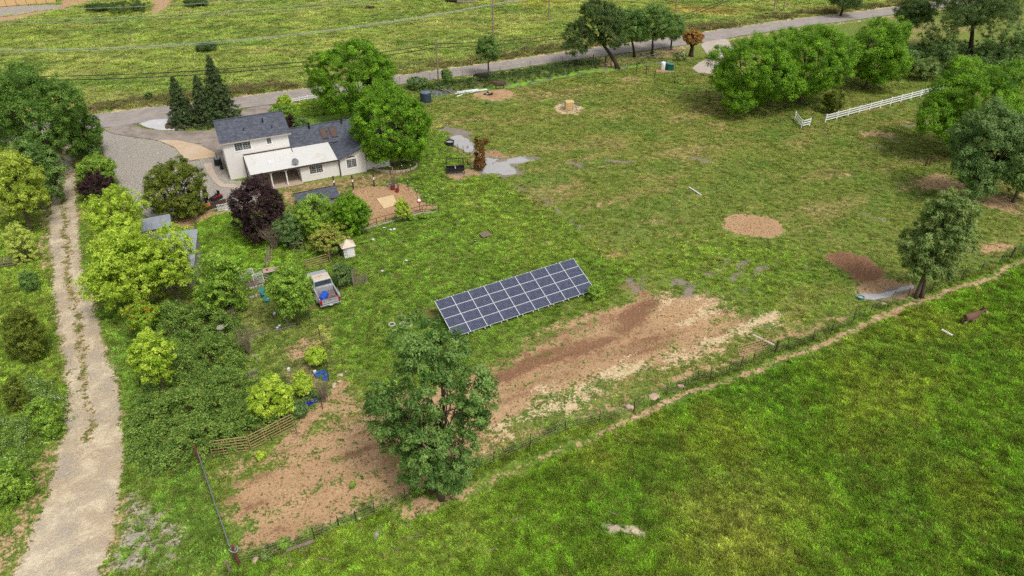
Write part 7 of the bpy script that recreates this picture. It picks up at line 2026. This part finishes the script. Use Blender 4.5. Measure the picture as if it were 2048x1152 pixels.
# wooden compost crate of pickets
def pickets(root, a, b, n, h, mat=M_WOOD):
    a = Vector(a); b = Vector(b)
    for z in (.25, h - .12): MB().bar(a + Vector((0, 0, z)), b + Vector((0, 0, z)), .04, .09).build('rail', mat, root)
    for i in range(n):
        p = a.lerp(b, (i + .5) / n)
        MB().box(-.035, .035, -.012, .012, .02, h * random.uniform(.93, 1.05)).build('picket', mat, root, loc=p + Vector((0, -.035, 0)), rot=(0, 0, math.atan2((b - a).y, (b - a).x)))
p = at(708, 572)
o = empty('compost_crate', p, R(27), 'grey picket crate open at one side beside the truck', 'crate')
pickets(o, (0, 0, 0), (1.25, 0, 0), 7, 1.05); pickets(o, (0, 0.04, 0), (-.35, 1.3, 0), 6, 1.0); pickets(o, (.9, 1.5, 0), (-.35, 1.34, 0), 6, 1.0)
for q in ((-.03, -.03), (1.27, -.03), (-.38, 1.33)): MB().box(q[0] - .06, q[0] + .06, q[1] - .06, q[1] + .06, 0, 1.12).build('corner_post', M_WOOD, o)
# wire arch coop
o = empty('wire_arch', at(680, 519), R(20), 'dark wire mesh arch leaning between gate post and well house', 'wire arch')
am = MB()
for i in range(9):
    x = -.75 + i * .19
    am.tube([(x, math.cos(a) * .7, math.sin(a) * 1.15) for a in [k * math.pi / 10 for k in range(11)]], .012, 4, caps=False)
for k in range(11):
    a = k * math.pi / 10; am.tube([(-.75, math.cos(a) * .7, math.sin(a) * 1.15), (.77, math.cos(a) * .7, math.sin(a) * 1.15)], .012, 4, caps=False)
am.build('mesh', M_TPOST, o)
MB().box(-.8, .8, -.73, -.68, 0, .12).box(-.8, .8, .68, .73, 0, .12).build('base_board', M_DARKWOOD, o)
# white lattice, hoop tunnel, raised bench, ladder of branches
M_OLDWHITE = plain('weathered_white_paint', (188, 186, 180), .8, 0, .1)
def lattice(root, w, h, M, step=.16):
    m = MB()
    n = int((w + h) / step)
    for i in range(n):
        s = i * step
        a, b = (max(0, s - h), min(s, h)), (min(s, w), max(0, s - w))
        m.bar((a[0], 0, a[1]), (b[0], 0, b[1]), .012, .05, up=(0, 1, 0))
        a, b = (max(0, s - h), h - min(s, h)), (min(s, w), h - max(0, s - w))
        m.bar((a[0], .013, a[1]), (b[0], .013, b[1]), .012, .05, up=(0, 1, 0))
    m.xform(M); m.build('lattice', M_OLDWHITE, root)
    f = MB(); f.bar((0, 0, 0), (w, 0, 0), .05, .06); f.bar((0, 0, h), (w, 0, h), .05, .06); f.bar((0, 0, 0), (0, 0, h), .05, .06); f.bar((w, 0, 0), (w, 0, h), .05, .06); f.xform(M); f.build('frame', M_OLDWHITE, root)
o = empty('lattice_panel', at(484, 566), R(25), 'white lattice screen lying over the planter bed', 'lattice')
lattice(o, 1.25, .75, Matrix.Translation((0, 0, .55)) @ Matrix.Rotation(R(-50), 4, 'X'))
o = empty('lattice_panel', at(510, 570), R(25), 'white lattice screen beside the hoop tunnel', 'lattice')
lattice(o, .9, .9, Matrix.Translation((0, 0, .15)) @ Matrix.Rotation(R(-35), 4, 'X'))
o = empty('planter_box', at(500, 575), R(24), 'grey wooden planter box under the white lattice', 'planter')
for y in (0, .8):
    for z in (.02, .24): MB().box(-.9, .9, y - .03, y + .03, z, z + .2).build('board', M_WOOD, o)
for x in (-.93, .93):
    for z in (.02, .24): MB().box(x - .03, x + .03, .031, .769, z, z + .2).build('board', M_WOOD, o)
MB().box(-.89, .89, .031, .769, .02, .36).build('soil', M_DARKSTONE, o)
o = empty('hoop_tunnel', at(527, 570), R(24), 'row of white plastic hoops over a garden bed', 'hoops')
for i in range(5):
    y = i * .55 - .6
    MB().tube([(math.cos(a) * .75, y, math.sin(a) * .95) for a in [k * math.pi / 10 for k in range(11)]], .016, 5).build('hoop', M_OLDWHITE, o)
o = empty('work_table', at(547, 553), R(20), 'pale wooden potting table behind the hoops', 'table')
MB().box(-.85, .85, -.4, .4, .78, .84).build('table_top', plain('pinkish_board', (200, 180, 164), .85), o)
for x in (-.78, .78):
    for y in (-.34, .34): MB().box(x - .04, x + .04, y - .04, y + .04, 0, .779).build('leg', M_WOOD, o)
MB().box(-.55, -.35, -.1, .1, .842, .95).build('tool_box', plain('red_paint', (178, 38, 40), .4), o)
o = empty('branch_fence', at(538, 524), R(100), 'crooked fence of bleached branches below the bare bush', 'fence')
rng = np.random.default_rng(6)
for i in range(7):
    a = Vector((i * .35 - 1.3, rng.normal() * .15, 0)); b = a + Vector((rng.uniform(.5, 1.5), rng.normal() * .3, rng.uniform(.7, 1.4)))
    MB().tube([a, a.lerp(b, .5) + Vector((rng.normal() * .06, rng.normal() * .06, 0)), b], [.05, .042, .025], 6).build('branch', M_TWIG, o)
MB().tube([(-1.5, 0, .7), (1.6, .05, .9)], .04, 6).build('branch', M_TWIG, o)
o = empty('garden_gate', at(597, 503), R(8), 'open wooden gate frame under the garden trees', 'gate')
MB().box(-.75, -.63, -.05, .05, 0, 1.15).box(.63, .75, -.05, .05, 0, 1.25).build('gate_post', M_DARKWOOD, o)
MB().box(-.62, .62, -.03, .03, .95, 1.06).box(-.62, .62, -.03, .03, .05, .15).build('rail', M_WOOD, o)
MB().bar((-.6, 0, .15), (0, 0, .9), .05).bar((0, 0, .9), (.6, 0, .15), .05).build('brace', M_WOOD, o)
# edging blocks of a bed
for i in range(14):
    f = i / 6
    px = (488 + (i % 7) * 6.2, (582 if i < 7 else 600) - (i % 7) * 1.7)
    rock('edging_stone', '%s pale block from the shed side in the %s row under the lattice' % (ORD[i % 7], 'upper' if i < 7 else 'lower'), px, .17, M_GREYSTONE, 80 + i, 'blocks edging the bed under the lattice')
# teal chairs
for px, lab, rz in (((529, 594), 'teal plastic chair nearest the hoop tunnel', 40), ((536, 606), 'teal plastic chair nearest the young tree', 10)):
    o = empty('plastic_chair', at(*px), R(rz), lab, 'chair', 'teal plastic chairs')
    mt = plain('teal_chair_plastic', (62, 132, 140), .5)
    MB().box(-.26, .26, -.25, .25, .4, .44).build('seat', mt, o, bevel=.01)
    MB().add([(-.26, .22, .44), (.26, .22, .44), (.24, .36, .9), (-.24, .36, .9), (-.26, .26, .44), (.26, .26, .44), (.24, .40, .9), (-.24, .40, .9)], [(0, 1, 2, 3), (7, 6, 5, 4), (0, 4, 5, 1), (1, 5, 6, 2), (2, 6, 7, 3), (3, 7, 4, 0)]).build('backrest', mt, o)
    for x in (-.23, .23):
        MB().box(x - .03, x + .03, -.25, .24, .62, .65).build('armrest', mt, o)
        for y in (-.22, .22): MB().box(x - .025, x + .025, y - .025, y + .025, 0, .399 if y > 0 else .619).build('leg', mt, o)
# blue tub, ring of blue crates, cups
o = empty('blue_bin', at(621, 803), R(38), 'blue rectangular tub full of earth', 'tub')
mt = plain('royal_blue_plastic', (44, 52, 170), .45)
for b in ((-.5, .5, -.36, -.31), (-.5, .5, .31, .36), (-.5, -.45, -.309, .309), (.45, .5, -.309, .309)): MB().box(b[0], b[1], b[2], b[3], 0, .34).build('side', mt, o)
MB().box(-.449, .449, -.309, .309, 0, .2).build('earth', M_DARKSTONE, o)
BC = 'blue and white crates by the garden fence'
for i, (px, rz, lab) in enumerate((((636, 752), 40, 'leftmost blue crate by the garden fence'), ((645, 748), 10, 'rearmost blue crate by the garden fence'), ((653, 752), -60, 'blue crate touching the garden fence'), ((652, 760), 20, 'nearest blue crate by the garden fence'))):
    o = empty('blue_crate', at(*px), R(rz), lab, 'crate', BC)
    mt = plain('mid_blue_plastic', (66, 112, 190), .5)
    MB().box(-.22, .22, -.14, .14, 0, .03).build('bottom', mt, o)
    for b in ((-.22, .22, -.16, -.14), (-.22, .22, .14, .16), (-.24, -.22, -.14, .14), (.22, .24, -.14, .14)): MB().box(b[0], b[1], b[2], b[3], 0, .24).build('side', mt, o)
GJ = 'white containers about the garden'
for i, (px, r, h, lab) in enumerate((((549, 629), .12, .28, 'white jug left of the young tree trunk'), ((559, 653), .13, .2, 'white pot nearest the wooden bed edge'), ((555, 657), .11, .18, 'white pot next to the wooden bed edge'), ((578, 742), .13, .4, 'white jug standing in the bare garden bed'), ((630, 746), .14, .3, 'white bucket beside the blue crates'), ((522, 838), .12, .35, 'white jug behind the rusty gates'), ((539, 840), .12, .35, 'white container at the end of the rusty gate'), ((620, 730), .12, .12, 'white dish under the round shrub'))):
    o = empty('garden_container', at(*px), 0, lab, 'container', GJ)
    MB().lathe([(r, 0), (r, h * .75), (r * .5, h), (r * .45, h)], 12).build('body', M_PVC, o, smooth=False)
    MB().lathe([(r * .46, h + .002), (r * .46, h + .04)], 10).build('cap', M_GREYMETAL, o)
tub('purple_pot', 'dark blue pot beside the white jug', (561, 629), .16, .22, plain('navy_glaze', (52, 54, 92), .5), 'pot')
o = empty('bird_bath', at(449, 681), 0, 'grey round bird bath standing in the brambles', 'bird bath')
MB().lathe([(.2, 0), (.1, .1), (.08, 1.25), (.12, 1.3)], 14).build('pedestal', M_GREYSTONE, o); MB().lathe([(.12, 1.302), (.34, 1.36), (.36, 1.42), (.3, 1.4), (.001, 1.37)], 20, close=False).build('basin', M_GREYSTONE, o)
BE = 'boards edging the garden beds'
for i, (a, b, lab) in enumerate((((497, 677), (540, 661), 'grey board edging the bed behind the leafless sapling'), ((548, 664), (590, 653), 'tan board running to the young tree trunk'), ((570, 640), (583, 655), 'short board beside the young tree'), ((508, 712), (519, 724), 'short board below the leafless sapling'), ((485, 720), (495, 716), 'small board at the bramble edge'), ((497, 748), (515, 742), 'grey board between brambles and bed'), ((492, 758), (516, 753), 'lowest board between brambles and bed'))):
    lying('bed_board', lab, 'board', a, b, box=(.16, .14), mat=M_WOOD, za=.1, zb=.1, group=BE)
LT = 'litter on the lawn by the sandy yard'
for i, px in enumerate(((769, 458), (781, 462), (789, 460), (724, 452), (746, 482), (765, 545), (812, 523))):
    rng = np.random.default_rng(i)
    o = MB().add([(-.2, -.1, .12), (.05, -.16, .2), (.22, .02, .13), (.06, .14, .22), (-.16, .12, .14)], [(0, 1, 2, 3, 4)]).build('scrap', plain('pale_scrap', (206, 204, 206), .8), None, loc=at(*px), rot=(0, 0, rng.random() * 6))
    tag(o, ['pale scrap nearest the brown pipe fence', 'pale scrap left of a twin below the pipe fence', 'pale scrap right of a twin below the pipe fence', 'pale scrap at the corner of the pipe fence', 'pale scrap between well house and pipe fence', 'pale scrap on the open lawn right of the well house', 'pale scrap farthest out on the lawn'][i], 'litter', LT)
